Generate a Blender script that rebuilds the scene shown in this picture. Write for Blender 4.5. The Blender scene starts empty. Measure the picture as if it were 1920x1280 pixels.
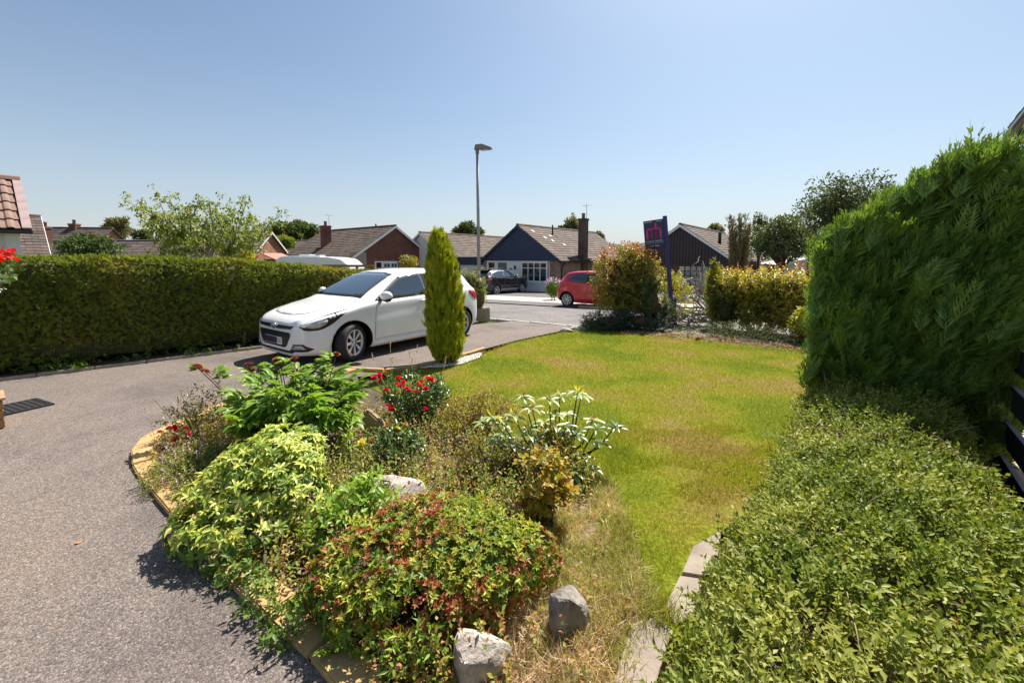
import bpy, bmesh, math, random
import numpy as np
from mathutils import Vector, Matrix
from mathutils.bvhtree import BVHTree
random.seed(7)
RNG = np.random.default_rng(11)
R = math.radians
SC = bpy.context.scene
COL = SC.collection

# ------------------------------------------------------------------ camera, world, sun, exposure
FPX, PITCH, SHIFT, EYE = 790.0, math.atan(0.083), 90.3, 1.67
cam_d = bpy.data.cameras.new('camera')
cam = bpy.data.objects.new('camera', cam_d)
COL.objects.link(cam)
cam_d.sensor_width = 36.0
cam_d.lens = FPX / 1920.0 * 36.0
cam_d.shift_y = -SHIFT / 1920.0
cam_d.clip_start, cam_d.clip_end = 0.05, 3000.0
cam.location = (0, 0, EYE)
cam.rotation_euler = (math.pi / 2 - PITCH, 0, 0)
SC.camera = cam

SUN_AZ, SUN_EL = R(32), R(56)          # azimuth to the right of the viewing direction (+Y)
world = bpy.data.worlds.new('World')
SC.world = world
world.use_nodes = True
wn = world.node_tree
wn.nodes.clear()
wout = wn.nodes.new('ShaderNodeOutputWorld')
wbg = wn.nodes.new('ShaderNodeBackground')
wsky = wn.nodes.new('ShaderNodeTexSky')
wsky.sky_type = 'NISHITA'
wsky.sun_disc = False
wsky.sun_elevation = SUN_EL
wsky.sun_rotation = SUN_AZ
wsky.altitude = 50
wsky.air_density = 1.0
wsky.dust_density = 1.5
wsky.ozone_density = 2.0
wbg.inputs['Strength'].default_value = 0.061
wmx = wn.nodes.new('ShaderNodeMix')
wmx.data_type = 'RGBA'; wmx.blend_type = 'MULTIPLY'
wmx.inputs[0].default_value = 1.0
wmx.inputs[7].default_value = (0.89, 0.985, 0.985, 1)      # a slightly more cyan summer blue all over
wn.links.new(wsky.outputs[0], wmx.inputs[6])
# summer haze: the same pale veil all round, thickening towards the horizon
wtc = wn.nodes.new('ShaderNodeTexCoord')
wsx = wn.nodes.new('ShaderNodeSeparateXYZ')
wn.links.new(wtc.outputs['Generated'], wsx.inputs[0])
wab = wn.nodes.new('ShaderNodeMath'); wab.operation = 'MAXIMUM'; wab.inputs[1].default_value = 0.0
wn.links.new(wsx.outputs[2], wab.inputs[0])
wm1 = wn.nodes.new('ShaderNodeMath'); wm1.operation = 'MULTIPLY'; wm1.inputs[1].default_value = -5.5
wn.links.new(wab.outputs[0], wm1.inputs[0])
wex = wn.nodes.new('ShaderNodeMath'); wex.operation = 'EXPONENT'
wn.links.new(wm1.outputs[0], wex.inputs[0])
wm2 = wn.nodes.new('ShaderNodeMath'); wm2.operation = 'MULTIPLY'; wm2.inputs[1].default_value = 0.8
wn.links.new(wex.outputs[0], wm2.inputs[0])
whz = wn.nodes.new('ShaderNodeMix'); whz.data_type = 'RGBA'
whz.inputs[7].default_value = (5.5, 5.65, 6.1, 1)
wn.links.new(wm2.outputs[0], whz.inputs[0])
wn.links.new(wmx.outputs[2], whz.inputs[6])
wn.links.new(whz.outputs[2], wbg.inputs[0])
wn.links.new(wbg.outputs[0], wout.inputs[0])
sl = bpy.data.lights.new('sun', 'SUN')
sl.energy = 4.5
sl.angle = R(0.53)
sl.color = (1.0, 0.93, 0.82)
sun = bpy.data.objects.new('sun', sl)
COL.objects.link(sun)
SUNV = Vector((math.sin(SUN_AZ) * math.cos(SUN_EL), math.cos(SUN_AZ) * math.cos(SUN_EL), math.sin(SUN_EL)))
sun.rotation_euler = SUNV.to_track_quat('Z', 'Y').to_euler()
SC.view_settings.view_transform = 'Standard'
SC.view_settings.look = 'None'
SC.view_settings.gamma = 1.0
SC.view_settings.exposure = 1.14
SC.view_settings.use_curve_mapping = False
SC.cycles.max_bounces = 8
SC.cycles.diffuse_bounces = 6
SC.cycles.transparent_max_bounces = 6
SC.cycles.use_adaptive_sampling = True

# ------------------------------------------------------------------ geometry helpers
def gnd(y):
    t = min(max(y - 8.5, 0.0), 20.5)
    return -0.0351 * t * (1.0 if t > 2 else t / 2.0 * 0.5 + 0.5)

def pxray(px, py):
    t = (py - 640 + SHIFT) / FPX
    return Vector(((px - 960) / FPX, math.cos(PITCH) - t * math.sin(PITCH), -math.sin(PITCH) - t * math.cos(PITCH)))

def G(px, py, h=0.0):
    """the point of the ground (plus h) seen at a photo pixel"""
    d = pxray(px, py)
    z = h
    for _ in range(30):
        k = (z - EYE) / d.z
        z = gnd(k * d.y) + h
    return Vector((d.x * k, d.y * k, z))

def at(px, py, y):
    d = pxray(px, py)
    k = y / d.y
    return Vector((d.x * k, y, EYE + d.z * k))

def tag(o, label=None, cat=None, group=None, kind=None):
    if label: o['label'] = label
    if cat: o['category'] = cat
    if group: o['group'] = group
    if kind: o['kind'] = kind
    return o

def empty(name, loc, label, cat, group=None, rz=0.0):
    o = bpy.data.objects.new(name, None)
    o.empty_display_size = 0.1
    o.location = loc
    o.rotation_euler = (0, 0, rz)
    COL.objects.link(o)
    return tag(o, label, cat, group)

def link(name, me, parent=None, loc=None, rot=None, scale=None):
    o = bpy.data.objects.new(name, me)
    if parent: o.parent = parent
    if loc is not None: o.location = loc
    if rot is not None: o.rotation_euler = rot
    if scale is not None: o.scale = scale
    COL.objects.link(o)
    return o

def copy_tree(o, parent=None):
    c = o.copy()
    COL.objects.link(c)
    c.parent = parent
    for ch in o.children:
        copy_tree(ch, c)
    return c

def aset(me, V, F, smooth=False):
    """fill a mesh from a vertex array and a list of face arrays (each (n,k))"""
    V = np.asarray(V, dtype=np.float32)
    me.vertices.add(len(V))
    me.vertices.foreach_set('co', V.ravel())
    nl = sum(f.size for f in F)
    npoly = sum(len(f) for f in F)
    me.loops.add(nl)
    me.polygons.add(npoly)
    me.loops.foreach_set('vertex_index', np.concatenate([f.ravel() for f in F]).astype(np.int32))
    tot = np.concatenate([np.full(len(f), f.shape[1]) for f in F])
    st = np.concatenate([[0], np.cumsum(tot)[:-1]])
    me.polygons.foreach_set('loop_start', st.astype(np.int32))
    me.polygons.foreach_set('loop_total', tot.astype(np.int32))
    if smooth:
        me.polygons.foreach_set('use_smooth', np.ones(npoly, dtype=bool))
    me.update()
    me.validate()

class MB:
    def __init__(self):
        self.v, self.f, self.m, self.s = [], [], [], []
    def quadpts(self, pts, m=0, s=False):
        b = len(self.v)
        self.v += [tuple(p) for p in pts]
        self.f.append(tuple(range(b, b + len(pts)))); self.m.append(m); self.s.append(s)
    def add(self, vs, fs, m=0, s=False):
        b = len(self.v)
        self.v += [tuple(p) for p in vs]
        for f in fs:
            self.f.append(tuple(i + b for i in f)); self.m.append(m); self.s.append(s)
        return self
    def box(self, c, d, m=0, rz=0.0, mat=None):
        x, y, z = d[0] / 2, d[1] / 2, d[2] / 2
        vs = [Vector((sx * x, sy * y, sz * z)) for sz in (-1, 1) for sy in (-1, 1) for sx in (-1, 1)]
        M = mat if mat is not None else Matrix.Translation(c) @ Matrix.Rotation(rz, 4, 'Z')
        vs = [M @ v for v in vs]
        return self.add(vs, [(0, 2, 3, 1), (4, 5, 7, 6), (0, 1, 5, 4), (1, 3, 7, 5), (3, 2, 6, 7), (2, 0, 4, 6)], m)
    def bb(self, x0, x1, y0, y1, z0, z1, m=0):
        return self.box(((x0 + x1) / 2, (y0 + y1) / 2, (z0 + z1) / 2), (x1 - x0, y1 - y0, z1 - z0), m)
    def tube(self, pts, r, n=6, m=0, caps=True):
        pts = [Vector(p) for p in pts]
        rs = r if hasattr(r, '__len__') else [r] * len(pts)
        rings, up = [], Vector((0, 0, 1))
        b = len(self.v)
        for i, p in enumerate(pts):
            t = (pts[min(i + 1, len(pts) - 1)] - pts[max(i - 1, 0)])
            t = t.normalized() if t.length > 1e-9 else up
            a = t.cross(Vector((0, 0, 1)) if abs(t.z) < 0.9 else Vector((1, 0, 0))).normalized()
            c = t.cross(a)
            for k in range(n):
                an = 2 * math.pi * k / n
                self.v.append(tuple(p + (a * math.cos(an) + c * math.sin(an)) * rs[i]))
        for i in range(len(pts) - 1):
            for k in range(n):
                k2 = (k + 1) % n
                self.f.append((b + i * n + k, b + i * n + k2, b + (i + 1) * n + k2, b + (i + 1) * n + k))
                self.m.append(m); self.s.append(True)
        if caps:
            self.f.append(tuple(b + k for k in range(n))[::-1]); self.m.append(m); self.s.append(False)
            e = b + (len(pts) - 1) * n
            self.f.append(tuple(e + k for k in range(n))); self.m.append(m); self.s.append(False)
        return self
    def lathe(self, prof, n=24, m=0, M=Matrix.Identity(4), smooth=True):
        """prof: (radius, height) list turned round local z"""
        b = len(self.v)
        for (r, z) in prof:
            for k in range(n):
                a = 2 * math.pi * k / n
                self.v.append(tuple(M @ Vector((r * math.cos(a), r * math.sin(a), z))))
        for i in range(len(prof) - 1):
            for k in range(n):
                k2 = (k + 1) % n
                self.f.append((b + i * n + k, b + i * n + k2, b + (i + 1) * n + k2, b + (i + 1) * n + k))
                self.m.append(m); self.s.append(smooth)
        return self
    def build(self, name, mats, parent=None, loc=None, rot=None, bevel=0.0):
        me = bpy.data.meshes.new(name)
        me.from_pydata(self.v, [], self.f)
        for mt in (mats if isinstance(mats, (list, tuple)) else [mats]):
            me.materials.append(mt)
        me.polygons.foreach_set('material_index', self.m)
        me.polygons.foreach_set('use_smooth', self.s)
        me.update()
        if bevel:
            bm = bmesh.new(); bm.from_mesh(me)
            bmesh.ops.remove_doubles(bm, verts=bm.verts, dist=1e-5)
            bmesh.ops.bevel(bm, geom=bm.edges[:], offset=bevel, segments=2, affect='EDGES', clamp_overlap=True)
            bm.to_mesh(me); bm.free()
        return link(name, me, parent, loc, rot)

# ---- leaf shapes: u across, v along, w out of the leaf
T_SMALL = (np.array([(0, 0, 0), (.5, .45, .12), (0, 1, -.05), (-.5, .45, .12)]), [np.array([(0, 1, 2), (0, 2, 3)])])
T_LEAF = (np.array([(0, 0, 0), (.46, .33, .08), (-.46, .33, .08), (0, .4, 0), (.36, .7, .03), (-.36, .7, .03), (0, .75, -.05), (0, 1, -.18)]),
          [np.array([(0, 1, 3), (0, 3, 2), (4, 7, 6), (6, 7, 5)]), np.array([(1, 4, 6, 3), (3, 6, 5, 2)])])
T_BLADE = (np.array([(-.5, 0, 0), (.5, 0, 0), (.0, 1, .25)]), [np.array([(0, 1, 2)])])
T_BEND = (np.array([(-.5, 0, 0), (.5, 0, 0), (.38, .55, .06), (-.38, .55, .06), (0, 1, .3)]), [np.array([(0, 1, 2, 3)]), np.array([(3, 2, 4)])])

def frond(n=6, w=0.5, up=0.15):
    V, Q = [], []
    def dia(p, d, L, wd, z):
        d = np.array(d, float); d /= np.linalg.norm(d); s = np.array((-d[1], d[0]))
        b = len(V)
        p = np.array(p, float)
        for q, zz in ((p, z), (p + d * L * .45 + s * wd, z + .02), (p + d * L, z - .02), (p + d * L * .45 - s * wd, z + .02)):
            V.append((q[0], q[1], zz))
        Q.append((b, b + 1, b + 2, b + 3))
    dia((0, 0), (0, 1), 1.0, .035, 0)
    for i in range(n):
        v = .12 + .7 * i / n
        L = w * (1 - .65 * i / n)
        for sgn in (-1, 1):
            dia((0, v + (.03 if sgn > 0 else 0)), (sgn * .8, .75), L, .05 + .02 * (1 - i / n), up * (i % 2) * .3 - .05)
            if i < n - 2:
                dia((sgn * .8 * L * .45, v + .75 * L * .45), (sgn * .25, .9), L * .5, .045, -.06)
    return np.array(V), [np.array(Q)]
T_FROND = frond()
T_FROND_S = frond(4, .42)

SMALL_BITS = {'new_shoots', 'geranium_blooms', 'white_blooms', 'seed_heads', 'dead_leaves', 'shoots', 'lime_shoots'}

def unit(a):
    return a / np.maximum(np.linalg.norm(a, axis=-1, keepdims=True), 1e-9)

def rdir(n):
    return unit(RNG.normal(size=(n, 3)))

def cards(name, T, P, D, L, W, mat, parent=None, N=None, smooth=False, sink=None):
    """N leaves of shape T at points P pointing along D, joined in one mesh"""
    tv, tf = T
    n = len(P)
    P = np.asarray(P, float); D = unit(np.asarray(D, float))
    L = np.broadcast_to(np.asarray(L, float), (n,)); W = np.broadcast_to(np.asarray(W, float), (n,))
    if N is None: N = rdir(n) + np.array((0, 0, .6))
    S = unit(np.cross(D, N) + 1e-6)
    N2 = np.cross(S, D)
    V = (P[:, None, :] + tv[None, :, 0:1] * W[:, None, None] * S[:, None, :] + tv[None, :, 1:2] * L[:, None, None] * D[:, None, :]
         + tv[None, :, 2:3] * L[:, None, None] * N2[:, None, :]).reshape(-1, 3)
    off = (np.arange(n) * len(tv))[:, None, None]
    F = [(f[None] + off).reshape(-1, f.shape[1]) for f in tf]
    if sink is not None:
        sink.append((V, F)); return None
    me = bpy.data.meshes.new(name)
    aset(me, V, F, smooth)
    me.materials.append(mat)
    o = link(name, me, parent)
    if parent and name in SMALL_BITS: o['kind'] = 'stuff'
    return o

def sn(P, f, seed=0):
    """cheap smooth noise in about -1..1"""
    r = np.random.default_rng(seed)
    s = np.zeros(len(P))
    for k in range(5):
        w = r.normal(size=3) * f * (1 + .5 * k)
        s += np.sin(P @ w + r.uniform(0, 6.28)) / (1 + .4 * k)
    return s / 2.2

# ------------------------------------------------------------------ materials
MATS = {}
def new_mat(name):
    m = bpy.data.materials.new(name)
    m.use_nodes = True
    nt = m.node_tree
    for n in list(nt.nodes):
        if n.type != 'OUTPUT_MATERIAL': nt.nodes.remove(n)
    out = [n for n in nt.nodes if n.type == 'OUTPUT_MATERIAL'][0]
    return m, nt, out

def ramp(nt, cols, pos=None, interp='LINEAR'):
    r = nt.nodes.new('ShaderNodeValToRGB')
    cr = r.color_ramp
    cr.interpolation = interp
    n = len(cols)
    while len(cr.elements) < n: cr.elements.new(0.5)
    for i, c in enumerate(cols):
        cr.elements[i].position = pos[i] if pos else i / max(n - 1, 1)
        cr.elements[i].color = (*c[:3], 1)
    return r

def coords(nt, scale=1.0, kind='Object'):
    t = nt.nodes.new('ShaderNodeTexCoord')
    mp = nt.nodes.new('ShaderNodeMapping')
    mp.inputs['Scale'].default_value = scale if hasattr(scale, '__len__') else (scale,) * 3
    nt.links.new(t.outputs[kind], mp.inputs[0])
    return mp.outputs[0]

def noise(nt, vec, scale, detail=4, rough=.6):
    n = nt.nodes.new('ShaderNodeTexNoise')
    n.inputs['Scale'].default_value = scale
    n.inputs['Detail'].default_value = detail
    n.inputs['Roughness'].default_value = rough
    nt.links.new(vec, n.inputs['Vector'])
    return n.outputs['Fac']

def mixc(nt, fac, a, b, mode='MIX'):
    m = nt.nodes.new('ShaderNodeMix')
    m.data_type = 'RGBA'; m.blend_type = mode
    for sock, val in ((m.inputs[0], fac), (m.inputs[6], a), (m.inputs[7], b)):
        if isinstance(val, (int, float)): sock.default_value = val
        elif isinstance(val, tuple): sock.default_value = (*val[:3], 1)
        else: nt.links.new(val, sock)
    return m.outputs[2]

def principled(nt, out, col, rough=.6, metal=0.0, spec=.5, coat=0.0, bump=None, bstr=.3, bdist=.01):
    p = nt.nodes.new('ShaderNodeBsdfPrincipled')
    if isinstance(col, tuple): p.inputs['Base Color'].default_value = (*col[:3], 1)
    else: nt.links.new(col, p.inputs['Base Color'])
    p.inputs['Roughness'].default_value = rough
    p.inputs['Metallic'].default_value = metal
    p.inputs['Specular IOR Level'].default_value = spec
    p.inputs['Coat Weight'].default_value = coat
    p.inputs['Coat Roughness'].default_value = .04
    if bump is not None:
        b = nt.nodes.new('ShaderNodeBump')
        b.inputs['Strength'].default_value = bstr
        b.inputs['Distance'].default_value = bdist
        nt.links.new(bump, b.inputs['Height'])
        nt.links.new(b.outputs[0], p.inputs['Normal'])
    nt.links.new(p.outputs[0], out.inputs[0])
    return p

def mat(name, col, rough=.6, var=.25, scale=6.0, bump=.0, metal=0.0, spec=.5, coat=0.0, island=0.0, bscale=None):
    """plain surface: colour with procedural mottling, fine relief and, if wanted, piece to piece variation"""
    if name in MATS: return MATS[name]
    m, nt, out = new_mat(name)
    v = coords(nt)
    f = noise(nt, v, scale, 6)
    dark = tuple(c * (1 - var) for c in col); lite = tuple(min(c * (1 + var), .95) for c in col)
    c = ramp(nt, [dark, col, lite], [.3, .5, .72])
    nt.links.new(f, c.inputs[0])
    cc = c.outputs[0]
    if island:
        g = nt.nodes.new('ShaderNodeNewGeometry')
        r2 = ramp(nt, [(1 - island,) * 3, (1, 1, 1), (1 + island * .6, 1 + island * .5, 1 + island * .35)])
        nt.links.new(g.outputs['Random Per Island'], r2.inputs[0])
        cc = mixc(nt, 1.0, cc, r2.outputs[0], 'MULTIPLY')
    principled(nt, out, cc, rough, metal, spec, coat, noise(nt, v, bscale or scale * 8, 5) if bump else None, bump)
    MATS[name] = m
    return m

LEAFK = 1.3
def leafm(name, cols, rough=.45, trans=.35, spec=.4, tint=(1.15, 1.1, .55), nscale=0.0, npos=None):
    if name in MATS: return MATS[name]
    m, nt, out = new_mat(name)
    g = nt.nodes.new('ShaderNodeNewGeometry')
    src = g.outputs['Random Per Island']
    if nscale:
        f = noise(nt, coords(nt), nscale, 3)
        mm = nt.nodes.new('ShaderNodeMath'); mm.operation = 'MULTIPLY_ADD'
        nt.links.new(src, mm.inputs[0]); mm.inputs[1].default_value = .45
        m2 = nt.nodes.new('ShaderNodeMath'); m2.operation = 'MULTIPLY_ADD'
        nt.links.new(f, m2.inputs[0]); m2.inputs[1].default_value = 1.5; m2.inputs[2].default_value = -.47
        nt.links.new(m2.outputs[0], mm.inputs[2])
        src = mm.outputs[0]
    c = ramp(nt, [tuple(min(x * LEAFK, .85) for x in q) for q in cols], npos)
    nt.links.new(src, c.inputs[0])
    p = principled(nt, out, c.outputs[0], rough, 0, spec)
    t = nt.nodes.new('ShaderNodeBsdfTranslucent')
    tc = mixc(nt, 1.0, c.outputs[0], tint, 'MULTIPLY')
    nt.links.new(tc, t.inputs[0])
    mx = nt.nodes.new('ShaderNodeMixShader')
    mx.inputs[0].default_value = trans
    nt.links.new(p.outputs[0], mx.inputs[1]); nt.links.new(t.outputs[0], mx.inputs[2])
    nt.links.new(mx.outputs[0], out.inputs[0])
    MATS[name] = m
    return m

def tarmac(name, a, b, warm, sp=110):
    """stone chippings: every cell its own tone, dark binder between, worn and stained patches"""
    m, nt, out = new_mat(name)
    v = coords(nt)
    vo = nt.nodes.new('ShaderNodeTexVoronoi'); vo.inputs['Scale'].default_value = sp
    nt.links.new(v, vo.inputs['Vector'])
    sx = nt.nodes.new('ShaderNodeSeparateColor'); nt.links.new(vo.outputs['Color'], sx.inputs[0])
    r1 = ramp(nt, [tuple(x * .6 for x in a), a, b, tuple(min(x * 1.5, .8) for x in b)], [.0, .35, .85, 1.0])
    nt.links.new(sx.outputs[0], r1.inputs[0])
    r0 = ramp(nt, [(1, 1, 1), (.93, .93, .93), (.5, .49, .49)], [.0, .55, .95]); nt.links.new(vo.outputs['Distance'], r0.inputs[0])
    c = mixc(nt, 1.0, r1.outputs[0], r0.outputs[0], 'MULTIPLY')
    f2 = noise(nt, v, .8, 6, .65)
    r2 = ramp(nt, [(.72, .71, .73), (1, 1, 1), (1.16, 1.1, 1.02)], [.35, .5, .68])
    nt.links.new(f2, r2.inputs[0])
    c = mixc(nt, 1.0, c, r2.outputs[0], 'MULTIPLY')
    f3 = noise(nt, v, 9.0, 5, .7)
    r3 = ramp(nt, [(0, 0, 0), (.6, .6, .6)], [.58, .8]); nt.links.new(f3, r3.inputs[0])
    c = mixc(nt, r3.outputs[0], c, warm)
    # a few hairline cracks, only here and there
    wv = nt.nodes.new('ShaderNodeMix'); wv.data_type = 'RGBA'; wv.inputs[0].default_value = .12
    nt.links.new(v, wv.inputs[6])
    nz = nt.nodes.new('ShaderNodeTexNoise'); nz.inputs['Scale'].default_value = 3.0; nt.links.new(v, nz.inputs['Vector']); nt.links.new(nz.outputs['Color'], wv.inputs[7])
    ve = nt.nodes.new('ShaderNodeTexVoronoi'); ve.feature = 'DISTANCE_TO_EDGE'; ve.inputs['Scale'].default_value = .42
    nt.links.new(wv.outputs[2], ve.inputs['Vector'])
    rc = ramp(nt, [(1, 1, 1), (0, 0, 0)], [.0, .0035]); nt.links.new(ve.outputs['Distance'], rc.inputs[0])
    fm_ = noise(nt, v, .55, 3)
    rm = ramp(nt, [(0, 0, 0), (.75, .75, .75)], [.5, .6]); nt.links.new(fm_, rm.inputs[0])
    c = mixc(nt, mixc(nt, 1.0, rc.outputs[0], rm.outputs[0], 'MULTIPLY'), c, (.025, .022, .02))
    # rusty moss and dirt
    f4 = noise(nt, v, 22.0, 4, .7); f5 = noise(nt, v, .9, 3)
    r4 = ramp(nt, [(0, 0, 0), (.8, .8, .8)], [.56, .66]); nt.links.new(f4, r4.inputs[0])
    r5 = ramp(nt, [(0, 0, 0), (1, 1, 1)], [.52, .64]); nt.links.new(f5, r5.inputs[0])
    c = mixc(nt, mixc(nt, 1.0, r4.outputs[0], r5.outputs[0], 'MULTIPLY'), c, (.13, .075, .045))
    inv = nt.nodes.new('ShaderNodeMath'); inv.operation = 'SUBTRACT'; inv.inputs[0].default_value = 1; nt.links.new(vo.outputs['Distance'], inv.inputs[1])
    principled(nt, out, c, .85, 0, .3, 0, inv.outputs[0], .55, .006)
    return m

M_DRIVE = tarmac('drive_tarmac', (.150, .125, .112), (.215, .180, .161), (.18, .14, .115), 140)
M_ROAD = tarmac('road_tarmac', (.155, .145, .142), (.215, .20, .195), (.2, .185, .175), 60)
M_FOOT = tarmac('footway_tarmac', (.12, .108, .105), (.165, .15, .147), (.17, .15, .14), 60)
M_CONC = mat('pale_concrete', (.42, .39, .36), .85, .2, 3, .3)
M_SLAB = mat('path_slab', (.25, .205, .165), .85, .35, 5, .5)
M_EDGE = mat('sandstone_edging', (.46, .30, .125), .85, .3, 4, .35, bscale=60)
M_KERB = mat('concrete_kerb', (.30, .25, .18), .85, .3, 4, .3)
M_SOIL = mat('soil', (.075, .05, .032), .95, .5, 9, .9)
M_STRAWSOIL = mat('dry_thatch', (.24, .17, .10), .95, .45, 14, .9)
M_ROCK = mat('rock', (.25, .225, .20), .95, .7, 11, 1.0, bscale=60)
M_SANDROCK = mat('sandstone_rock', (.30, .215, .12), .9, .4, 8, .7, bscale=40)
M_BARK = mat('bark', (.10, .075, .055), .9, .4, 12, .8)
M_GREYBARK = mat('grey_bark', (.36, .33, .305), .9, .35, 20, .6)
M_TWIG = mat('twigs', (.085, .062, .036), .95, .5, 18, .5)
M_STEM = mat('green_stem', (.10, .11, .035), .7, .35, 20)
M_REDSTEM = mat('red_stem', (.14, .065, .035), .7, .35, 20)
M_STRAW = leafm('straw', [(.30, .20, .10), (.48, .37, .20), (.56, .47, .29)], .8, .25, .2, (1, .95, .8))
M_WHITE = mat('white_upvc', (.78, .78, .77), .35, .05, 3)
M_RENDER = mat('white_render', (.74, .73, .71), .85, .08, 3, .15)
M_NAVY = mat('navy_paint', (.018, .031, .075), .6, .15, 4)
M_DARKCLAD = mat('dark_brown_cladding', (.045, .032, .032), .6, .25, 5)
M_BLACK = mat('black_plastic', (.012, .012, .013), .4, .2, 10)
M_GUTTER = mat('black_gutter', (.02, .02, .022), .3, .2, 10)
M_TILE = mat('brown_roof_tile', (.098, .068, .052), .85, .45, 1.1, .4, island=.38, bscale=50)
M_TILE2 = mat('grey_brown_roof_tile', (.098, .072, .06), .85, .45, 1.1, .4, island=.35, bscale=50)
M_TILE3 = mat('red_brown_roof_tile', (.215, .13, .10), .75, .2, 3, .3, island=.18, bscale=50)
M_VERGE = mat('pinkish_verge_tile', (.31, .22, .215), .75, .15, 3, .3)
M_LEAD = mat('lead_flashing', (.09, .09, .10), .5, .3, 5, metal=.3)
M_GALV = mat('galvanised_steel', (.33, .34, .36), .5, .15, 5, metal=.35)
M_LAMPHEAD = mat('lamp_head_grey', (.20, .19, .17), .5, .15, 6)
M_WOOD = mat('brown_stained_wood', (.33, .17, .05), .7, .35, 5, .3)
M_FENCE = mat('black_stained_board', (.018, .018, .02), .55, .35, 7, .4)
M_RUBBER = mat('black_rubber', (.02, .02, .022), .7, .3, 20)
M_TYRE = mat('tyre_rubber', (.022, .022, .023), .75, .25, 14, .2)
M_CHROME = mat('chrome', (.75, .75, .77), .15, .03, 5, metal=1.0)
M_ALLOY = mat('alloy_wheel', (.62, .62, .63), .3, .05, 6, metal=.7)
M_ALLOYDARK = mat('dark_alloy', (.06, .06, .062), .4, .1, 6, metal=.4)
M_SKIRT = mat('terracotta_pot', (.22, .12, .08), .8, .3, 8)

def brick(name, a, b, mortar, scale=1.0):
    m, nt, out = new_mat(name)
    t = nt.nodes.new('ShaderNodeTexBrick')
    t.inputs['Color1'].default_value = (*a, 1); t.inputs['Color2'].default_value = (*b, 1)
    t.inputs['Mortar'].default_value = (*mortar, 1)
    t.inputs['Scale'].default_value = 1.0
    t.inputs['Mortar Size'].default_value = .006
    t.inputs['Brick Width'].default_value = .225; t.inputs['Row Height'].default_value = .075
    g = nt.nodes.new('ShaderNodeNewGeometry')
    tc = nt.nodes.new('ShaderNodeTexCoord')
    sx = nt.nodes.new('ShaderNodeSeparateXYZ'); nt.links.new(tc.outputs['Object'], sx.inputs[0])
    ad = nt.nodes.new('ShaderNodeMath'); ad.operation = 'ADD'
    nt.links.new(sx.outputs[0], ad.inputs[0]); nt.links.new(sx.outputs[1], ad.inputs[1])
    cb = nt.nodes.new('ShaderNodeCombineXYZ')
    nt.links.new(ad.outputs[0], cb.inputs[0]); nt.links.new(sx.outputs[2], cb.inputs[1])
    nt.links.new(cb.outputs[0], t.inputs['Vector'])
    f = noise(nt, coords(nt), 1.2, 5)
    r = ramp(nt, [(.7, .7, .7), (1.2, 1.2, 1.2)], [.3, .7]); nt.links.new(f, r.inputs[0])
    c = mixc(nt, 1.0, t.outputs['Color'], r.outputs[0], 'MULTIPLY')
    principled(nt, out, c, .9, 0, .3, 0, t.outputs['Fac'], -.4, .01)
    return m
M_BRICK = brick('red_brick', (.20, .068, .045), (.145, .05, .036), (.20, .15, .12))
M_BRICKMIX = brick('mixed_buff_brick', (.36, .22, .15), (.21, .125, .10), (.27, .23, .2))
M_BRICKORANGE = brick('orange_brick', (.40, .17, .10), (.33, .13, .08), (.3, .24, .2))
M_BRICKDARK = brick('chimney_brick', (.12, .075, .058), (.085, .055, .045), (.12, .1, .09))

def glassm(name, col=(.02, .025, .03), rough=.03):
    m, nt, out = new_mat(name)
    p = principled(nt, out, col, rough, 0, .8, 1.0)
    return m
M_GLASS = glassm('window_glass')
M_CARGLASS = glassm('car_glass', (.03, .045, .06))

def paint(name, col, metal=0.0, rough=.3):
    m, nt, out = new_mat(name)
    f = noise(nt, coords(nt), 900 if metal else 2.0, 2)
    r = ramp(nt, [tuple(c * .93 for c in col), tuple(min(c * 1.04, .9) for c in col)], [.35, .65]); nt.links.new(f, r.inputs[0])
    principled(nt, out, r.outputs[0], rough, metal, .5, 1.0)
    return m
M_PWHITE = paint('white_car_paint', (.84, .845, .85))
M_PRED = paint('red_car_paint', (.64, .014, .024))
M_PNAVY = paint('dark_blue_car_paint', (.008, .010, .018))
M_REDLENS = mat('red_lens', (.45, .012, .012), .12, .1, 8, coat=1.0)
M_CLEARLENS = mat('clear_lens', (.42, .42, .40), .12, .45, 22, metal=.3, coat=1.0)
# ------------------------------------------------------------------ the ground
GA = R(-38)
RV = Vector((math.cos(GA), math.sin(GA), 0))      # along the road, to the right
DV = Vector((-math.sin(GA), math.cos(GA), 0))     # across the road, away from the camera

def sheet(name, P, dz, m, kind='structure', skirt=0.0, parent=None):
    """P: rows of (x,y); follows the ground, dz above it"""
    V, F = [], []
    nr, nc = len(P), len(P[0])
    for row in P:
        for (x, y) in row: V.append((x, y, gnd(y) + dz))
    F = [(i * nc + j, i * nc + j + 1, (i + 1) * nc + j + 1, (i + 1) * nc + j) for i in range(nr - 1) for j in range(nc - 1)]
    me = bpy.data.meshes.new(name); me.from_pydata(V, [], F); me.materials.append(m); me.update()
    o = link(name, me, parent)
    if kind: o['kind'] = kind
    return o

def strip(name, ys, xl, xr, dz, m, n=2, **k):
    return sheet(name, [[(xl(y) + (xr(y) - xl(y)) * j / n, y) for j in range(n + 1)] for y in ys], dz, m, **k)

def curve_x(pts):
    pts = sorted(pts, key=lambda p: p[1])
    X = [p[0] for p in pts]; Y = [p[1] for p in pts]
    return lambda y: float(np.interp(y, Y, X))

def pxs(l): return [G(*p) for p in l]

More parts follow.
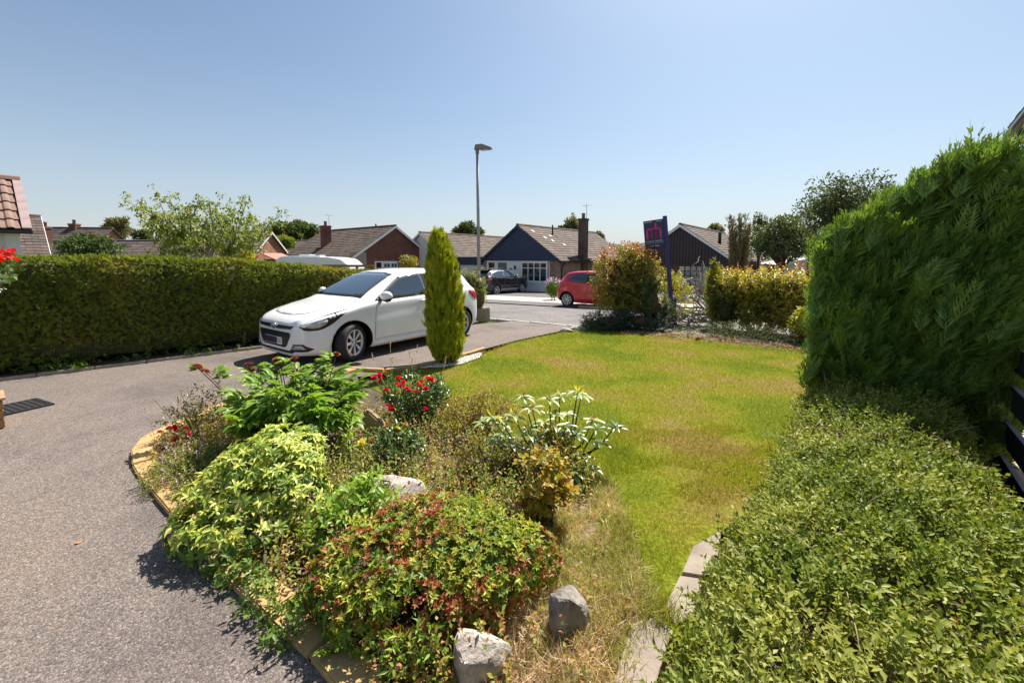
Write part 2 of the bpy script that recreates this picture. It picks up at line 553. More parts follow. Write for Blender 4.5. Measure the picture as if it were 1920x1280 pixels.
# terrain: one sheet to the horizon (dry verge and garden ground)
m_ter, nt, out = new_mat('verge_ground')
f = noise(nt, coords(nt), 1.5, 6)
r = ramp(nt, [(.06, .045, .03), (.10, .085, .04), (.07, .09, .028), (.13, .115, .06)], [.3, .45, .58, .72]); nt.links.new(f, r.inputs[0])
principled(nt, out, r.outputs[0], .95, 0, .2, 0, noise(nt, coords(nt), 30, 4), .6, .02)
xs = [-900, -200, -60, -30, -15, -8, -4, 0, 4, 8, 15, 30, 60, 200, 900]
ys = [-30, -4, 0, 2, 4, 6, 8, 8.5, 9.5, 10.5, 12, 16, 22, 29, 40, 80, 200, 1200]
sheet('ground', [[(x, y) for x in xs] for y in ys], -.07, m_ter)

# far hills, only just over the roofs
V, F = [], []
n = 60
for i in range(n + 1):
    a = R(-70 + 140 * i / n)
    for rr, hh in ((700, -3), (800, 24 + 9 * math.sin(i * .55) + 6 * math.sin(i * 1.3 + 1)), (1000, 20)):
        V.append((rr * math.sin(a), rr * math.cos(a), hh))
for i in range(n):
    for j in range(2):
        b = i * 3 + j; F.append((b, b + 3, b + 4, b + 1))
me = bpy.data.meshes.new('hills'); me.from_pydata(V, [], F)
m_hill, nt, out = new_mat('hill_grass')
f = noise(nt, coords(nt), .02, 6); r = ramp(nt, [(.08, .10, .07), (.13, .14, .09)], [.35, .65]); nt.links.new(f, r.inputs[0])
principled(nt, out, r.outputs[0], 1, 0, .1)
me.materials.append(m_hill); tag(link('hills', me), kind='structure')

# drive
edge_px = [(705, 1420), (640, 1290), (440, 1112), (330, 985), (262, 900), (240, 866), (252, 832), (300, 806), (400, 765), (560, 720), (660, 693)]
EDGE = pxs(edge_px)
lawn_edge = pxs([(745, 697), (830, 679), (905, 655), (960, 640), (1050, 621), (1095, 611)])
XR_drive = curve_x([(0.35, -1.0, 0)] + EDGE + lawn_edge + [(2.4, 10.9, 0), (2.6, 11.6, 0)])
HB0, HB1 = G(0, 715), G(500, 652)                  # foot of the clipped hedge
HD = (HB1 - HB0).normalized()
HL = lambda y: HB0.x + (y - HB0.y) * HD.x / HD.y
ROAD0 = G(906, 596)
def roadside(y): return None
drv = [y for y in np.arange(-4, 13.01, .25)]
def xl_drive(y): return HL(y)
# keep the drive on this side of the road: the road sheet lies above it
strip('driveway', drv, xl_drive, XR_drive, 0.0, M_DRIVE, 6)

# road, footway and the concrete drives opposite, all in the street's own direction
def rp(s, t): 
    p = Vector((ROAD0.x, ROAD0.y, 0)) + RV * s + DV * t
    return (p.x, p.y)
SS = list(np.arange(-70, 40.1, 1.5))
sheet('road', [[rp(s, t) for s in SS] for t in (0, .8, 1.6, 2.4, 3.2, 4.0, 4.8)], .006, M_ROAD)
sheet('footway', [[rp(s, t) for s in SS] for t in (4.95, 5.8, 6.6)], .03, M_FOOT)
sheet('concrete_apron', [[rp(s, t) for s in SS if -14 < s < 12] for t in (6.6, 7.6, 8.6, 9.6)], .034, M_CONC)
sheet('parking_tarmac', [[rp(s, t) for s in SS if -14 < s < 12] for t in (9.6, 12, 15, 18)], .03, M_FOOT)
# dropped kerb line at the mouth of the drive (pale setts) and the kerb opposite
def kerb_run(name, label, s0, s1, t, w, h, m, grp, step=.9):
    root = empty(name, (0, 0, 0), label, 'kerb')
    s = s0
    while s < s1 - .01:
        e = min(s + step, s1)
        a, b = rp(s + .008, t), rp(e - .008, t)
        mid = ((a[0] + b[0]) / 2, (a[1] + b[1]) / 2)
        MB().box((0, 0, 0), (e - s - .016, w, h + .2)).build('kerb_stone', m, root, (mid[0], mid[1], gnd(mid[1]) + h / 2 - .1 + RNG.uniform(-.004, .004)), (0, 0, GA), .012)
        s = e
    return root
kerb_run('dropped_kerb', 'pale flush kerb line across the mouth of the driveway', -1.2, 3.6, -.06, .11, .02, M_CONC, None, .6)
kerb_run('road_kerb', 'low grey kerb on the far side of the road by the red car', .6, 11, 4.88, .14, .11, M_KERB, None)

# sandstone edging blocks round the flower bed and the lawn
def block_run(root, name, pts, m, w, h, step, side=1.0, sink=.12, gap=.008, bev=.008):
    pts = [Vector((p.x, p.y, 0)) for p in pts]
    seg = [0]
    for a, b in zip(pts, pts[1:]): seg.append(seg[-1] + (b - a).length)
    def pos(s):
        for i in range(len(seg) - 1):
            if s <= seg[i + 1] or i == len(seg) - 2:
                return pts[i].lerp(pts[i + 1], (s - seg[i]) / max(seg[i + 1] - seg[i], 1e-6))
    k = max(1, round(seg[-1] / step)); L = seg[-1] / k
    for i in range(k):
        a, b = pos(i * L), pos((i + 1) * L)
        d = (b - a); mid = (a + b) / 2; nrm = Vector((d.y, -d.x, 0)).normalized() * side
        c = mid + nrm * (w / 2)
        MB().box((0, 0, 0), (d.length - gap, w + RNG.uniform(-.006, .006), h + sink)).build(name, m, root,
            (c.x, c.y, gnd(c.y) + h / 2 - sink / 2 + RNG.uniform(-.006, .006)), (RNG.uniform(-.03, .03), 0, math.atan2(d.y, d.x) + RNG.uniform(-.015, .015)), bev)
be = empty('bed_edging', EDGE[5], 'yellow sandstone edging blocks curving round the flower bed beside the drive', 'edging')
be_pts = EDGE[1:]
loc0 = be.location.copy(); be.location = (0, 0, 0)
block_run(be, 'edging_stone', [EDGE[0] + Vector((.1, -.12, 0))] + be_pts, M_EDGE, .15, .035, .34, 1.0)
le = empty('lawn_edging', (0, 0, 0), 'narrow yellow edging strip between drive and lawn beneath the golden conifer', 'edging')
block_run(le, 'edging_stone', [EDGE[-1]] + lawn_edge[:3], M_EDGE, .075, .05, .55, 1.0)
he = empty('hedge_edging', (0, 0, 0), 'thin concrete edging along the foot of the long clipped hedge', 'edging')
block_run(he, 'edging_stone', [HB0 - HD * 3.2, HB0, HB1, HB1 + HD * 3.0], M_KERB, .06, .045, .6, -1.0)

# lawn: ground sheet and grass blades share one patchy colour field
def lawn_colour(nt, blades):
    v = coords(nt)
    f = noise(nt, v, .85, 4, .55)
    cols = [(.19, .245, .02), (.255, .29, .024), (.295, .285, .04), (.32, .275, .075), (.36, .28, .11)]
    if not blades: cols = [tuple(x * .75 for x in c) for c in cols]
    r = ramp(nt, cols, [.40, .48, .54, .60, .68]); nt.links.new(f, r.inputs[0])
    c = r.outputs[0]
    if blades:
        g = nt.nodes.new('ShaderNodeNewGeometry')
        r2 = ramp(nt, [(.62, .68, .5), (1, 1, 1), (1.3, 1.18, 1.25)], [0, .5, 1]); nt.links.new(g.outputs['Random Per Island'], r2.inputs[0])
        c = mixc(nt, 1.0, c, r2.outputs[0], 'MULTIPLY')
    else:
        r2 = ramp(nt, [(.6, .55, .5), (1.1, 1.1, 1.0)], [.35, .65]); nt.links.new(noise(nt, v, 40, 4), r2.inputs[0])
        c = mixc(nt, 1.0, c, r2.outputs[0], 'MULTIPLY')
    return c
m_lawn, nt, out = new_mat('lawn_ground')
principled(nt, out, lawn_colour(nt, False), .95, 0, .1, 0, noise(nt, coords(nt), 90, 4), .8, .02)
M_GRASS, nt, out = new_mat('lawn_grass')
gc = lawn_colour(nt, True)
p = principled(nt, out, gc, .55, 0, .25)
t = nt.nodes.new('ShaderNodeBsdfTranslucent'); nt.links.new(mixc(nt, 1.0, gc, (1.2, 1.15, .5), 'MULTIPLY'), t.inputs[0])
mx = nt.nodes.new('ShaderNodeMixShader'); mx.inputs[0].default_value = .4
nt.links.new(p.outputs[0], mx.inputs[1]); nt.links.new(t.outputs[0], mx.inputs[2]); nt.links.new(mx.outputs[0], out.inputs[0])

LL = pxs([(1235, 1165), (1185, 1100), (1160, 1000), (1125, 900), (960, 850), (830, 800), (690, 722), (655, 696)]) + pxs([(748, 702), (830, 690), (905, 664), (960, 643), (1050, 624), (1100, 614)])
XL_lawn = curve_x(LL)
XR_lawn = curve_x([G(1240, 1165), G(1262, 1110), G(1315, 1030), G(1352, 985), Vector((2.2, 2.85, 0)), Vector((3.35, 4.2, 0)), Vector((4.0, 5.0, 0)), Vector((5.2, 6.9, 0)), G(1530, 658), G(1400, 632), G(1300, 617), G(1110, 613) + Vector((.1, .02, 0))])
lys = list(np.arange(1.95, 10.3, .15))
strip('lawn', lys, XL_lawn, XR_lawn, -.005, m_lawn, 4)

def lawn_points(n):
    P = []
    area = np.array([XR_lawn(y) - XL_lawn(y) for y in lys])
    # more, finer blades near the camera
    w = area * (1.0 / np.array(lys) ** 1.1)
    idx = RNG.choice(len(lys), n, p=np.maximum(w, 0) / np.maximum(w, 0).sum())
    y = np.array(lys)[idx] + RNG.uniform(0, .15, n)
    xl = np.array([XL_lawn(v) for v in lys])[idx]; xr = np.array([XR_lawn(v) for v in lys])[idx]
    x = xl + (xr - xl) * RNG.uniform(-.01, 1.0, n)
    return x, y
GN = np.vectorize(gnd)
x, y = lawn_points(190000)
P = np.c_[x, y, GN(y) - .012]
D = np.c_[RNG.normal(0, .45, (len(x), 2)), np.ones(len(x))]
far = np.clip(y / 4.0, .7, 2.4)
o = cards('grass_blades', T_BLADE, P, D, RNG.uniform(.018, .045, len(x)), .0035 * far * RNG.uniform(.7, 1.3, len(x)), M_GRASS)
tag(o, 'short mown grass of the sunlit front lawn with dry patches', 'grass', kind='stuff')

x, y = lawn_points(150000)
sel = (y < 4.2) & (sn(np.c_[x, y, y * 0], 2.4, 61) > -.1)
x, y = x[sel][:20000], y[sel][:20000]
P = np.c_[x, y, GN(y) - .012]
o = cards('longer_grass', T_BEND, P, np.c_[RNG.normal(0, .55, (len(x), 2)), np.ones(len(x))], RNG.uniform(.025, .05, len(x)), .0032, M_GRASS)
tag(o, 'longer uneven grass blades in the near part of the lawn', 'grass', kind='stuff')

# soil of the beds, dry thatch beside the lawn, slabs
BR = curve_x([G(1140, 1320), G(1160, 1220), G(1180, 1180)] + LL[:8])
XEd = curve_x([(EDGE[0].x + .2, EDGE[0].y - .3, 0)] + EDGE)
bys = list(np.arange(1.2, 6.3, .12))
strip('flower_bed', bys, lambda y: XEd(y) + .1, lambda y: max(BR(y), XEd(y) + .12), -.01, M_SOIL, 5)
strip('dry_grass_margin', list(np.arange(1.2, 4.0, .1)), lambda y: BR(y) - .42, lambda y: BR(y) + .05, -.006, M_STRAWSOIL, 4)
bb = [Vector((1.75, 10.25, 0)), Vector((5.9, 7.3, 0))]
bdir = (bb[1] - bb[0]).normalized(); bnor = Vector((-bdir.y, bdir.x, 0))
sheet('shrub_border', [[((bb[0] + bdir * s + bnor * t).x, (bb[0] + bdir * s + bnor * t).y) for s in np.arange(-.4, 7, .4)] for t in (-.1, .4, .9, 1.4)], .002, mat('bark_litter', (.10, .065, .042), .95, .5, 16, .9))

path = empty('stone_path', (0, 0, 0), 'worn grey stone slabs between lawn and the low privet hedge', 'path')
for quad in ([(1150, 1290), (1185, 1175), (1232, 1158), (1262, 1180), (1225, 1300)], [(1130, 1400), (1147, 1305), (1228, 1310), (1200, 1420)],
             [(1244, 1150), (1275, 1085), (1318, 1092), (1300, 1160), (1266, 1178)], [(1279, 1078), (1300, 1030), (1352, 1000), (1345, 1050), (1320, 1086)]):
    pts = [G(*q) for q in quad]
    mb = MB(); nq = len(pts)
    top = [(p.x, p.y, .022 + RNG.uniform(-.004, .004)) for p in pts]; bot = [(p.x, p.y, -.08) for p in pts]
    mb.add(top + bot, [tuple(range(nq))[::-1]] + [(i, (i + 1) % nq, nq + (i + 1) % nq, nq + i) for i in range(nq)])
    mb.build('path_slab', M_SLAB, path, None, None, .003)

# white gravel round the golden conifer
gv = pxs([(770, 692), (815, 683), (905, 661), (898, 672), (862, 684), (830, 689)])
mb = MB()
n = 900
gx, gy = [], []
poly = [(p.x, p.y) for p in gv]
def inside(x, y, poly):
    c = False; j = len(poly) - 1
    for i in range(len(poly)):
        if (poly[i][1] > y) != (poly[j][1] > y) and x < (poly[j][0] - poly[i][0]) * (y - poly[i][1]) / (poly[j][1] - poly[i][1]) + poly[i][0]: c = not c
        j = i
    return c
bx = [p[0] for p in poly]; by = [p[1] for p in poly]
octv = [(1, 0, 0), (0, 1, 0), (-1, 0, 0), (0, -1, 0), (0, 0, 1), (0, 0, -1)]
octf = [(0, 1, 4), (1, 2, 4), (2, 3, 4), (3, 0, 4), (1, 0, 5), (2, 1, 5), (3, 2, 5), (0, 3, 5)]
while n > 0:
    x, y = RNG.uniform(min(bx), max(bx)), RNG.uniform(min(by), max(by))
    if not inside(x, y, poly): continue
    n -= 1
    s = RNG.uniform(.008, .02); a = RNG.uniform(0, 6.28)
    M = Matrix.Translation((x, y, gnd(y) + .012)) @ Matrix.Rotation(a, 4, 'Z') @ Matrix.Rotation(RNG.uniform(-.5, .5), 4, 'X') @ Matrix.Diagonal((s * 1.4, s, s * .7, 1))
    mb.add([M @ Vector(v) for v in octv], octf)
tag(mb.build('gravel', mat('white_gravel', (.62, .58, .54), .9, .25, 60, island=.35)), 'white pebbles on the ground around the golden conifer', 'gravel', kind='stuff')

# ------------------------------------------------------------------ houses
def courses(mb, p0, u, v, nrm, wid, ln, gauge=.3, tw=.3, m=0, drop=.028, keep=None):
    """tiles laid in stepped courses. p0: eave corner, u along eave, v up the slope"""
    nv, nu = max(1, round(ln / gauge)), max(1, round(wid / tw))
    gv_, gu = ln / nv, wid / nu
    for j in range(nv):
        for i in range(nu):
            s0, s1 = i * gu + .004, (i + 1) * gu - .004
            if keep and not keep((s0 + s1) / 2, (j + .5) * gv_): continue
            lift = RNG.uniform(0, .008)
            a = p0 + u * s0 + v * (j * gv_) + nrm * (drop + lift)
            b = p0 + u * s1 + v * (j * gv_) + nrm * (drop + lift)
            c = p0 + u * s1 + v * ((j + 1) * gv_ + .02) + nrm * .004
            d = p0 + u * s0 + v * ((j + 1) * gv_ + .02) + nrm * .004
            e = a - nrm * (drop + lift); f2 = b - nrm * (drop + lift)
            mb.add([a, b, c, d, e, f2], [(0, 1, 2, 3), (4, 5, 1, 0)], m)

def house(label, origin, rotz, W, L, eave, ridge, wallm, tilem, barge=None, gablem=None, clad_z=None, cat='bungalow', ov=.28, group=None, gauge=.3, over_y=.22, sx=.5, tiles=True, backroof=True):
    """local: x along the gable front, y along the ridge, z up. sx: where the ridge sits across the front"""
    root = empty('bungalow', origin, label, cat, group, rotz)
    rx = W * sx
    mb = MB()
    for (x0, x1, y0, y1) in ((0, W, 0, .25), (0, W, L - .25, L), (0, .25, .25, L - .25), (W - .25, W, .25, L - .25)):
        mb.bb(x0, x1, y0, y1, -.3, eave)
    for y0 in (0.0, L - .25):
        pr = [(0, y0, eave), (W, y0, eave), (rx, y0, ridge - .12), (0, y0 + .25, eave), (W, y0 + .25, eave), (rx, y0 + .25, ridge - .12)]
        mb.add(pr, [(0, 1, 2), (5, 4, 3), (0, 2, 5, 3), (2, 1, 4, 5)])
    mb.build('wall', wallm, root)
    # roof: deck plus tile courses
    rb = MB()
    for sgn in (-1, 1):
        half = rx if sgn < 0 else W - rx
        slope = (ridge - eave) / half
        ex = -ov if sgn < 0 else W + ov
        ez = eave - ov * slope
        e0 = Vector((ex, -over_y, ez)); r0 = Vector((rx, -over_y, ridge))
        v = (r0 - e0); ln = v.length; v.normalize()
        u = Vector((0, 1, 0)); wid = L + 2 * over_y
        nrm = u.cross(v) if sgn > 0 else v.cross(u)
        nrm = nrm if nrm.z > 0 else -nrm
        q = [e0, e0 + u * wid, r0 + u * wid, r0]
        rb.add([p - nrm * .05 for p in q] + [p + nrm * .0 for p in q], [(0, 1, 2, 3), (7, 6, 5, 4), (0, 4, 5, 1), (1, 5, 6, 2), (2, 6, 7, 3), (3, 7, 4, 0)])
        if tiles is True or tiles == sgn:
            courses(rb, e0, u, v, nrm, wid, ln, gauge)
    nr = int((L + .4) / .45)
    for i in range(nr):
        y = -over_y + (i + .5) * (L + 2 * over_y) / nr
        ln2 = (L + 2 * over_y) / nr
        pts = [(rx + .13 * math.cos(a), y + s * (ln2 / 2 - .004), ridge - .02 + .12 * math.sin(a)) for s in (-1, 1) for a in (0, .8, 1.57, 2.34, 3.14)]
        rb.add(pts, [(k, k + 1, k + 6, k + 5) for k in range(4)] + [(0, 1, 2, 3, 4), (9, 8, 7, 6, 5)])
    rb.build('roof', tilem, root)
    if barge:
        for sgn in (-1, 1):
            half = rx if sgn < 0 else W - rx
            slope = (ridge - eave) / half
            ex = -ov - .01 if sgn < 0 else W + ov + .01
            ez = eave - (ov + .01) * slope
            for y0 in (-over_y - .03, L + over_y + .005):
                b = MB(); h = .2
                pr = [(ex, y0, ez - h), (ex, y0, ez - .012), (rx, y0, ridge - .012), (rx, y0, ridge - h)]
                pr += [(p[0], y0 + .025, p[2]) for p in pr]
                b.add(pr, [(0, 1, 2, 3), (7, 6, 5, 4), (0, 4, 5, 1), (1, 5, 6, 2), (2, 6, 7, 3), (3, 7, 4, 0)])
                b.build('bargeboard', barge, root)
    for sgn in (-1, 1):
        half = rx if sgn < 0 else W - rx
        slope = (ridge - eave) / half
        ex = -ov - .06 if sgn < 0 else W + ov + .06
        MB().bb(ex - .05, ex + .05, -over_y, L + over_y, eave - ov * slope - .09, eave - ov * slope - .01).build('gutter', M_GUTTER, root, None, None, .015)
    return root

def window(root, x0, x1, z0, z1, cols=2, rows=1, y=0.0, fm=None, face='y', bar=.05, dep=.07, name='window', split=None, glass=None):
    """face 'y': in the front (looking along +y); 'x+' / 'x-': in a side wall at x=y"""
    fm = fm or M_WHITE
    w, h = x1 - x0, z1 - z0
    M = Matrix.Translation((x0, y, z0))
    rot = None
    if face == 'y': base, rz = (x0, y - dep * .4, z0), 0
    elif face == 'x+': base, rz = (y + dep * .4, x0, z0), math.pi / 2
    else: base, rz = (y - dep * .4, x1, z0), -math.pi / 2
    mb = MB()
    mb.bb(0, w, 0, dep, 0, bar); mb.bb(0, w, 0, dep, h - bar, h)
    mb.bb(0, bar, .002, dep - .002, bar, h - bar); mb.bb(w - bar, w, .002, dep - .002, bar, h - bar)
    xs_ = [bar + (w - 2 * bar) * i / cols for i in range(cols + 1)]
    zs_ = [bar + (h - 2 * bar) * i / rows for i in range(rows + 1)] if split is None else [bar, bar + (h - 2 * bar) * split, h - bar]
    for xx in xs_[1:-1]: mb.bb(xx - bar * .4, xx + bar * .4, .004, dep - .004, bar, h - bar)
    for zz in zs_[1:-1]: mb.bb(bar, w - bar, .006, dep - .006, zz - bar * .35, zz + bar * .35)
    f = mb.build(name, fm, root, base, (0, 0, rz))
    for i in range(cols):
        for j in range(len(zs_) - 1):
            MB().bb(xs_[i], xs_[i + 1], dep * .45, dep * .45 + .01, zs_[j], zs_[j + 1]).build('pane', glass or M_GLASS, f)
    return f

def chimney(root, x, y, w, d, z0, z1, pots=1, m=None, aerial=False):
    mb = MB()
    mb.bb(x - w / 2, x + w / 2, y - d / 2, y + d / 2, z0, z1 - .15)
    mb.bb(x - w / 2 - .04, x + w / 2 + .04, y - d / 2 - .04, y + d / 2 + .04, z1 - .15, z1)
    c = mb.build('chimney', m or M_BRICKDARK, root)
    for i in range(pots):
        px_ = x + (i - (pots - 1) / 2) * .32
        MB().lathe([(.13, 0), (.12, .3), (.14, .32), (.14, .4), (.09, .4), (.08, .1)], 12).build('chimney_pot', M_SKIRT, c, (px_, y, z1))
    if aerial:
        b = MB().tube([(x + w / 2, y, z1 - .4), (x + w / 2, y, z1 + 1.1)], .02, 5)
        b.tube([(x + w / 2 - .35, y, z1 + .95), (x + w / 2 + .35, y, z1 + .95)], .012, 4)
        for k in range(6): b.tube([(x + w / 2 - .3 + k * .12, y - .2, z1 + .95), (x + w / 2 - .3 + k * .12, y + .2, z1 + .95)], .008, 4)
        b.build('aerial', M_GALV, c)
    return c

GZ = -.72
# A: the navy gabled bungalow
A = house('bungalow with navy clad gable, bay window and tall chimney across the road', (-2.25, 33.6, GZ), GA, 7.0, 12.0, 2.4, 4.85, M_BRICKMIX, M_TILE, M_NAVY, ov=.3)
cl = MB()
nb = 44
for i in range(nb):                                           # navy vertical boards of the gable
    x0, x1 = .12 + i * 6.76 / nb, .12 + (i + 1) * 6.76 / nb - .008
    zt = lambda x: 2.36 + (4.85 - 2.4) * (1 - abs(x - 3.5) / 3.5) - .12
    if min(zt(x0), zt(x1)) > 2.26:
        pts = [(x0, -.1, 2.2), (x1, -.1, 2.2), (x1, -.1, zt(x1)), (x0, -.1, zt(x0))]
        pts += [(p[0], -.004, p[2]) for p in pts]
        cl.add(pts, [(0, 1, 2, 3), (0, 4, 5, 1), (1, 5, 6, 2), (2, 6, 7, 3), (3, 7, 4, 0)])
tag(cl.build('gable_cladding', M_NAVY, A), kind='stuff')
MB().bb(.36, 6.25, -.03, -.003, -.2, 2.2).build('white_panel', M_RENDER, A)
window(A, .5, 1.25, .95, 2.12, 1, 1, -.04)
window(A, 1.45, 2.45, .05, 2.12, 1, 1, -.04, name='door', glass=mat('grey_door', (.12, .13, .15), .5, .1, 4))
MB().bb(3.12, 3.24, -.12, -.035, 1.55, 1.85).build('wall_lantern', M_BLACK, A)
MB().bb(2.66, 2.9, -.05, -.032, 1.5, 1.66).build('number_plaque', mat('grey_plaque', (.2, .2, .22), .5, .1, 5), A)
bay = MB(); bay.bb(3.95, 6.2, -.32, -.035, -.2, .62); bay.bb(3.88, 6.27, -.38, -.035, .621, .70); MB().bb(3.9, 6.25, -.36, -.035, 2.12, 2.19).build('bay_head', M_RENDER, A)
bay.build('bay_base', M_RENDER, A)
window(A, 3.95, 6.2, .702, 2.118, 4, 1, -.28, split=.72, bar=.08)
MB().tube([(7.36, .25, 2.2), (7.36, .25, 2.05), (7.1, .28, 1.9), (7.06, .28, 1.7), (7.06, .28, 0)], .045, 6).build('downpipe', M_GUTTER, A)
ch = chimney(A, 7.0, 3.4, .52, .62, 0, 5.35, 1, M_BRICKDARK, True)
MB().bb(6.55, 7.4, 2.7, 4.1, 2.27, 2.36).build('flashing', M_LEAD, A)
MB().tube([(4.4, 3.2, 4.2), (4.4, 3.2, 5.0)], .06, 6).build('vent_pipe', M_BLACK, A)
dish = MB().lathe([(0, 0), (.12, .015), (.22, .05), (.3, .1)], 16, M=Matrix.Translation((7.45, 6.2, 2.6)) @ Matrix.Rotation(R(75), 4, 'X'))
dish.tube([(7.2, 6.3, 2.4), (7.45, 6.2, 2.6)], .02, 5); dish.build('satellite_dish', M_LEAD, A)
for (x, y) in ((4.2, .8), (4.9, 1.4), (5.2, 2.0), (4.6, 2.6), (5.6, 3.0)):  # a few replaced pale tiles
    z = 2.4 + (7.0 - x) * .7
    M = Matrix.Translation((x, y, z + .05)) @ Matrix.Rotation(math.atan(.7), 4, 'Y')
    MB().box((0, 0, 0), (.28, .3, .02), mat=M).build('pale_tile', mat('pale_new_tile', (.5, .46, .4), .8, .1, 6), A)
# its garage
gr = empty('garage', A.matrix_world @ Vector((0, 0, 0)), 'flat roofed garage with navy fascia and white door left of the navy bungalow', 'garage')
gr.location = (-2.25, 33.6, GZ); gr.rotation_euler = (0, 0, GA)
MB().bb(-3.3, -.02, .7, 6, -.3, 1.85).build('wall', M_RENDER, gr)
MB().bb(-3.4, -.02, .35, 6.1, 1.86, 2.5).build('fascia', M_NAVY, gr)
gd = MB()
for k in range(4): gd.bb(-3.1, -.45, .62, .69, .02 + k * .45, .45 + k * .45)
gd.build('garage_door', M_WHITE, gr)
# B: white gable
B = house('white rendered gable bungalow behind the golden conifer', (-10.82, 39.85, GZ), GA, 7.0, 12.0, 2.4, 4.68, M_RENDER, M_TILE, M_WHITE)
# C: brick gable, big tiled slope
C = house('bungalow with dark red brick gable and white framed garage door behind the caravan', (-12.5, 32.5, GZ), R(52), 8.4, 11.6, 2.4, 5.12, M_BRICK, M_TILE, M_WHITE)
gdr = MB(); gdr.bb(2.2, 4.4, -.06, -.004, 0, 2.15); gdr.build('garage_door', M_WHITE, C)
window(C, 2.25, 2.85, 1.55, 2.1, 1, 1, -.07)
window(C, 3.0, 3.65, 1.6, 2.0, 2, 1, -.07); window(C, 3.72, 4.36, 1.6, 2.0, 2, 1, -.07)
MB().bb(.02, 1.42, -.1, -.004, 1.2, 2.85).build('beige_panel', mat('beige_board', (.32, .27, .22), .8, .1, 4), C)
window(C, .1, 1.35, .3, 1.19, 1, 1, -.05)
chimney(C, 1.9, 6.9, .7, .6, 3.2, 5.3, 1, M_BRICK, True)
MB().bb(1.2, 2.1, 6.4, 7.4, 3.25, 3.36).build('flashing', M_LEAD, C)
MB().tube([(4.2, 2.6, 5.0), (4.2, 2.6, 5.4)], .07, 6).build('vent_pipe', M_BLACK, C)
# D: small brick gable
D_ = house('small bungalow with orange brick gable right of the cherry tree', (-23.9 - .1, 39.5, GZ), R(88), 5.0, 9, 3.1, 5.0, M_BRICKORANGE, M_TILE, M_WHITE)
# E: long dark ridge with pinkish gable
E_ = house('long low roof with pinkish brick gable far left beyond the dark bush', (-39.2 - .2, 39.6, GZ), R(97), 5.0, 16, 3.4, 5.35, M_BRICKORANGE, M_TILE2, None)
chimney(E_, 2.5, 3.2, .6, .6, 5.0, 5.75, 1, M_BRICK)
# F: tiled slope behind the white house
F_ = house('brown tiled roof slope just right of the white house on the left', (-30 + .788 * 5, 27 - .616 * 5, GZ), R(142), 10.0, 14, 1.5, 5.05, M_BRICKMIX, M_TILE2, M_WHITE, over_y=.1, ov=.3)
# I: roof behind the cherry tree
ap = at(292, 452, 34)
I_ = house('low tiled roof seen behind the branches of the cherry tree', (ap.x + 5, ap.y - 5.5, GZ), R(84), 9.0, 14, 1.6, ap.z - GZ, M_BRICKMIX, M_TILE2, None)
chimney(I_, 4.2, 14.5, .5, .5, 2, 4.9, 1, M_BRICK)
# J: distant roof between
ap = at(560, 451, 55)
J_ = house('distant tiled roof below the trees left of the brick gabled house', (ap.x - 7, ap.y - 3, GZ), R(-8), 8.0, 16, 2.6, ap.z - GZ, M_BRICKMIX, M_TILE2, None)
J_.rotation_euler = (0, 0, R(90)); J_.location = (ap.x + 6, ap.y - 4, GZ)
chimney(J_, 4.2, 8, .5, .5, 4, 5.4, 1, M_BRICK)
# H: dark clad gable on the right
H_ = house('dark brown clad gable bungalow with white bargeboards behind the for sale board', (9.25, 31.3, GZ), GA, 6.2, 13.5, 2.55, 4.72, M_BRICK, M_TILE, M_WHITE, ov=.42, over_y=.3)
cl = MB(); nb = 30
for i in range(nb):
    x0, x1 = .02 + i * 6.16 / nb, .02 + (i + 1) * 6.16 / nb - .03
    zt = lambda x: 2.5 + 2.17 * (1 - abs(x - 3.1) / 3.1) - .12
    pts = [(x0, -.09, 1.95), (x1, -.09, 1.95), (x1, -.09, zt(x1)), (x0, -.09, zt(x0))]
    pts += [(p[0], -.004, p[2]) for p in pts]
    cl.add(pts, [(0, 1, 2, 3), (0, 4, 5, 1), (1, 5, 6, 2), (2, 6, 7, 3), (3, 7, 4, 0)])
tag(cl.build('gable_cladding', M_DARKCLAD, H_), kind='stuff')
M_DKFR = mat('dark_window_frame', (.05, .03, .025), .5, .2, 5)
window(H_, 3.0, 5.4, .45, 1.9, 6, 4, -.02, fm=M_DKFR, bar=.07, glass=mat('net_curtain_glass', (.32, .32, .30), .1, .3, 2, coat=1.0))
window(H_, .3, 1.9, .45, 1.9, 2, 1, -.02, fm=M_DKFR, bar=.07, glass=mat('net_curtain_glass', (.3, .3, .3)))
MB().tube([(2.35, -.12, 1.62), (2.35, -.12, 1.85)], .07, 8).build('wall_lantern', M_WHITE, H_)
MB().tube([(4.9, 3.2, 3.3), (4.9, 3.2, 4.3)], .11, 8).build('flue_pipe', M_BLACK, H_)
# K: white low building far right
K_ = house('white low building half hidden by the tall conifer hedge', (21.3, 33.5, GZ), R(-20), 4.2, 7, 1.95, 2.45, M_RENDER, M_CONC, M_WHITE, tiles=False)
dish = MB().lathe([(0, 0), (.18, .02), (.34, .08), (.46, .16)], 18, M=Matrix.Translation((-.3, -.2, 3.05)) @ Matrix.Rotation(R(70), 4, 'X'))
dish.tube([(-.3, 0, 2.2), (-.3, 0, 3.05)], .03, 6); dish.build('satellite_dish', M_LEAD, K_)

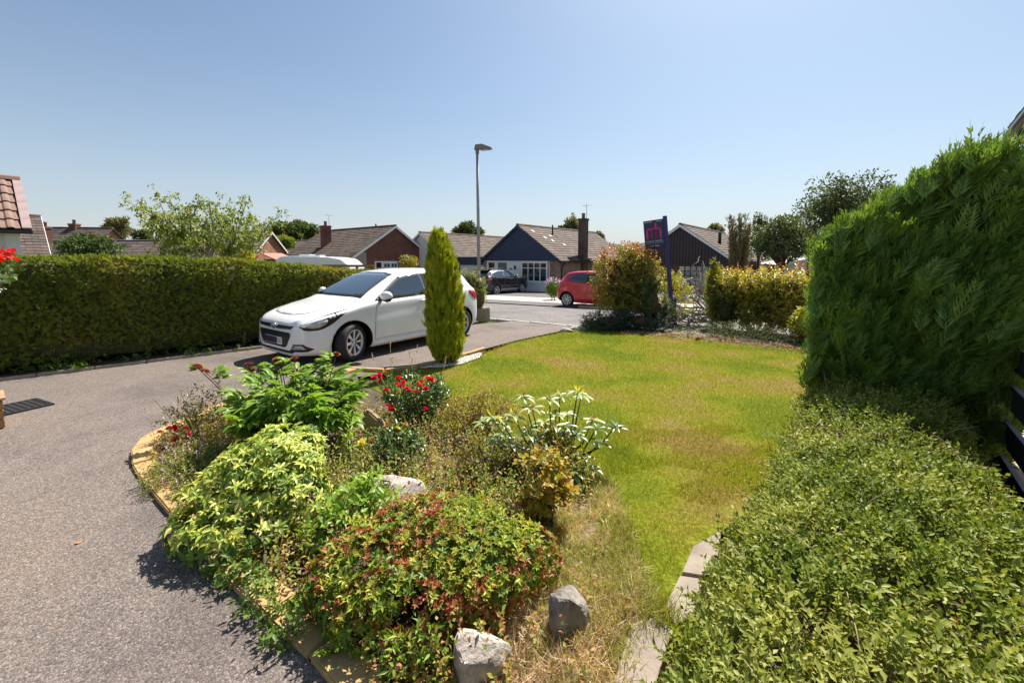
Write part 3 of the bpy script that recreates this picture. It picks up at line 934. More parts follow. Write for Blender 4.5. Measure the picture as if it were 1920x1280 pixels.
# G: the near white house on the left, every tile its own part
Gh = empty('white_house', (-13.9 + .788 * 1.9, 12 - .616 * 1.9, -.1), 'white house with brown tiled roof cut off by the left edge of the photo', 'house', None, R(142))
W_, Lh, ev, rg = 3.8, 5.0, 2.6, 3.94
mb = MB(); mb.bb(.15, .35, .12, Lh, -.2, ev); mb.bb(.35, W_, .12, .32, -.2, ev)
mb.add([(.35, .12, ev), (W_, .12, ev), (W_ / 2, .12, rg - .1), (.35, .3, ev), (W_, .3, ev), (W_ / 2, .3, rg - .1)], [(0, 1, 2), (5, 4, 3), (0, 2, 5, 3), (2, 1, 4, 5)])
mb.build('wall', M_RENDER, Gh)
MB().bb(.06, .149, .1, .34, -.2, ev - .12).build('corner_pilaster', M_RENDER, Gh)
window(Gh, .55, 2.2, 1.7, 2.42, 1, 1, .15, face='x-', bar=.14, dep=.12)
window(Gh, .55, 2.2, .6, 1.62, 1, 1, .15, face='x-', bar=.1, dep=.12)
e0 = Vector((-.12, -.1, ev - .12)); r0 = Vector((W_ / 2, -.1, rg)); v = (r0 - e0); ln = v.length; v.normalize()
u = Vector((0, 1, 0)); nrm = Vector((-v.z, 0, v.x))
b2 = Vector((W_ + .12, -.1, ev - .12))
dk = MB(); q = [e0, e0 + u * Lh, r0 + u * Lh, r0]
dk.add([p - nrm * .05 for p in q] + q, [(0, 1, 2, 3), (7, 6, 5, 4), (0, 4, 5, 1), (1, 5, 6, 2), (2, 6, 7, 3), (3, 7, 4, 0)])
dk.add([r0, r0 + u * Lh, b2 + u * Lh, b2], [(0, 1, 2, 3)])
dk.build('roof', M_BLACK, Gh)
nrow = 6; gg = ln / nrow
tb = MB()                                                      # one profiled tile: local x across, y up the slope, z out
prof = [(0, .0), (.09, .0), (.12, .028), (.17, .034), (.21, .028), (.24, .0), (.325, .0)]
vs = [(x, 0, z + .05) for x, z in prof] + [(x, gg + .03, z + .012) for x, z in prof] + [(x, 0, z + .018) for x, z in prof]
k = len(prof)
tb.add(vs, [(i, i + 1, k + i + 1, k + i) for i in range(k - 1)] + [(2 * k + i, 2 * k + i + 1, i + 1, i) for i in range(k - 1)])
t0 = tb.build('roof_tile', M_TILE3, Gh)
M_TILEO = Matrix(((0, v.x, nrm.x), (-1, v.y, nrm.y), (0, v.z, nrm.z)))
def tile_at(o, s, j, dn=0.0):
    o.rotation_euler = M_TILEO.to_euler()
    o.location = e0 + u * s + v * (j * gg) + nrm * (dn + RNG.uniform(0, .004))
first = True
for j in range(nrow):
    for i in range(12):
        o = t0 if first else t0.copy()
        if not first: COL.objects.link(o); o.parent = Gh
        first = False
        tile_at(o, .17 + (i + 1) * .335, j)
vt = MB(); vt.bb(0, .165, 0, gg - .006, .01, .07); vt.bb(.135, .165, .001, gg - .013, -.12, .01)
v0 = vt.build('verge_tile', M_VERGE, Gh)
for j in range(nrow):
    o = v0 if j == 0 else v0.copy()
    if j: COL.objects.link(o); o.parent = Gh
    tile_at(o, .155, j)
for i in range(8):
    pts = [(W_ / 2 + .13 * math.cos(a), -.1 + i * .45 + s, rg + .0 + .13 * math.sin(a)) for s in (.005, .445) for a in (0, .8, 1.57, 2.34, 3.14)]
    MB().add(pts, [(k, k + 1, k + 6, k + 5) for k in range(4)] + [(0, 1, 2, 3, 4), (9, 8, 7, 6, 5)]).build('ridge_tile', M_TILE3, Gh)
MB().bb(-.2, -.1, -.12, Lh, ev - .22, ev - .13).build('gutter', M_GUTTER, Gh, None, None, .02)
MB().bb(-.1, .05, .0, Lh, ev - .2, ev - .12).build('soffit', M_RENDER, Gh)

# N: the corner of the next house, upper right
ea = at(1887, 247, 6.0)
N_ = empty('neighbour_house', (ea.x, ea.y, 0), 'corner of the next house with black gutter at the upper right edge', 'house', None, math.atan2(-DV.x, DV.y) * 0 + R(-43))
# local: -y runs towards the camera along the eave, x away from the boundary
zg = ea.z
MB().bb(-.02, .1, -5, .0, zg - .1, zg).build('gutter', M_GUTTER, N_, None, None, .03)
MB().bb(.1, .16, -5, -.02, zg - .2, zg).build('fascia', M_BLACK, N_)
MB().bb(.16, .55, -5, -.02, zg - .2, zg - .18).build('soffit', mat('olive_soffit', (.10, .10, .05), .5, .1, 4), N_)
MB().bb(.35, .6, -5, -.25, -.1, zg - .2).build('wall', M_RENDER, N_)
MB().tube([(.3, -.45, zg - .25), (.3, -.45, 0)], .035, 8).build('downpipe', M_BLACK, N_)
rf = MB(); courses(rf, Vector((.02, -5, zg + .02)), Vector((0, 1, 0)), Vector((.82, 0, .57)), Vector((-.57, 0, .82)), 4.98, 3.0); rf.quadpts([(.02, -5, zg), (.02, 0, zg), (2.5, 0, zg + 1.7), (2.5, -5, zg + 1.7)])
rf.build('roof', M_TILE, N_)

# ------------------------------------------------------------------ fence on the right: boards one by one
fo = Vector((.75, 1.84, 0)); d39 = Vector((.648, .762, 0)); n39 = Vector((.762, -.648, 0))
Fp = lambda off, t, z: fo + n39 * off + d39 * t + Vector((0, 0, z))
fe = empty('ranch_fence', Fp(1.42, 0, 0), 'black horizontal board fence behind the low privet hedge on the right', 'fence', None, math.atan2(d39.y, d39.x))
for i, z in enumerate((.22, .49, .77, 1.05)):
    for (a, b) in ((-1.6, .9), (.905, 3.4), (3.405, 5.9)):
        MB().bb(a, b, -.025, .0, z - .17, z, 0).build('fence_board', M_FENCE, fe, None, None, .004)
        MB().bb(a, b, -.027, .002, z + .001, z + .006).build('lit_top_edge', mat('lit_board_edge', (.34, .31, .33), .8, .2, 12), fe)  # sunlight on the board's top edge, put into the colour as a pale strip
for t in (-1.5, .9, 3.4, 5.8):
    MB().bb(t - .05, t + .05, .003, .1, -.1, 1.15).build('fence_post', M_FENCE, fe, None, None, .006)
sheet('privet_bed', [[tuple(Fp(o_, t, 0).xy) for t in np.arange(-2.2, 4.6, .3)] for o_ in (.12, .5, .9, 1.4)], -.014, M_SOIL)
sheet('neighbour_drive', [[tuple(Fp(o_, t, 0).xy) for t in np.arange(-2.5, 7, .5)] for o_ in (1.5, 2.5, 3.5)], .0, mat('pink_concrete', (.42, .33, .29), .85, .12, 5, .3))
# ------------------------------------------------------------------ cars
def catmull(P, n):
    """P: (k, m) control rows -> n dense rows"""
    P = np.asarray(P, float); k = len(P)
    E = np.vstack([2 * P[0] - P[1], P, 2 * P[-1] - P[-2]])
    out = []
    for t in np.linspace(0, k - 1 - 1e-9, n):
        i = int(t); f = t - i
        p0, p1, p2, p3 = E[i], E[i + 1], E[i + 2], E[i + 3]
        # centripetal-ish: damped tangents keep creases from overshooting
        m1, m2 = (p2 - p0) * .42, (p3 - p1) * .42
        out.append((2 * f**3 - 3 * f**2 + 1) * p1 + (f**3 - 2 * f**2 + f) * m1 + (-2 * f**3 + 3 * f**2) * p2 + (f**3 - f**2) * m2)
    return np.array(out)

def car_body(name, stations, paintm, root, wb, rw, track, arch=1.2):
    rows = []
    for (x, zb, zs, zt, wl, wb_, wt) in stations:
        h = zs - zb
        sec = [(0, zb), (wl * .80, zb), (wl * .955, zb + .05), (wl * .992, zb + .28 * h), (wl * 1.0, zb + .55 * h), (wl * .985, zb + .78 * h),
               (wb_, zs), (wb_ + (wt - wb_) * .3, zs + (zt - zs) * .3), (wb_ + (wt - wb_) * .68, zs + (zt - zs) * .68), (wb_ + (wt - wb_) * .93, zs + (zt - zs) * .9),
               (wt * .84, zs + (zt - zs) * .968), (wt * .45, zs + (zt - zs) * .995), (0, zt)]
        rows.append([x] + [c for p in sec for c in p])
    dense = catmull(rows, 110)
    ns = 13
    V, F = [], []
    prof_n = 46
    grid = []
    for r in dense:
        sec = catmull(r[1:].reshape(ns, 2), prof_n)
        sec[0, 0] = 0; sec[-1, 0] = 0
        grid.append([(r[0], max(p[0], 0), p[1]) for p in sec])
    nr = len(grid)
    full = []
    for g in grid:
        full.append(g + [(p[0], -p[1], p[2]) for p in g[-2:0:-1]])
    m = len(full[0])
    V = [p for g in full for p in g]
    for i in range(nr - 1):
        for j in range(m):
            j2 = (j + 1) % m
            F.append((i * m + j, i * m + j2, (i + 1) * m + j2, (i + 1) * m + j))
    for i, sgn in ((0, 1), (nr - 1, -1)):
        c = len(V); g = full[i]
        V.append((g[0][0], 0, sum(p[2] for p in g) / m))
        for j in range(m):
            j2 = (j + 1) % m
            F.append((c, i * m + j2, i * m + j) if sgn > 0 else (c, i * m + j, i * m + j2))
    me = bpy.data.meshes.new(name)
    me.from_pydata(V, [], F)
    me.materials.append(paintm); me.materials.append(M_BLACK)
    bm = bmesh.new(); bm.from_mesh(me)
    bmesh.ops.remove_doubles(bm, verts=bm.verts, dist=1e-5)
    bmesh.ops.recalc_face_normals(bm, faces=bm.faces)
    for f in bm.faces: f.smooth = True
    bm.to_mesh(me)
    bvh = BVHTree.FromBMesh(bm)
    bm.free()
    body = link(name, me, root)
    # wheel arches
    cutm = MB()
    for xx in (0, -wb):
        for sg in (-1, 1):
            Mx = Matrix.Translation((xx, sg * (track - .2), rw)) @ Matrix.Rotation(math.pi / 2, 4, 'X')
            cutm.lathe([(0, -.5 if sg > 0 else -.12), (rw * arch, -.5 if sg > 0 else -.12), (rw * arch, .12 if sg > 0 else .5), (0, .12 if sg > 0 else .5)], 36, 0, Mx, False)
    cme = bpy.data.meshes.new('cut'); cme.from_pydata(cutm.v, [], cutm.f); cme.materials.append(M_BLACK)
    bm = bmesh.new(); bm.from_mesh(cme); bmesh.ops.remove_doubles(bm, verts=bm.verts, dist=1e-4); bmesh.ops.recalc_face_normals(bm, faces=bm.faces); bm.to_mesh(cme); bm.free()
    co = link('cut', cme, root)
    md = body.modifiers.new('b', 'BOOLEAN'); md.operation = 'DIFFERENCE'; md.object = co; md.solver = 'EXACT'; md.material_mode = 'TRANSFER'
    dg = bpy.context.evaluated_depsgraph_get(); dg.update()
    nm = bpy.data.meshes.new_from_object(body.evaluated_get(dg))
    body.modifiers.clear()
    body.data = nm
    nm.name = name
    bpy.data.objects.remove(co)
    return body, bvh

def patch(name, bvh, poly, axis, m, parent, off=.004, sub=3, back=.03, smooth=True):
    """a thin panel lying on the body: poly in 2D (side: x,z / front,rear: y,z / top: x,y)"""
    bm = bmesh.new()
    vs = []
    # densify the outline first
    pts = []
    n = len(poly)
    for i in range(n):
        a, b = poly[i], poly[(i + 1) % n]
        L = math.hypot(b[0] - a[0], b[1] - a[1]); k = max(1, int(L / .06))
        for q in range(k): pts.append((a[0] + (b[0] - a[0]) * q / k, a[1] + (b[1] - a[1]) * q / k))
    for p in pts: vs.append(bm.verts.new((p[0], p[1], 0)))
    bm.faces.new(vs)
    bmesh.ops.triangulate(bm, faces=bm.faces[:], ngon_method='BEAUTY')
    for _ in range(sub):
        long = [e for e in bm.edges if e.calc_length() > .07]
        if not long: break
        bmesh.ops.subdivide_edges(bm, edges=long, cuts=1)
        bmesh.ops.triangulate(bm, faces=bm.faces[:])
    org = {'y+': lambda p: (Vector((p.x, 3, p.y)), Vector((0, -1, 0))), 'y-': lambda p: (Vector((p.x, -3, p.y)), Vector((0, 1, 0))),
           'x+': lambda p: (Vector((4, p.x, p.y)), Vector((-1, 0, 0))), 'x-': lambda p: (Vector((-8, p.x, p.y)), Vector((1, 0, 0))),
           'z': lambda p: (Vector((p.x, p.y, 4)), Vector((0, 0, -1)))}[axis]
    bad = []
    ax = org(Vector((0, 0, 0)))[1]
    for v in bm.verts:
        o, d = org(v.co)
        hit, nrm, _, _ = bvh.ray_cast(o, d)
        if hit is None: bad.append(v); continue
        if nrm.dot(d) > 0: nrm = -nrm
        v.co = hit + (nrm * .7 - d * .3).normalized() * off
    bmesh.ops.delete(bm, geom=bad, context='VERTS')
    bmesh.ops.recalc_face_normals(bm, faces=bm.faces)
    s = sum((f.normal for f in bm.faces), Vector())
    if s.dot(ax) > 0: bmesh.ops.reverse_faces(bm, faces=bm.faces)
    # a skirt back towards the body gives the panel its thickness
    be_ = [e for e in bm.edges if e.is_boundary]
    ret = bmesh.ops.extrude_edge_only(bm, edges=be_)
    for g in ret['geom']:
        if isinstance(g, bmesh.types.BMVert): g.co += ax * min(off * .9, .01)
    for f in bm.faces: f.smooth = smooth
    me = bpy.data.meshes.new(name)
    bm.to_mesh(me); bm.free()
    me.materials.append(m)
    return link(name, me, parent)

def wheel(root, x, y, r, w, steer=0.0, spokes=8, rimr=.68, cap=None, twin=False, dark=False):
    sg = 1 if y > 0 else -1
    wl = empty_part('wheel', root, (x, y, r), (0, 0, steer))
    Mx = Matrix.Rotation(-sg * math.pi / 2, 4, 'X')          # local z -> outwards
    h = w / 2
    rr = r * rimr
    MB().lathe([(rr, -h), (r * .93, -h), (r * .985, -h * .75), (r, -h * .4), (r, h * .4), (r * .985, h * .72), (r * .94, h * .98), (rr * 1.06, h * 1.02), (rr, h * .9)], 40, 0, Mx).build('tyre', M_TYRE, wl)
    rim = MB()
    rim.lathe([(rr * 1.0, h * .6), (rr * 1.01, h * .97), (rr * .93, h * .95), (rr * .9, h * .5), (rr * .88, -h * .6)], 40, 0, Mx)
    rim.lathe([(.0, h * .82), (.055, h * .8), (.075, h * .55)], 20, 0, Mx)
    rim.lathe([(rr * .9, -h * .2), (0, -h * .2)], 24, 1, Mx)
    rim.lathe([(rr * .62, h * .1), (rr * .6, h * .12), (0, h * .12)], 24, 1, Mx)
    for k in range(spokes):
        a0 = 2 * math.pi * k / spokes
        for da in ((-.13, .13) if twin else (0,)):
            wd0, wd1 = (.10, .15) if not twin else (.07, .075)
            a = a0 + da
            ca, sa = math.cos(a0), math.sin(a0); c1, s1 = math.cos(a), math.sin(a)
            q = []
            for (rad, wd, zz, (cc, ss)) in ((.045, wd0 * .5 * rr * 2.2, h * .74, (ca, sa)), (rr * .95, wd1 * rr * 1.6, h * .86, (c1, s1))):
                for t in (-1, 1):
                    q.append((rad * cc - t * wd * .5 * ss, rad * ss + t * wd * .5 * cc, zz))
            vs = [Mx @ Vector(p) for p in q] + [Mx @ Vector((p[0], p[1], p[2] - .035)) for p in q]
            rim.add(vs, [(0, 1, 3, 2), (4, 6, 7, 5), (0, 2, 6, 4), (1, 5, 7, 3)])
    rim.build('rim', [M_ALLOY, M_BLACK], wl)
    return wl

def empty_part(name, root, loc, rot=(0, 0, 0)):
    o = bpy.data.objects.new(name, None); COL.objects.link(o); o.parent = root; o.location = loc; o.rotation_euler = rot; o.empty_display_size = .1
    return o

def shrink(poly, d):
    cx = sum(p[0] for p in poly) / len(poly); cy = sum(p[1] for p in poly) / len(poly)
    out = []
    n = len(poly)
    # inward offset along the averaged normals
    area = sum(poly[i][0] * poly[(i + 1) % n][1] - poly[(i + 1) % n][0] * poly[i][1] for i in range(n))
    s = 1 if area > 0 else -1
    for i in range(n):
        a, b, c = Vector(poly[i - 1]), Vector(poly[i]), Vector(poly[(i + 1) % n])
        n1 = Vector((-(b - a).y, (b - a).x)).normalized() * s; n2 = Vector((-(c - b).y, (c - b).x)).normalized() * s
        nn = (n1 + n2); nn = nn / max(nn.length_squared, .4) * 2 * .5 * 2
        out.append(tuple(b + nn * d * .5 * (2 / max((n1 + n2).length, .8)) ** 0))
    return out

def rough_round(poly, k=2):
    for _ in range(k):
        q = []
        n = len(poly)
        for i in range(n):
            a, b = poly[i], poly[(i + 1) % n]
            q.append((a[0] * .8 + b[0] * .2, a[1] * .8 + b[1] * .2)); q.append((a[0] * .2 + b[0] * .8, a[1] * .2 + b[1] * .8))
        poly = q
    return poly

# --- the white hatchback: nose towards the camera and to the left
ST = [(.835, .25, .50, .60, .42, .40, .30), (.81, .185, .60, .68, .58, .56, .44), (.72, .18, .665, .75, .715, .70, .54), (.52, .165, .73, .825, .805, .785, .60), (.25, .16, .785, .89, .85, .825, .64),
      (0, .16, .83, .935, .862, .84, .66), (-.20, .16, .87, .99, .865, .843, .68), (-.45, .16, .895, 1.13, .867, .845, .66), (-.85, .16, .92, 1.325, .867, .842, .615), (-1.14, .16, .925, 1.42, .867, .84, .59),
      (-1.65, .16, .94, 1.472, .867, .84, .585), (-2.15, .165, .955, 1.468, .867, .84, .58), (-2.6, .18, .98, 1.425, .866, .832, .565), (-2.88, .2, 1.0, 1.33, .855, .81, .55), (-3.05, .22, .99, 1.17, .825, .775, .53),
      (-3.15, .25, .93, 1.02, .77, .72, .5), (-3.195, .32, .82, .9, .68, .64, .45), (-3.21, .40, .74, .8, .58, .55, .40)]
wcp = Vector((-3.24, 7.35))        # front axle centre
c_front = G(668, 672)
WC = empty('white_hatchback', (0, 0, 0), 'white hatchback parked on the driveway beside the clipped hedge', 'car', None, R(234))
WC.location = (-3.26, 7.25, 0)
body, bv = car_body('body', ST, M_PWHITE, WC, 2.57, .305, .80)
M_GAP = mat('panel_gap', (.02, .02, .022), .8, .1, 5)
# windscreen and windows
def ws_poly(dy=0, dz=0): return [(-.70 + dy, 1.0 + dz), (-.56 + dy, 1.375 - dz), (-.28, 1.405 - dz), (.28, 1.405 - dz), (.56 - dy, 1.375 - dz), (.70 - dy, 1.0 + dz), (.35, .985 + dz), (-.35, .985 + dz)]
patch('windscreen_frame', bv, ws_poly(), 'x+', M_BLACK, WC, .003, 4)
patch('windscreen', bv, ws_poly(.02, .02), 'x+', M_CARGLASS, WC, .006, 4)
for sg, ax in ((1, 'y+'), (-1, 'y-')):
    fw = [(-.50, .965), (-.68, 1.06), (-1.10, 1.31), (-1.32, 1.365), (-1.62, 1.385), (-1.62, .99)]
    rw_ = [(-1.70, .992), (-1.70, 1.385), (-2.1, 1.375), (-2.45, 1.31), (-2.62, 1.17), (-2.68, 1.085), (-2.4, 1.04)]
    surround = [(-.44, .945), (-.66, 1.075), (-1.08, 1.335), (-1.33, 1.39), (-1.7, 1.408), (-2.12, 1.397), (-2.48, 1.33), (-2.66, 1.18), (-2.73, 1.075), (-2.4, 1.02)]
    patch('window_surround', bv, surround, ax, M_BLACK, WC, .0035, 4)
    patch('side_window', bv, rough_round(fw, 1), ax, M_CARGLASS, WC, .007, 4)
    patch('side_window', bv, rough_round(rw_, 1), ax, M_CARGLASS, WC, .007, 4)
    # doors: a dark gap, the panel proud of it
    fd = [(-.40, .30), (-.42, .62), (-.46, .88), (-.58, .935), (-1.66, .965), (-1.66, .30)]
    rd = [(-1.67, .30), (-1.67, .965), (-2.38, 1.0), (-2.46, .90), (-2.30, .62), (-2.12, .42), (-2.06, .30)]
    for dp in (fd, rd):
        patch('door_gap', bv, dp, ax, M_GAP, WC, .002, 4)
        cx = sum(p[0] for p in dp) / len(dp); cz = sum(p[1] for p in dp) / len(dp)
        ins = [(p[0] + (.006 if p[0] < cx else -.006), p[1] + (.006 if p[1] < cz else -.004)) for p in dp]
        d = patch('door', bv, ins, ax, M_PWHITE, WC, .0045, 4)
        hx = -1.50 if dp is fd else -2.30
        hit = bv.ray_cast(Vector((hx, 3 * sg, .885)), Vector((0, -sg, 0)))[0]
        if hit is None: continue
        MB().lathe([(0, -.004), (.05, 0), (.052, .004)], 16, 0, Matrix.Translation((hx + .02, hit.y + sg * .004, .87)) @ Matrix.Diagonal((1.2, 1, .62, 1)) @ Matrix.Rotation(-sg * math.pi / 2, 4, 'X')).build('handle_recess', M_GAP, d)
        MB().tube([(hx - .10, hit.y + sg * .012, .885), (hx - .07, hit.y + sg * .034, .887), (hx + .05, hit.y + sg * .036, .883), (hx + .09, hit.y + sg * .012, .88)], [.012, .015, .015, .011], 8).build('handle', M_PWHITE, d)
    # mirror
    mm = empty_part('mirror', WC, (-.56, sg * .86, .985))
    sp = MB()
    Ms = Matrix.Translation((.0, sg * .125, .045)) @ Matrix.Rotation(sg * .18, 4, 'Z') @ Matrix.Diagonal((.075, .125, .082, 1))
    sp.lathe([(0.0, -1)] + [(math.cos(a), math.sin(a)) for a in np.linspace(-1.4, 1.4, 11)] + [(0.0, 1)], 20, 0, Ms)
    sp.build('mirror_shell', M_PWHITE, mm)
    MB().lathe([(0.0, -1)] + [(math.cos(a), math.sin(a)) for a in np.linspace(-1.4, 1.4, 7)] + [(0.0, 1)], 16, 0, Matrix.Translation((-.012, sg * .115, .0)) @ Matrix.Diagonal((.066, .13, .06, 1))).build('mirror_base', M_BLACK, mm)
    MB().tube([(.0, -sg * .05, -.03), (0, sg * .09, -.01)], [.035, .025], 8).build('mirror_arm', M_BLACK, mm)
    # head lamp: dark housing, clear part, reflector
    hl = [(.72, .575), (.78, .655), (.62, .725), (.36, .80), (.04, .86), (.16, .775), (.34, .65), (.52, .575)]
    h = patch('headlight', bv, rough_round(hl, 1), ax, M_BLACK, WC, .004, 4)
    patch('lens', bv, rough_round([(.66, .612), (.715, .645), (.60, .685), (.40, .735), (.42, .665), (.54, .605)], 2), ax, M_CLEARLENS, h, .009, 4)
    tlx = [(-2.80, .99), (-3.0, .975), (-3.12, .95), (-3.16, .80), (-3.02, .78), (-2.9, .86)]
    patch('tail_light', bv, rough_round(tlx, 1), ax, M_REDLENS, WC, .008, 4)
    patch('sill', bv, [(-.38, .18), (-.38, .275), (-2.1, .275), (-2.15, .18)], ax, M_PWHITE, WC, .012, 4)
    wheel(WC, 0, sg * .765, .305, .195, R(20), 8, .70, twin=False)
    wheel(WC, -2.57, sg * .765, .305, .195, 0, 8, .70)
# bonnet shut line, front end
bo = [(.655, 0), (.645, .22), (.60, .42), (.50, .53), (.28, .62), (0, .68), (-.24, .70), (-.24, -.70), (0, -.68), (.28, -.62), (.50, -.53), (.60, -.42), (.645, -.22)]
patch('bonnet_gap', bv, bo, 'z', M_GAP, WC, .002, 4)
patch('bonnet', bv, [(p[0] - .006 if p[0] > 0 else p[0] + .004, p[1] * .991) for p in bo], 'z', M_PWHITE, WC, .005, 4)
patch('upper_grille', bv, [(-.55, .645), (.55, .645), (.50, .60), (.2, .585), (-.2, .585), (-.50, .60)], 'x+', M_BLACK, WC, .006, 4)
g = patch('grille', bv, [(-.47, .545), (.47, .545), (.49, .50), (.38, .335), (.31, .31), (-.31, .31), (-.38, .335), (-.49, .50)], 'x+', M_BLACK, WC, .008, 4)
patch('lower_intake', bv, [(-.62, .29), (-.50, .268), (.50, .268), (.62, .29), (.52, .235), (-.52, .235)], 'x+', M_BLACK, WC, .008, 4)
for sg in (-1, 1):
    patch('fog_light_surround', bv, [(sg * .44, .262), (sg * .50, .30), (sg * .55, .375), (sg * .69, .378), (sg * .765, .295), (sg * .72, .262)], 'x+', M_BLACK, WC, .007, 4)
    patch('fog_light', bv, [(sg * .515, .292), (sg * .56, .36), (sg * .675, .362), (sg * .715, .298)], 'x+', M_CLEARLENS, WC, .013, 4)
hp = bv.ray_cast(Vector((4, 0, .62)), Vector((-1, 0, 0)))[0]
bd = MB()
Mb = Matrix.Translation((hp.x + .012, 0, .625)) @ Matrix.Rotation(math.pi / 2, 4, 'Y') @ Matrix.Rotation(math.pi / 2, 4, 'Z')
ring = [(.072 * math.cos(a), .046 * math.sin(a), 0) for a in np.linspace(0, 2 * math.pi, 25)]
bd.tube([Mb @ Vector(p) for p in ring], .007, 6)
for (a, b) in (((-.028, -.028), (-.018, .03)), ((.018, -.03), (.028, .028)), ((-.024, -.004), (.024, .004))):
    bd.tube([Mb @ Vector((a[0], a[1], 0)), Mb @ Vector((b[0], b[1], 0))], .007, 6)
bd.build('emblem', M_CHROME, WC)

def text(name, s, size, m, parent, M, ext=.001, align='CENTER'):
    cu = bpy.data.curves.new(name, 'FONT'); cu.body = s; cu.size = size; cu.extrude = ext; cu.align_x = align; cu.align_y = 'CENTER'; cu.resolution_u = 3
    tmp = bpy.data.objects.new('t', cu); COL.objects.link(tmp)
    dg = bpy.context.evaluated_depsgraph_get()
    me = bpy.data.meshes.new_from_object(tmp.evaluated_get(dg))
    bpy.data.objects.remove(tmp)
    me.name = name; me.materials.clear(); me.materials.append(m)
    o = link(name, me, parent); o.matrix_local = M
    return o
M_FRONT = Matrix(((0, 0, 1, 0), (1, 0, 0, 0), (0, 1, 0, 0), (0, 0, 0, 1)))   # text facing +x
pf = bv.ray_cast(Vector((4, 0, .40)), Vector((-1, 0, 0)))[0]
npl = MB().bb(pf.x + .008, pf.x + .02, -.26, .26, .345, .455).build('number_plate', mat('white_plate', (.78, .78, .76), .4, .05, 5), WC)
MB().bb(pf.x + .0202, pf.x + .024, -.255, .12, .35, .45).build('plate_redaction', mat('dark_blue_redaction', (.012, .014, .05), .4, .3, 9), npl)  # blanked-out registration built as a dark panel, not a fitting of the car
text('plate_lettering', 'OU', .10, M_BLACK, npl, Matrix.Translation((pf.x + .0212, .185, .40)) @ M_FRONT @ Matrix.Diagonal((.72, 1, 1, 1)))
for sg, yy in ((1, .1), (-1, -.5)):
    MB().tube([(-.33, yy + .1, 1.0), (-.48, yy + .3, 1.055), (-.50, yy + .42, 1.06)], [.014, .01, .008], 6).build('wiper', M_BLACK, WC)
patch('rear_window', bv, [(-.55, 1.08), (-.5, 1.33), (.5, 1.33), (.55, 1.08)], 'x-', M_CARGLASS, WC, .006, 4)
MB().tube([(-2.35, 0, 1.47), (-2.5, 0, 1.62)], [.012, .004], 6).build('aerial', M_BLACK, WC)

# --- dark blue SUV on the drive opposite
k = 1.0
SV = [(.90, .42, .62, .74, .55, .52, .4), (.86, .30, .72, .86, .72, .70, .52), (.70, .26, .86, .99, .85, .82, .62), (.3, .25, .98, 1.08, .92, .89, .68), (-.2, .25, 1.02, 1.12, .925, .90, .70), (-.5, .25, 1.04, 1.17, .925, .90, .69),
      (-.9, .25, 1.06, 1.42, .925, .90, .64), (-1.25, .25, 1.07, 1.58, .925, .90, .61), (-1.8, .25, 1.09, 1.645, .925, .9, .61), (-2.4, .25, 1.12, 1.635, .925, .895, .6), (-2.95, .28, 1.15, 1.57, .92, .88, .58),
      (-3.3, .32, 1.14, 1.40, .90, .85, .56), (-3.48, .36, 1.05, 1.18, .86, .80, .54), (-3.56, .45, .9, 1.0, .78, .72, .5), (-3.575, .55, .8, .88, .66, .62, .45)]
SU = empty('dark_suv', (0, 0, 0), 'dark blue sport utility car parked in front of the navy bungalow', 'car', None, R(52))
p0 = G(978, 549.5)
_, sb = car_body('body', SV, M_PNAVY, SU, 2.67, .345, .86, 1.16)
SU.location = (p0.x - RV.x * .86 + .0, p0.y - RV.y * .86, gnd(p0.y) + .03)
for sg, ax in ((1, 'y+'), (-1, 'y-')):
    patch('window_surround', sb, [(-.78, 1.1), (-1.3, 1.46), (-1.7, 1.55), (-2.4, 1.55), (-2.95, 1.44), (-3.12, 1.3), (-2.8, 1.2)], ax, M_CHROME, SU, .003, 3)
    patch('side_window', sb, [(-.84, 1.11), (-1.3, 1.43), (-1.72, 1.525), (-1.82, 1.525), (-1.82, 1.14)], ax, M_CARGLASS, SU, .007, 3)
    patch('side_window', sb, [(-1.9, 1.14), (-1.9, 1.525), (-2.4, 1.525), (-2.85, 1.43), (-2.95, 1.3), (-2.72, 1.2)], ax, M_CARGLASS, SU, .007, 3)
    patch('sill', sb, [(-.42, .27), (-.42, .40), (-2.25, .40), (-2.25, .27)], ax, M_GALV, SU, .014, 3)
    patch('tail_light', sb, rough_round([(-3.1, 1.1), (-3.5, 1.06), (-3.5, .95), (-3.15, 1.0)], 1), ax, M_REDLENS, SU, .008, 3)
    dpoly = [(-.55, .42), (-.6, 1.05), (-1.86, 1.12), (-1.86, .42)]; rpoly = [(-1.87, .42), (-1.87, 1.12), (-2.7, 1.17), (-2.75, 1.0), (-2.35, .6), (-2.25, .42)]
    for dp in (dpoly, rpoly):
        patch('door_gap', sb, dp, ax, M_GAP, SU, .002, 3)
        patch('door', sb, [(p[0] * .995 - .004, p[1] * .99 + .003) for p in dp], ax, M_PNAVY, SU, .005, 3)
    MB().lathe([(0.0, -1)] + [(math.cos(a), math.sin(a)) for a in np.linspace(-1.4, 1.4, 7)] + [(0.0, 1)], 14, 0, Matrix.Translation((-.8, sg * 1.0, 1.16)) @ Matrix.Diagonal((.08, .13, .085, 1))).build('mirror', M_PNAVY, SU)
    wheel(SU, 0, sg * .80, .345, .22, 0, 5, .72, twin=True); wheel(SU, -2.67, sg * .80, .345, .22, 0, 5, .72, twin=True)
    MB().tube([(-1.3, sg * .5, 1.66), (-1.5, sg * .52, 1.70), (-2.7, sg * .5, 1.68), (-2.9, sg * .48, 1.63)], .018, 6).build('roof_rail', M_BLACK, SU)
MB().bb(-3.35, -2.85, -.58, .58, 1.575, 1.62).build('rear_spoiler', M_BLACK, SU, None, None, .015)
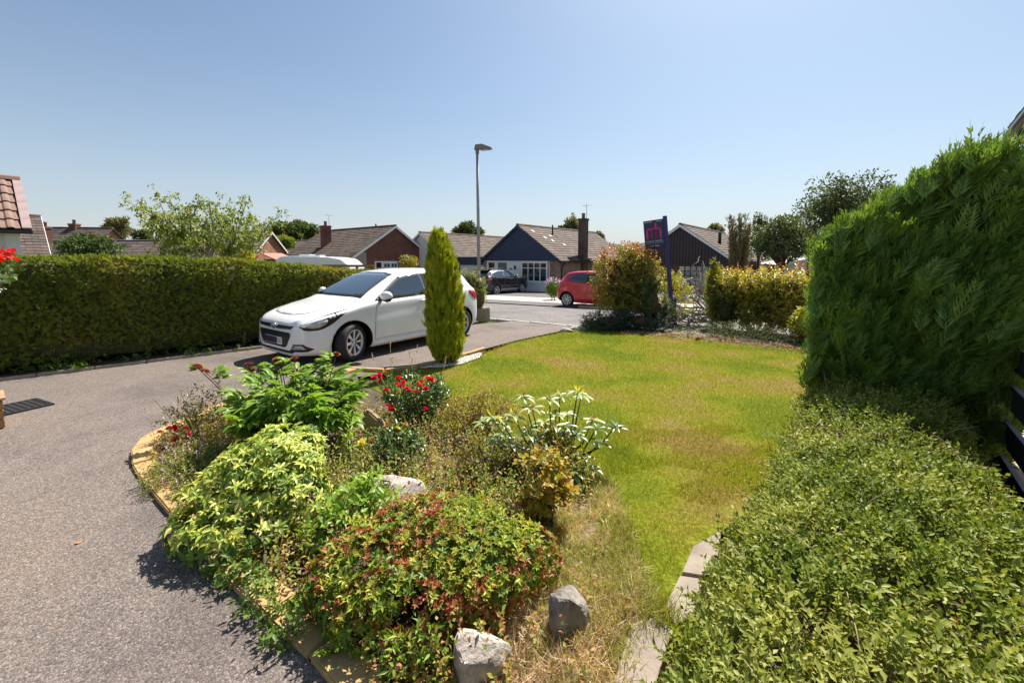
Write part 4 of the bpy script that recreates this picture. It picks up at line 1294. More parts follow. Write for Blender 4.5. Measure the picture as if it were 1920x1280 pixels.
patch('rear_window', sb, [(-.58, 1.2), (-.52, 1.48), (.52, 1.48), (.58, 1.2)], 'x-', M_CARGLASS, SU, .006, 3)
patch('windscreen', sb, [(-.68, 1.16), (-.56, 1.52), (.56, 1.52), (.68, 1.16)], 'x+', M_CARGLASS, SU, .006, 3)

# --- small red car, facing right along the kerb
RD = [(.70, .30, .55, .66, .45, .42, .3), (.66, .2, .66, .78, .62, .6, .45), (.5, .17, .76, .88, .75, .72, .55), (.1, .16, .86, .97, .805, .78, .6), (-.25, .16, .90, 1.04, .81, .785, .61), (-.6, .16, .93, 1.28, .81, .785, .58),
      (-.95, .16, .95, 1.42, .81, .78, .56), (-1.5, .16, .97, 1.46, .81, .78, .555), (-2.05, .17, .99, 1.44, .81, .775, .55), (-2.4, .18, 1.0, 1.37, .805, .765, .54), (-2.62, .2, .98, 1.2, .79, .74, .52),
      (-2.76, .24, .9, 1.02, .76, .70, .5), (-2.83, .32, .78, .86, .68, .62, .45), (-2.845, .42, .68, .74, .55, .52, .4)]
RC = empty('red_city_car', (0, 0, 0), 'small red car parked at the far kerb behind the reddish bush', 'car', None, GA + R(2))
_, rb_ = car_body('body', RD, M_PRED, RC, 2.34, .285, .74, 1.2)
pw = G(1064, 574.5)
ca_, sa_ = math.cos(GA), math.sin(GA)
RC.location = (pw.x + 2.34 * ca_ - sa_ * .74 * 1.0, pw.y + 2.34 * sa_ + ca_ * .74, gnd(pw.y) + .012)
for sg, ax in ((1, 'y+'), (-1, 'y-')):
    patch('window_surround', rb_, [(-.5, .97), (-.98, 1.31), (-1.4, 1.375), (-1.9, 1.36), (-2.22, 1.28), (-2.36, 1.12), (-2.3, 1.05)], ax, M_BLACK, RC, .003, 3)
    patch('side_window', rb_, rough_round([(-.58, .99), (-1.0, 1.29), (-1.38, 1.35), (-1.38, 1.01)], 1), ax, M_CARGLASS, RC, .007, 3)
    patch('side_window', rb_, rough_round([(-1.46, 1.015), (-1.46, 1.35), (-1.88, 1.335), (-2.18, 1.26), (-2.32, 1.12), (-2.26, 1.06)], 1), ax, M_CARGLASS, RC, .007, 3)
    for dp in ([(-.36, .3), (-.42, .94), (-1.42, .985), (-1.42, .3)], [(-1.43, .3), (-1.43, .985), (-2.1, 1.02), (-2.16, .85), (-2.0, .6), (-1.9, .3)]):
        patch('door_gap', rb_, dp, ax, M_GAP, RC, .002, 3)
        patch('door', rb_, [(p[0] * .995 - .003, p[1] * .992 + .002) for p in dp], ax, M_PRED, RC, .005, 3)
    patch('tail_light', rb_, rough_round([(-2.55, .98), (-2.7, .95), (-2.74, .72), (-2.62, .74)], 1), ax, M_REDLENS, RC, .008, 3)
    patch('headlight', rb_, rough_round([(.55, .66), (.2, .84), (.1, .84), (.35, .66)], 1), ax, M_CLEARLENS, RC, .008, 3)
    MB().lathe([(0.0, -1)] + [(math.cos(a), math.sin(a)) for a in np.linspace(-1.4, 1.4, 7)] + [(0.0, 1)], 14, 0, Matrix.Translation((-.55, sg * .88, 1.02)) @ Matrix.Diagonal((.07, .11, .075, 1))).build('mirror', M_PRED, RC)
    wheel(RC, 0, sg * .705, .285, .17, 0, 9, .74); wheel(RC, -2.34, sg * .705, .285, .17, 0, 9, .74)
patch('rear_window', rb_, [(-.54, 1.04), (-.5, 1.32), (.5, 1.32), (.54, 1.04)], 'x-', M_CARGLASS, RC, .006, 3)
patch('windscreen', rb_, [(-.62, 1.05), (-.5, 1.36), (.5, 1.36), (.62, 1.05)], 'x+', M_CARGLASS, RC, .006, 3)

# --- caravan behind the hedge
CV = empty('caravan', (0, 0, 0), 'white touring caravan seen above the far end of the clipped hedge', 'caravan', None, R(0))
cy = 20.5
pl, pr = at(516, 481, cy), at(659, 486, cy)
CV.location = ((pl.x + pr.x) / 2, cy, gnd(cy)); CL = pr.x - pl.x; zt = at(560, 480, cy).z - gnd(cy)
prof = [(-CL / 2, .5), (-CL / 2, zt - .22), (-CL / 2 + .25, zt - .03), (-CL / 2 + .7, zt), (CL / 2 - 1.1, zt - .06), (CL / 2 - .5, zt - .16), (CL / 2 - .12, zt - .5), (CL / 2, zt - 1.0), (CL / 2 - .1, .5)]
mb = MB(); n = len(prof)
mb.add([(x, -.05, z) for x, z in prof] + [(x, 2.1, z) for x, z in prof], [tuple(range(n))[::-1], tuple(range(n, 2 * n))] + [(i, (i + 1) % n, n + (i + 1) % n, n + i) for i in range(n)][::1])
mb.build('body', mat('caravan_white', (.72, .73, .75), .35, .04, 3), CV, None, None, .04)
for (a, b, c, d) in ((-CL / 2 + .9, -CL / 2 + 2.15, zt - 1.0, zt - .45), (-CL / 2 + .35, -CL / 2 + .6, zt - .8, zt - .36), (CL / 2 - 1.6, CL / 2 - .5, zt - 1.1, zt - .55)):
    MB().bb(a, b, -.075, -.04, c, d).build('window', M_GLASS, CV, None, None, .02)
MB().bb(-CL / 2 + .95, -CL / 2 + 1.5, .4, 1.0, zt - .02, zt + .08).build('roof_vent', mat('caravan_white', (.7,) * 3), CV, None, None, .02)
MB().bb(CL / 2 - 2.2, CL / 2 - 1.7, .4, 1.0, zt - .06, zt + .05).build('roof_vent', mat('caravan_white', (.7,) * 3), CV, None, None, .02)
for sx in (-.4, .5):
    MB().lathe([(0, -.08), (.3, -.08), (.3, .08), (0, .08)], 20, 0, Matrix.Translation((sx, .15, .3)) @ Matrix.Rotation(math.pi / 2, 4, 'X')).build('wheel', M_TYRE, CV)

# trellis rail and garden shed beyond the hedge
rl = at(604, 496, 15); rr_ = at(700, 496, 15)
tr = empty('garden_rail', (rl.x, 15, gnd(15)), 'brown wooden rail fence in front of the caravan', 'fence')
MB().bb(0, rr_.x - rl.x, -.03, .03, rl.z - gnd(15) - .09, rl.z - gnd(15)).build('rail', M_WOOD, tr)
for i in range(4):
    xx = (rr_.x - rl.x) * i / 3
    MB().bb(xx - .04, xx + .04, .031, .1, 0, rl.z - gnd(15) - .01).build('post', M_WOOD, tr)
sp_ = at(506, 474, 24)
sh = empty('garden_shed', (sp_.x, 24, gnd(24)), 'reddish brown garden shed with sloping roof beside the caravan', 'shed', None, R(-20))
hs = sp_.z - gnd(24)
mb = MB(); mb.bb(-.5, .5, 0, 1.2, 0, hs - .35); mb.build('wall', mat('red_brown_boards', (.14, .06, .04), .8, .3, 8), sh)
mb = MB(); mb.add([(-.6, -.1, hs + .0), (.62, -.1, hs - .4), (.62, 1.3, hs - .4), (-.6, 1.3, hs), (-.6, -.1, hs - .06), (.62, -.1, hs - .46), (.62, 1.3, hs - .46), (-.6, 1.3, hs - .06)],
                  [(0, 1, 2, 3), (7, 6, 5, 4), (0, 4, 5, 1), (1, 5, 6, 2), (2, 6, 7, 3), (3, 7, 4, 0)]); mb.build('roof', mat('pinkish_felt_roof', (.36, .16, .12), .8, .15, 6), sh)

# ------------------------------------------------------------------ street lamp
ly = 14.0
lb = G(899, 585); lx = at(898, 500, ly).x
LZ = at(896, 281, ly).z
la = empty('street_lamp', (lx, ly, gnd(ly)), 'tall grey street lamp with flat lantern rising behind the driveway', 'street lamp', None, 0)
hz = LZ - gnd(ly)
MB().tube([(0, 0, 0), (0, 0, 1.2)], .075, 12).build('base_column', M_GALV, la)
MB().tube([(0, 0, 1.2), (-.03, 0, hz)], [.055, .045], 12).build('pole', M_GALV, la)
hd = empty_part('lantern', la, (-.03, 0, hz), (0, 0, R(-20)))
mb = MB()
mb.add([(-.1, -.05, .0), (-.1, .05, .0), (-.05, .07, .16), (-.05, -.07, .16), (.2, -.11, .0), (.2, .11, 0), (.2, .11, .15), (.2, -.11, .15), (.5, -.09, -.03), (.5, .09, -.03), (.5, .08, .03), (.5, -.08, .03)],
       [(0, 3, 2, 1), (0, 1, 5, 4), (3, 7, 6, 2), (0, 4, 7, 3), (1, 2, 6, 5), (4, 5, 9, 8), (7, 11, 10, 6), (4, 8, 11, 7), (5, 6, 10, 9), (8, 9, 10, 11)])
mb.build('housing', M_LAMPHEAD, hd, None, None, .012)
MB().bb(.12, .42, -.07, .07, -.035, -.012).build('diffuser', mat('lamp_diffuser', (.45, .40, .30), .2, .1, 8), hd)
MB().tube([(0, 0, -.12), (0, 0, .03)], .06, 12).build('spigot', M_LAMPHEAD, hd)

# ------------------------------------------------------------------ for sale board
by_ = 10.55
pb = at(1262, 607, by_); ptp = at(1249, 404, by_)
fs = empty('for_sale_board', (pb.x, by_, gnd(by_)), 'leaning navy estate agent board with pink lettering on a blue post', 'sign')
lean = math.atan2(pb.x - ptp.x, ptp.z - gnd(by_))
fs.rotation_euler = (R(-2), -lean, 0)
hh = (ptp.z - gnd(by_)) / math.cos(lean)
M_SIGNPOST = mat('blue_sign_post', (.045, .045, .17), .5, .2, 6)
M_SIGN = mat('navy_sign_face', (.014, .02, .085), .35, .1, 4)
MB().bb(-.045, .045, -.035, .035, -.1, hh).build('post', M_SIGNPOST, fs, None, None, .005)
bdp = empty_part('board', fs, (0, 0, 0), (0, 0, R(-37)))
bw, b1, b0 = .50, hh - .06, hh - .80
MB().bb(-bw - .05, -.0455, -.008, .008, b0, b1).build('panel', M_SIGN, bdp)
mxm = Matrix(((1, 0, 0, 0), (0, 0, -1, 0), (0, 1, 0, 0), (0, 0, 0, 1)))    # text facing -y
bc = -bw / 2 - .0475
M_PINK = mat('pink_sign_print', (.70, .03, .22), .4, .1, 6)
M_SIGNW = mat('white_sign_print', (.7, .7, .72), .4, .05, 6)
lg = MB()
def stroke(pts, w, y0=-.0135, y1=-.0082):
    for a, b in zip(pts, pts[1:]):
        a, b = Vector((a[0], 0, a[1])), Vector((b[0], 0, b[1])); d = (b - a).normalized(); s = Vector((-d.z, 0, d.x)) * w / 2
        q = [a - s - d * w * .15, b - s + d * w * .15, b + s + d * w * .15, a + s - d * w * .15]
        lg.add([(p.x, y0, p.z) for p in q] + [(p.x, y1, p.z) for p in q], [(0, 1, 2, 3), (0, 4, 5, 1), (1, 5, 6, 2), (2, 6, 7, 3), (3, 7, 4, 0)])
zb_ = b0 + .27; hx = .25
def arch(x0, x1): 
    r = (x1 - x0) / 2
    return [(x0, zb_)] + [((x0 + x1) / 2 - r * math.cos(a), zb_ + hx - r + r * math.sin(a)) for a in np.linspace(0, math.pi, 7)] + [(x1, zb_)]
x0 = bc - .17
for i, (u0, u1) in enumerate(((0, .113), (.113, .226), (.226, .34))): stroke(arch(x0 + u0, x0 + u1), .042)
stroke([(x0 + .226, zb_ + hx - .05), (x0 + .226, zb_ + hx + .13)], .042)
lg.build('logo', M_PINK, bdp)
text('lettering', 'moore homes', .072, M_SIGNW, bdp, Matrix.Translation((bc, -.009, b0 + .21)) @ mxm)
text('lettering', 'For Sale', .07, M_SIGNW, bdp, Matrix.Translation((bc, -.009, b0 + .09)) @ mxm)
MB().bb(-bw - .03, -.06, -.0095, -.0082, b0 + .155, b0 + .16).build('rule', M_SIGNW, bdp)
lg2 = MB()
for (a, b) in ((-.52, -.46), (-.45, -.40), (-.39, -.33), (-.22, -.16), (-.15, -.085)): lg2.bb(a, b, -.0095, -.0082, b1 - .05, b1 - .035)
lg2.build('small_print', M_SIGNW, bdp)

# ------------------------------------------------------------------ mat and planter on the drive, leaves
mp = [G(12, 757), G(40, 752), G(53, 769), G(13, 778)]
dm = mp[2] - mp[3]; dn = mp[1] - mp[2]
ma = empty('rubber_mat', (mp[3].x, mp[3].y, 0), 'black rubber mat with holes lying on the drive beside the wooden box', 'mat', None, math.atan2(dm.y, dm.x))
mb = MB(); wx, wy, c = .62, .42, .052
for i in range(int(wx / c) + 1): mb.bb(-.3 + i * c, -.3 + i * c + .02, 0, wy, .004, .018)
for j in range(int(wy / c) + 1): mb.bb(-.3, wx - .28, j * c, j * c + .02, .0045, .0175)
mb.bb(-.3, wx - .28, -.02, 0, .004, .02); mb.bb(-.3, wx - .28, wy, wy + .02, .004, .02); mb.bb(wx - .28, wx - .26, -.02, wy + .02, .004, .02)
mb.build('mat_grid', M_RUBBER, ma)
wbp = G(10, 803)
wbx = empty('wooden_planter', (wbp.x, wbp.y, 0), 'brown wooden planter box cut off by the left edge on the drive', 'planter', None, R(52))
mb = MB()
zt_ = .30
for i in range(3): 
    MB().bb(-.5, 0, 0, .025, .012 + i * .09, .095 + i * .09).build('board', M_WOOD, wbx, None, None, .003)
    MB().bb(-.025, 0, .026, .34, .012 + i * .09, .095 + i * .09).build('board', M_WOOD, wbx, None, None, .003)
MB().bb(-.5, -.026, .03, .33, .02, .2).build('compost', M_SOIL, wbx)
MB().bb(-.53, .02, -.02, .37, .288, .312).build('rim', mat('pale_brown_wood', (.40, .24, .13), .7, .3, 6), wbx, None, None, .004)
lt = cards('fallen_leaf', T_LEAF, np.array([(0, 0, 0.0)]), np.array([(1, .2, .1)]), [.16], [.09], mat('dry_brown_leaf', (.30, .12, .06), .8, .3, 20))
lpos = [((1303, 643), 'curled brown leaf lying on the lawn below the bare shrub', .25, 1.0), ((1348, 650), 'largest brown dry leaf lying on the far lawn', .9, 1.2), ((1402, 646), 'pale dry leaf lying on the lawn near the golden hedge', 2.2, .9)]
for i, (q, lab, a, s) in enumerate(lpos):
    p = G(*q)
    o = lt if i == 0 else lt.copy()
    if i: COL.objects.link(o)
    o.location = (p.x, p.y, p.z + .05); o.rotation_euler = (.3, -.1, a); o.scale = (s, s, s)
    tag(o, lab, 'leaf', 'dry leaves on the lawn')
    if i == 2:
        o.data = o.data.copy(); o.data.materials[0] = mat('pale_dry_leaf', (.55, .46, .36), .8, .2, 20)
p = G(140, 1019)
o = cards('fallen_leaf', T_LEAF, np.array([(0, 0, 0.0)]), np.array([(1, .2, .1)]), [.035], [.02], mat('orange_leaf', (.5, .2, .06), .7, .2, 20))
o.location = (p.x, p.y, .008); tag(o, 'tiny orange leaf on the dark tarmac drive', 'leaf')
# ------------------------------------------------------------------ planting helpers
def V3(*a): return np.array(a, float)

def sprigs(P, D, m, slen, spread=1.0, twist=True):
    """m leaves along each little stem: returns leaf positions and directions"""
    n = len(P); D = unit(D)
    A = unit(np.cross(D, rdir(n))); B = np.cross(D, A)
    k = np.arange(m)
    s = (k + .6) / m
    ang = (k % 2) * np.pi + (k // 2) * (np.pi / 2) * (1 if twist else 0)
    rad = A[:, None, :] * np.cos(ang)[None, :, None] + B[:, None, :] * np.sin(ang)[None, :, None]
    sl = np.broadcast_to(np.asarray(slen, float), (n,))
    LP = P[:, None, :] + D[:, None, :] * (s[None, :, None] * sl[:, None, None])
    LD = D[:, None, :] * (.35 + .9 * s[None, :, None] ** 2) + rad * spread
    LD = LD + RNG.normal(0, .18, LD.shape)
    N = D[:, None, :] * 1.0 - rad * .4 + V3(0, 0, .25) + RNG.normal(0, .25, LD.shape)
    return LP.reshape(-1, 3), LD.reshape(-1, 3), N.reshape(-1, 3)

def blob_pts(blobs, n, shell=.5, thr=-.35, f=2.2, seed=1, zmin=None):
    c = np.array([b[0] for b in blobs]); r = np.array([b[1] for b in blobs])
    w = (r[:, 0] * r[:, 1] + r[:, 0] * r[:, 2]); w = w / w.sum()
    i = RNG.choice(len(blobs), int(n * 1.7), p=w)
    d = rdir(len(i))
    q = RNG.uniform(shell ** 2, 1, len(i)) ** .5
    P = c[i] + d * r[i] * q[:, None]
    keep = sn(P, f, seed) > thr
    if zmin is not None: keep &= P[:, 2] > zmin
    return P[keep][:n], unit(d / r[i])[keep][:n]

def sub_blobs(c, rad, k, sub=.38, zb=-.3, seed=0):
    r = np.random.default_rng(seed)
    out = []
    for _ in range(k):
        d = unit(r.normal(size=3)); d[2] = max(d[2], zb) 
        q = r.uniform(.45, .85)
        s = sub * r.uniform(.7, 1.25)
        out.append((np.array(c) + d * np.array(rad) * q, np.array(rad) * s))
    return out

def core(name, fn, m, parent):
    """the dense twiggy inside of a hedge or shrub"""
    return fn.build(name, m, parent)

def ellipsoid(mb, c, r, n=10):
    mb.lathe([(math.cos(a), math.sin(a)) for a in np.linspace(-1.5, 1.5, n)], 14, 0, Matrix.Translation(c) @ Matrix.Diagonal((*r, 1)))

def tree(label, base, trunk_h, c, rad, k, n, L, W, leafmat_, seed, T=T_SMALL, sub=.4, thr=-.3, f=1.5, trunk_r=.18, barkm=None, group=None, name='tree', droop=0.0, shell=.35):
    root = empty(name, base, label, 'tree', group)
    bl = sub_blobs(V3(*c), V3(*rad), k, sub, seed=seed)
    P, O = blob_pts(bl, n, shell, thr, f, seed)
    D = unit(O * .7 + rdir(len(P)) * .8 + V3(0, 0, .1 - droop))
    o = cards('crown', T, P - V3(*base), D, RNG.uniform(.7, 1.25, len(P)) * L, RNG.uniform(.7, 1.2, len(P)) * W, leafmat_, root)
    tb = MB()
    t0 = Vector((0, 0, -.2)); t1 = Vector(c) - Vector(base); t1 = Vector((t1.x * .5, t1.y * .5, trunk_h))
    tb.tube([t0, t0.lerp(t1, .5) + Vector((.05, .03, 0)), t1], [trunk_r, trunk_r * .8, trunk_r * .62], 9)
    for b in bl[:max(6, k // 2)]:
        e = Vector(b[0]) - Vector(base)
        mid = t1.lerp(e, .5) + Vector((0, 0, .12 * (e - t1).length))
        tb.tube([t1 - Vector((0, 0, .1)), mid, e], [trunk_r * .45, trunk_r * .28, trunk_r * .08], 6)
    tb.build('trunk', barkm or M_BARK, root)
    return root

# leaf colours, raised above real-world albedos to brighten the foliage
L_HEDGE = leafm('hedge_leaf', [(.09, .13, .02), (.14, .18, .024), (.19, .215, .03), (.25, .20, .05)], .6, .4, .3, nscale=1.1)
L_CONIF = leafm('conifer_frond', [(.075, .14, .032), (.11, .19, .036), (.165, .25, .04), (.26, .32, .05)], .5, .35, .4, nscale=5)
L_GOLD = leafm('golden_conifer_frond', [(.14, .21, .014), (.24, .29, .018), (.36, .36, .025), (.46, .41, .035)], .55, .35, .3, nscale=6)
L_PRIVET = leafm('privet_leaf', [(.05, .088, .012), (.10, .145, .018), (.165, .20, .028), (.30, .31, .085), (.20, .21, .04)], .45, .35, .22, nscale=2.0)
L_DRYLEAF = leafm('dry_orange_leaf', [(.25, .10, .03), (.35, .18, .06)], .7, .3, .2)
L_PHOT = leafm('photinia_leaf', [(.12, .15, .025), (.19, .20, .03), (.30, .23, .04), (.36, .15, .04)], .35, .4, .5, nscale=1.4)
L_PHOTRED = leafm('red_photinia_tip', [(.22, .055, .02), (.32, .10, .03), (.34, .20, .05)], .35, .4, .5)
L_GOLDHEDGE = leafm('golden_hedge_leaf', [(.17, .19, .025), (.28, .28, .035), (.42, .36, .05), (.46, .32, .06)], .35, .4, .5, nscale=1.6)
L_GOLDSHRUB = leafm('golden_shrub_leaf', [(.20, .23, .025), (.36, .34, .04), (.46, .40, .05)], .5, .4, .35)
L_DARKEVG = leafm('dark_evergreen', [(.04, .075, .022), (.065, .105, .03), (.10, .14, .035)], .55, .25, .3)
L_BLUEJUN = leafm('blue_green_juniper', [(.03, .05, .035), (.05, .08, .055), (.07, .10, .06)], .6, .2, .3)
L_CHERRY = leafm('cherry_leaf', [(.09, .145, .02), (.13, .19, .03), (.19, .23, .04), (.24, .22, .06)], .45, .42, .4)
L_FAR = leafm('far_tree_leaf', [(.05, .08, .025), (.08, .115, .03), (.12, .15, .045)], .6, .35, .3, nscale=.5)
L_FAR2 = leafm('far_olive_leaf', [(.09, .095, .04), (.14, .14, .06), (.19, .18, .08)], .6, .35, .3, nscale=.5)
L_FARDARK = leafm('far_dark_leaf', [(.055, .075, .03), (.085, .11, .04), (.12, .14, .05)], .6, .3, .3, nscale=.6)
L_PEONY = leafm('peony_leaf', [(.10, .19, .022), (.14, .25, .03), (.20, .30, .04)], .4, .45, .35)
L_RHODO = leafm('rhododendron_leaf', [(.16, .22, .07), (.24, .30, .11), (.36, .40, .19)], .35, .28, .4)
L_RHODOY = leafm('rhododendron_new_leaf', [(.45, .44, .04), (.55, .50, .07)], .4, .4, .4)
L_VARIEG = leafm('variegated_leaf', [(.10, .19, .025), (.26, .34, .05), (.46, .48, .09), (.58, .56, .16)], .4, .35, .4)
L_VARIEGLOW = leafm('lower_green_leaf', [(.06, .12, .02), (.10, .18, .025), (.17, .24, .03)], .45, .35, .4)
L_AZAL = leafm('azalea_leaf', [(.055, .11, .015), (.09, .15, .018), (.15, .22, .022), (.26, .30, .03), (.22, .10, .03), (.26, .06, .03)], .5, .38, .22, nscale=7)
L_AZALRED = leafm('azalea_red_leaf', [(.20, .045, .025), (.30, .08, .035), (.33, .15, .045)], .4, .35, .4)
L_OLIVE = leafm('olive_azalea_leaf', [(.12, .11, .02), (.20, .17, .03), (.27, .20, .04), (.22, .11, .03)], .4, .35, .4)
L_AMBER = leafm('amber_leaf', [(.13, .16, .02), (.27, .25, .03), (.38, .27, .04), (.42, .21, .05)], .45, .4, .4)
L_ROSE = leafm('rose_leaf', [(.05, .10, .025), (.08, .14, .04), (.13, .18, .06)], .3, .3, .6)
L_ROSEDARK = leafm('dark_rose_leaf', [(.07, .07, .03), (.10, .10, .035), (.15, .13, .05), (.13, .07, .04)], .35, .3, .5)
L_WEED = leafm('weed_leaf', [(.14, .24, .03), (.20, .32, .04), (.27, .36, .07)], .45, .4, .4)
L_WEED2 = leafm('bed_weed_leaf', [(.12, .19, .025), (.22, .26, .04), (.30, .27, .06), (.32, .18, .07), (.30, .11, .07)], .5, .35, .3)
L_THYME = leafm('thyme_leaf', [(.12, .15, .035), (.19, .21, .05), (.26, .25, .08)], .6, .3, .3)
L_PETRED = leafm('red_petal', [(.42, .008, .022), (.60, .015, .04), (.70, .05, .09)], .5, .3, .3, (1.1, .5, .5))
L_PETDK = leafm('faded_red_petal', [(.17, .02, .03), (.24, .06, .035), (.32, .16, .06), (.18, .06, .03)], .6, .25, .3, (1.1, .6, .5))
L_PETYEL = leafm('yellow_petal', [(.72, .46, .03), (.80, .58, .10), (.82, .68, .25)], .5, .3, .3)
L_PETORG = leafm('orange_petal', [(.65, .22, .06), (.75, .34, .10)], .5, .3, .3)
L_PETGER = leafm('geranium_petal', [(.62, .012, .012), (.78, .025, .02)], .5, .3, .3, (1.1, .5, .5))
L_PETWHITE = leafm('white_petal', [(.70, .70, .68), (.8, .8, .8)], .5, .3, .3, (1, 1, 1))
L_PETLIL = leafm('lilac_petal', [(.50, .28, .48), (.62, .42, .60)], .5, .3, .3, (1, .8, 1))
L_BUD = leafm('rusty_bud', [(.22, .07, .03), (.32, .12, .05)], .7, .2, .3)

# ------------------------------------------------------------------ long clipped hedge on the left
HN = Vector((HD.y, -HD.x, 0))               # towards the drive
hg = empty('clipped_hedge', (HB0.x, HB0.y, 0), 'long dark clipped hedge along the left side of the driveway', 'hedge')
H0 = HB0 + HN * -.34
def hedge_top(s): return np.interp(s, [-3.2, 2.0, 3.0, 4.15, 4.85, 5.3, 8.0], [1.63, 1.62, 1.585, 1.47, 1.39, 1.36, 1.24])
def hedge_w(s, o, z): return np.c_[H0.x + HD.x * s + HN.x * o, H0.y + HD.y * s + HN.y * o, z]
Lh0, Lh1 = -3.4, 7.6
def hedge_pts(n):
    s = RNG.uniform(Lh0, Lh1, n)
    kind = RNG.uniform(0, 1, n)
    top = hedge_top(s)
    z = np.where(kind < .66, RNG.uniform(.02, 1, n) ** .9 * top, top)
    o = np.where(kind < .66, 0.0, -RNG.uniform(0, .75, n))
    return s, o, z, kind, top
n = 30000
s, o, z, kd, top = hedge_pts(n)
Q = hedge_w(s, o, z)
rgh = sn(Q, 2.2, 3) * .06 + sn(Q, 7, 4) * .035
face = kd < .66
rnd = np.clip((z / top - .86) / .14, 0, 1) ** 2 * .13
low = np.clip((.35 - z) / .35, 0, 1) * .12
o = o + np.where(face, rgh - rnd - low, 0) - RNG.uniform(0, .07, n) * face
z = z + np.where(face, 0, rgh * .7 - np.clip(1 - (-o) / .18, 0, 1) ** 2 * .07)
end = s > Lh1 - .05
keep = ~((z < .33) & (sn(Q, 3.5, 9) > .25))
Q = hedge_w(s, o, z + GN(hedge_w(s, o, z)[:, 1]))
hn = np.array(HN)
D = np.where(face[:, None], hn * .75 + V3(0, 0, .35), V3(0, 0, 1.0)) + RNG.normal(0, .5, (n, 3))
Q, D = Q[keep], D[keep]
nr_ = np.where(face[:, None], hn, V3(0, 0, 1))[keep] + RNG.normal(0, .5, D.shape)
cards('foliage', T_FROND_S, Q - np.array(hg.location), D, RNG.uniform(.06, .13, len(Q)), RNG.uniform(.07, .12, len(Q)), L_HEDGE, hg, N=nr_)
# larger stray shoots
n = 1500
s, o, z, kd, top = hedge_pts(n)
Q = hedge_w(s, o - .05, z - .03 + GN(hedge_w(s, o, z)[:, 1]))
LP, LD, NN = sprigs(Q, np.where((kd < .66)[:, None], hn + V3(0, 0, .8), V3(0, 0, 1)) + RNG.normal(0, .4, (n, 3)), 5, .09)
cards('shoots', T_SMALL, LP - np.array(hg.location), LD, .045, .02, L_HEDGE, hg, N=NN)
mb = MB()
ss = np.linspace(Lh0, Lh1, 60)
rows = []
for q in ss:
    t = float(hedge_top(q)); 
    prof = [(-.75, 0), (-.12, 0.12), (-.11, .4), (-.09, t * .6), (-.12, t * .86), (-.24, t - .055), (-.75, t - .055)]
    rows.append([tuple(hedge_w(np.array([q]), np.array([a + .03 * math.sin(q * 9 + b * 7)]), np.array([b + gnd(H0.y + HD.y * q)]))[0] - np.array(hg.location)) for a, b in prof])
k = 7
mb.add([p for r in rows for p in r], [(i * k + j, i * k + j + 1, (i + 1) * k + j + 1, (i + 1) * k + j) for i in range(len(ss) - 1) for j in range(k - 1)], 0, True)
mb.quadpts(rows[-1]); mb.quadpts(rows[0])
mb.build('twigs', mat('olive_hedge_twigs', (.075, .085, .026), .95, .5, 22, .8), hg)
for s_ in (2.9, 4.4, 5.9):                               # stems showing at the foot
    p = H0 + HD * s_ + HN * .02
    MB().tube([p - hg.location, p - hg.location + Vector((.02, .02, .3))], [.03, .02], 7).build('stem', M_BARK, hg)
# soil strip below it
sheet('hedge_bed', [[tuple((HB0 + HD * s_ - HN * o_).xy) for s_ in np.arange(-3.5, 8, .5)] for o_ in (.05, .5, 1.3)], .012, M_SOIL)
n = 700
s = RNG.uniform(-3, 7, n); o = RNG.uniform(-.03, .3, n)
Q = np.c_[HB0.x + HD.x * s - HN.x * o, HB0.y + HD.y * s - HN.y * o, np.zeros(n)]; Q[:, 2] = GN(Q[:, 1]) + .01
sel = sn(Q, 2.5, 5) > .1
LP, LD, NN = sprigs(Q[sel], V3(0, 0, 1) + RNG.normal(0, .4, (sel.sum(), 3)), 5, .1)
tag(cards('hedge_foot_weeds', T_SMALL, LP, LD, .05, .02, L_VARIEGLOW, None, N=NN), 'small green weeds along the foot of the clipped hedge', 'weeds', kind='stuff')

# ------------------------------------------------------------------ tall conifer hedge, right
def plume():
    V, Q = [], []
    def dia(p, d, L, wd):
        p = np.array(p, float); d = unit(np.array(d, float)); s = unit(np.cross(d, V3(0, 0, 1)) + 1e-6)
        b = len(V)
        for q in (p, p + d * L * .4 + s * wd, p + d * L, p + d * L * .4 - s * wd): V.append(tuple(q))
        Q.append((b, b + 1, b + 2, b + 3))
    ax = lambda t: V3(0, t, -.22 * t ** 2.2)
    for k in range(3): dia(ax(k / 3), ax((k + 1) / 3) - ax(k / 3), .38, .02)
    for k in range(7):
        t = .08 + .84 * k / 7
        L = .46 * (1 - .75 * t) + .08
        for sg in (-1, 1):
            d = V3(sg * .62, .9, -.1 - .22 * (k % 2))
            dia(ax(t + (.05 if sg > 0 else 0)), d, L, .033)
            q = ax(t) + unit(d) * L * .42
            dia(q, V3(sg * .05, 1, -.1), L * .55, .028)
    return np.array(V), [np.array(Q)]
T_PLUME = plume()
cx_ = empty('conifer_hedge', Fp(.8, 3.4, 0), 'tall dark green cypress hedge at the right behind the low privet hedge', 'conifer')
CB = np.array(cx_.location)
fo_, n39_, d39_ = np.array(fo), np.array(n39), np.array(d39)
def fpn(off, t, z): return fo_ + n39_ * off[:, None] + d39_ * t[:, None] + V3(0, 0, 1) * z[:, None]
def ctop(off): return np.interp(off, [.2, .3, .42, .75, 1.15, 1.32, 1.5], [1.58, 1.76, 1.93, 2.16, 2.44, 2.40, 2.08])
o0, o1, t0_, t1_ = .25, 1.45, 2.62, 4.3
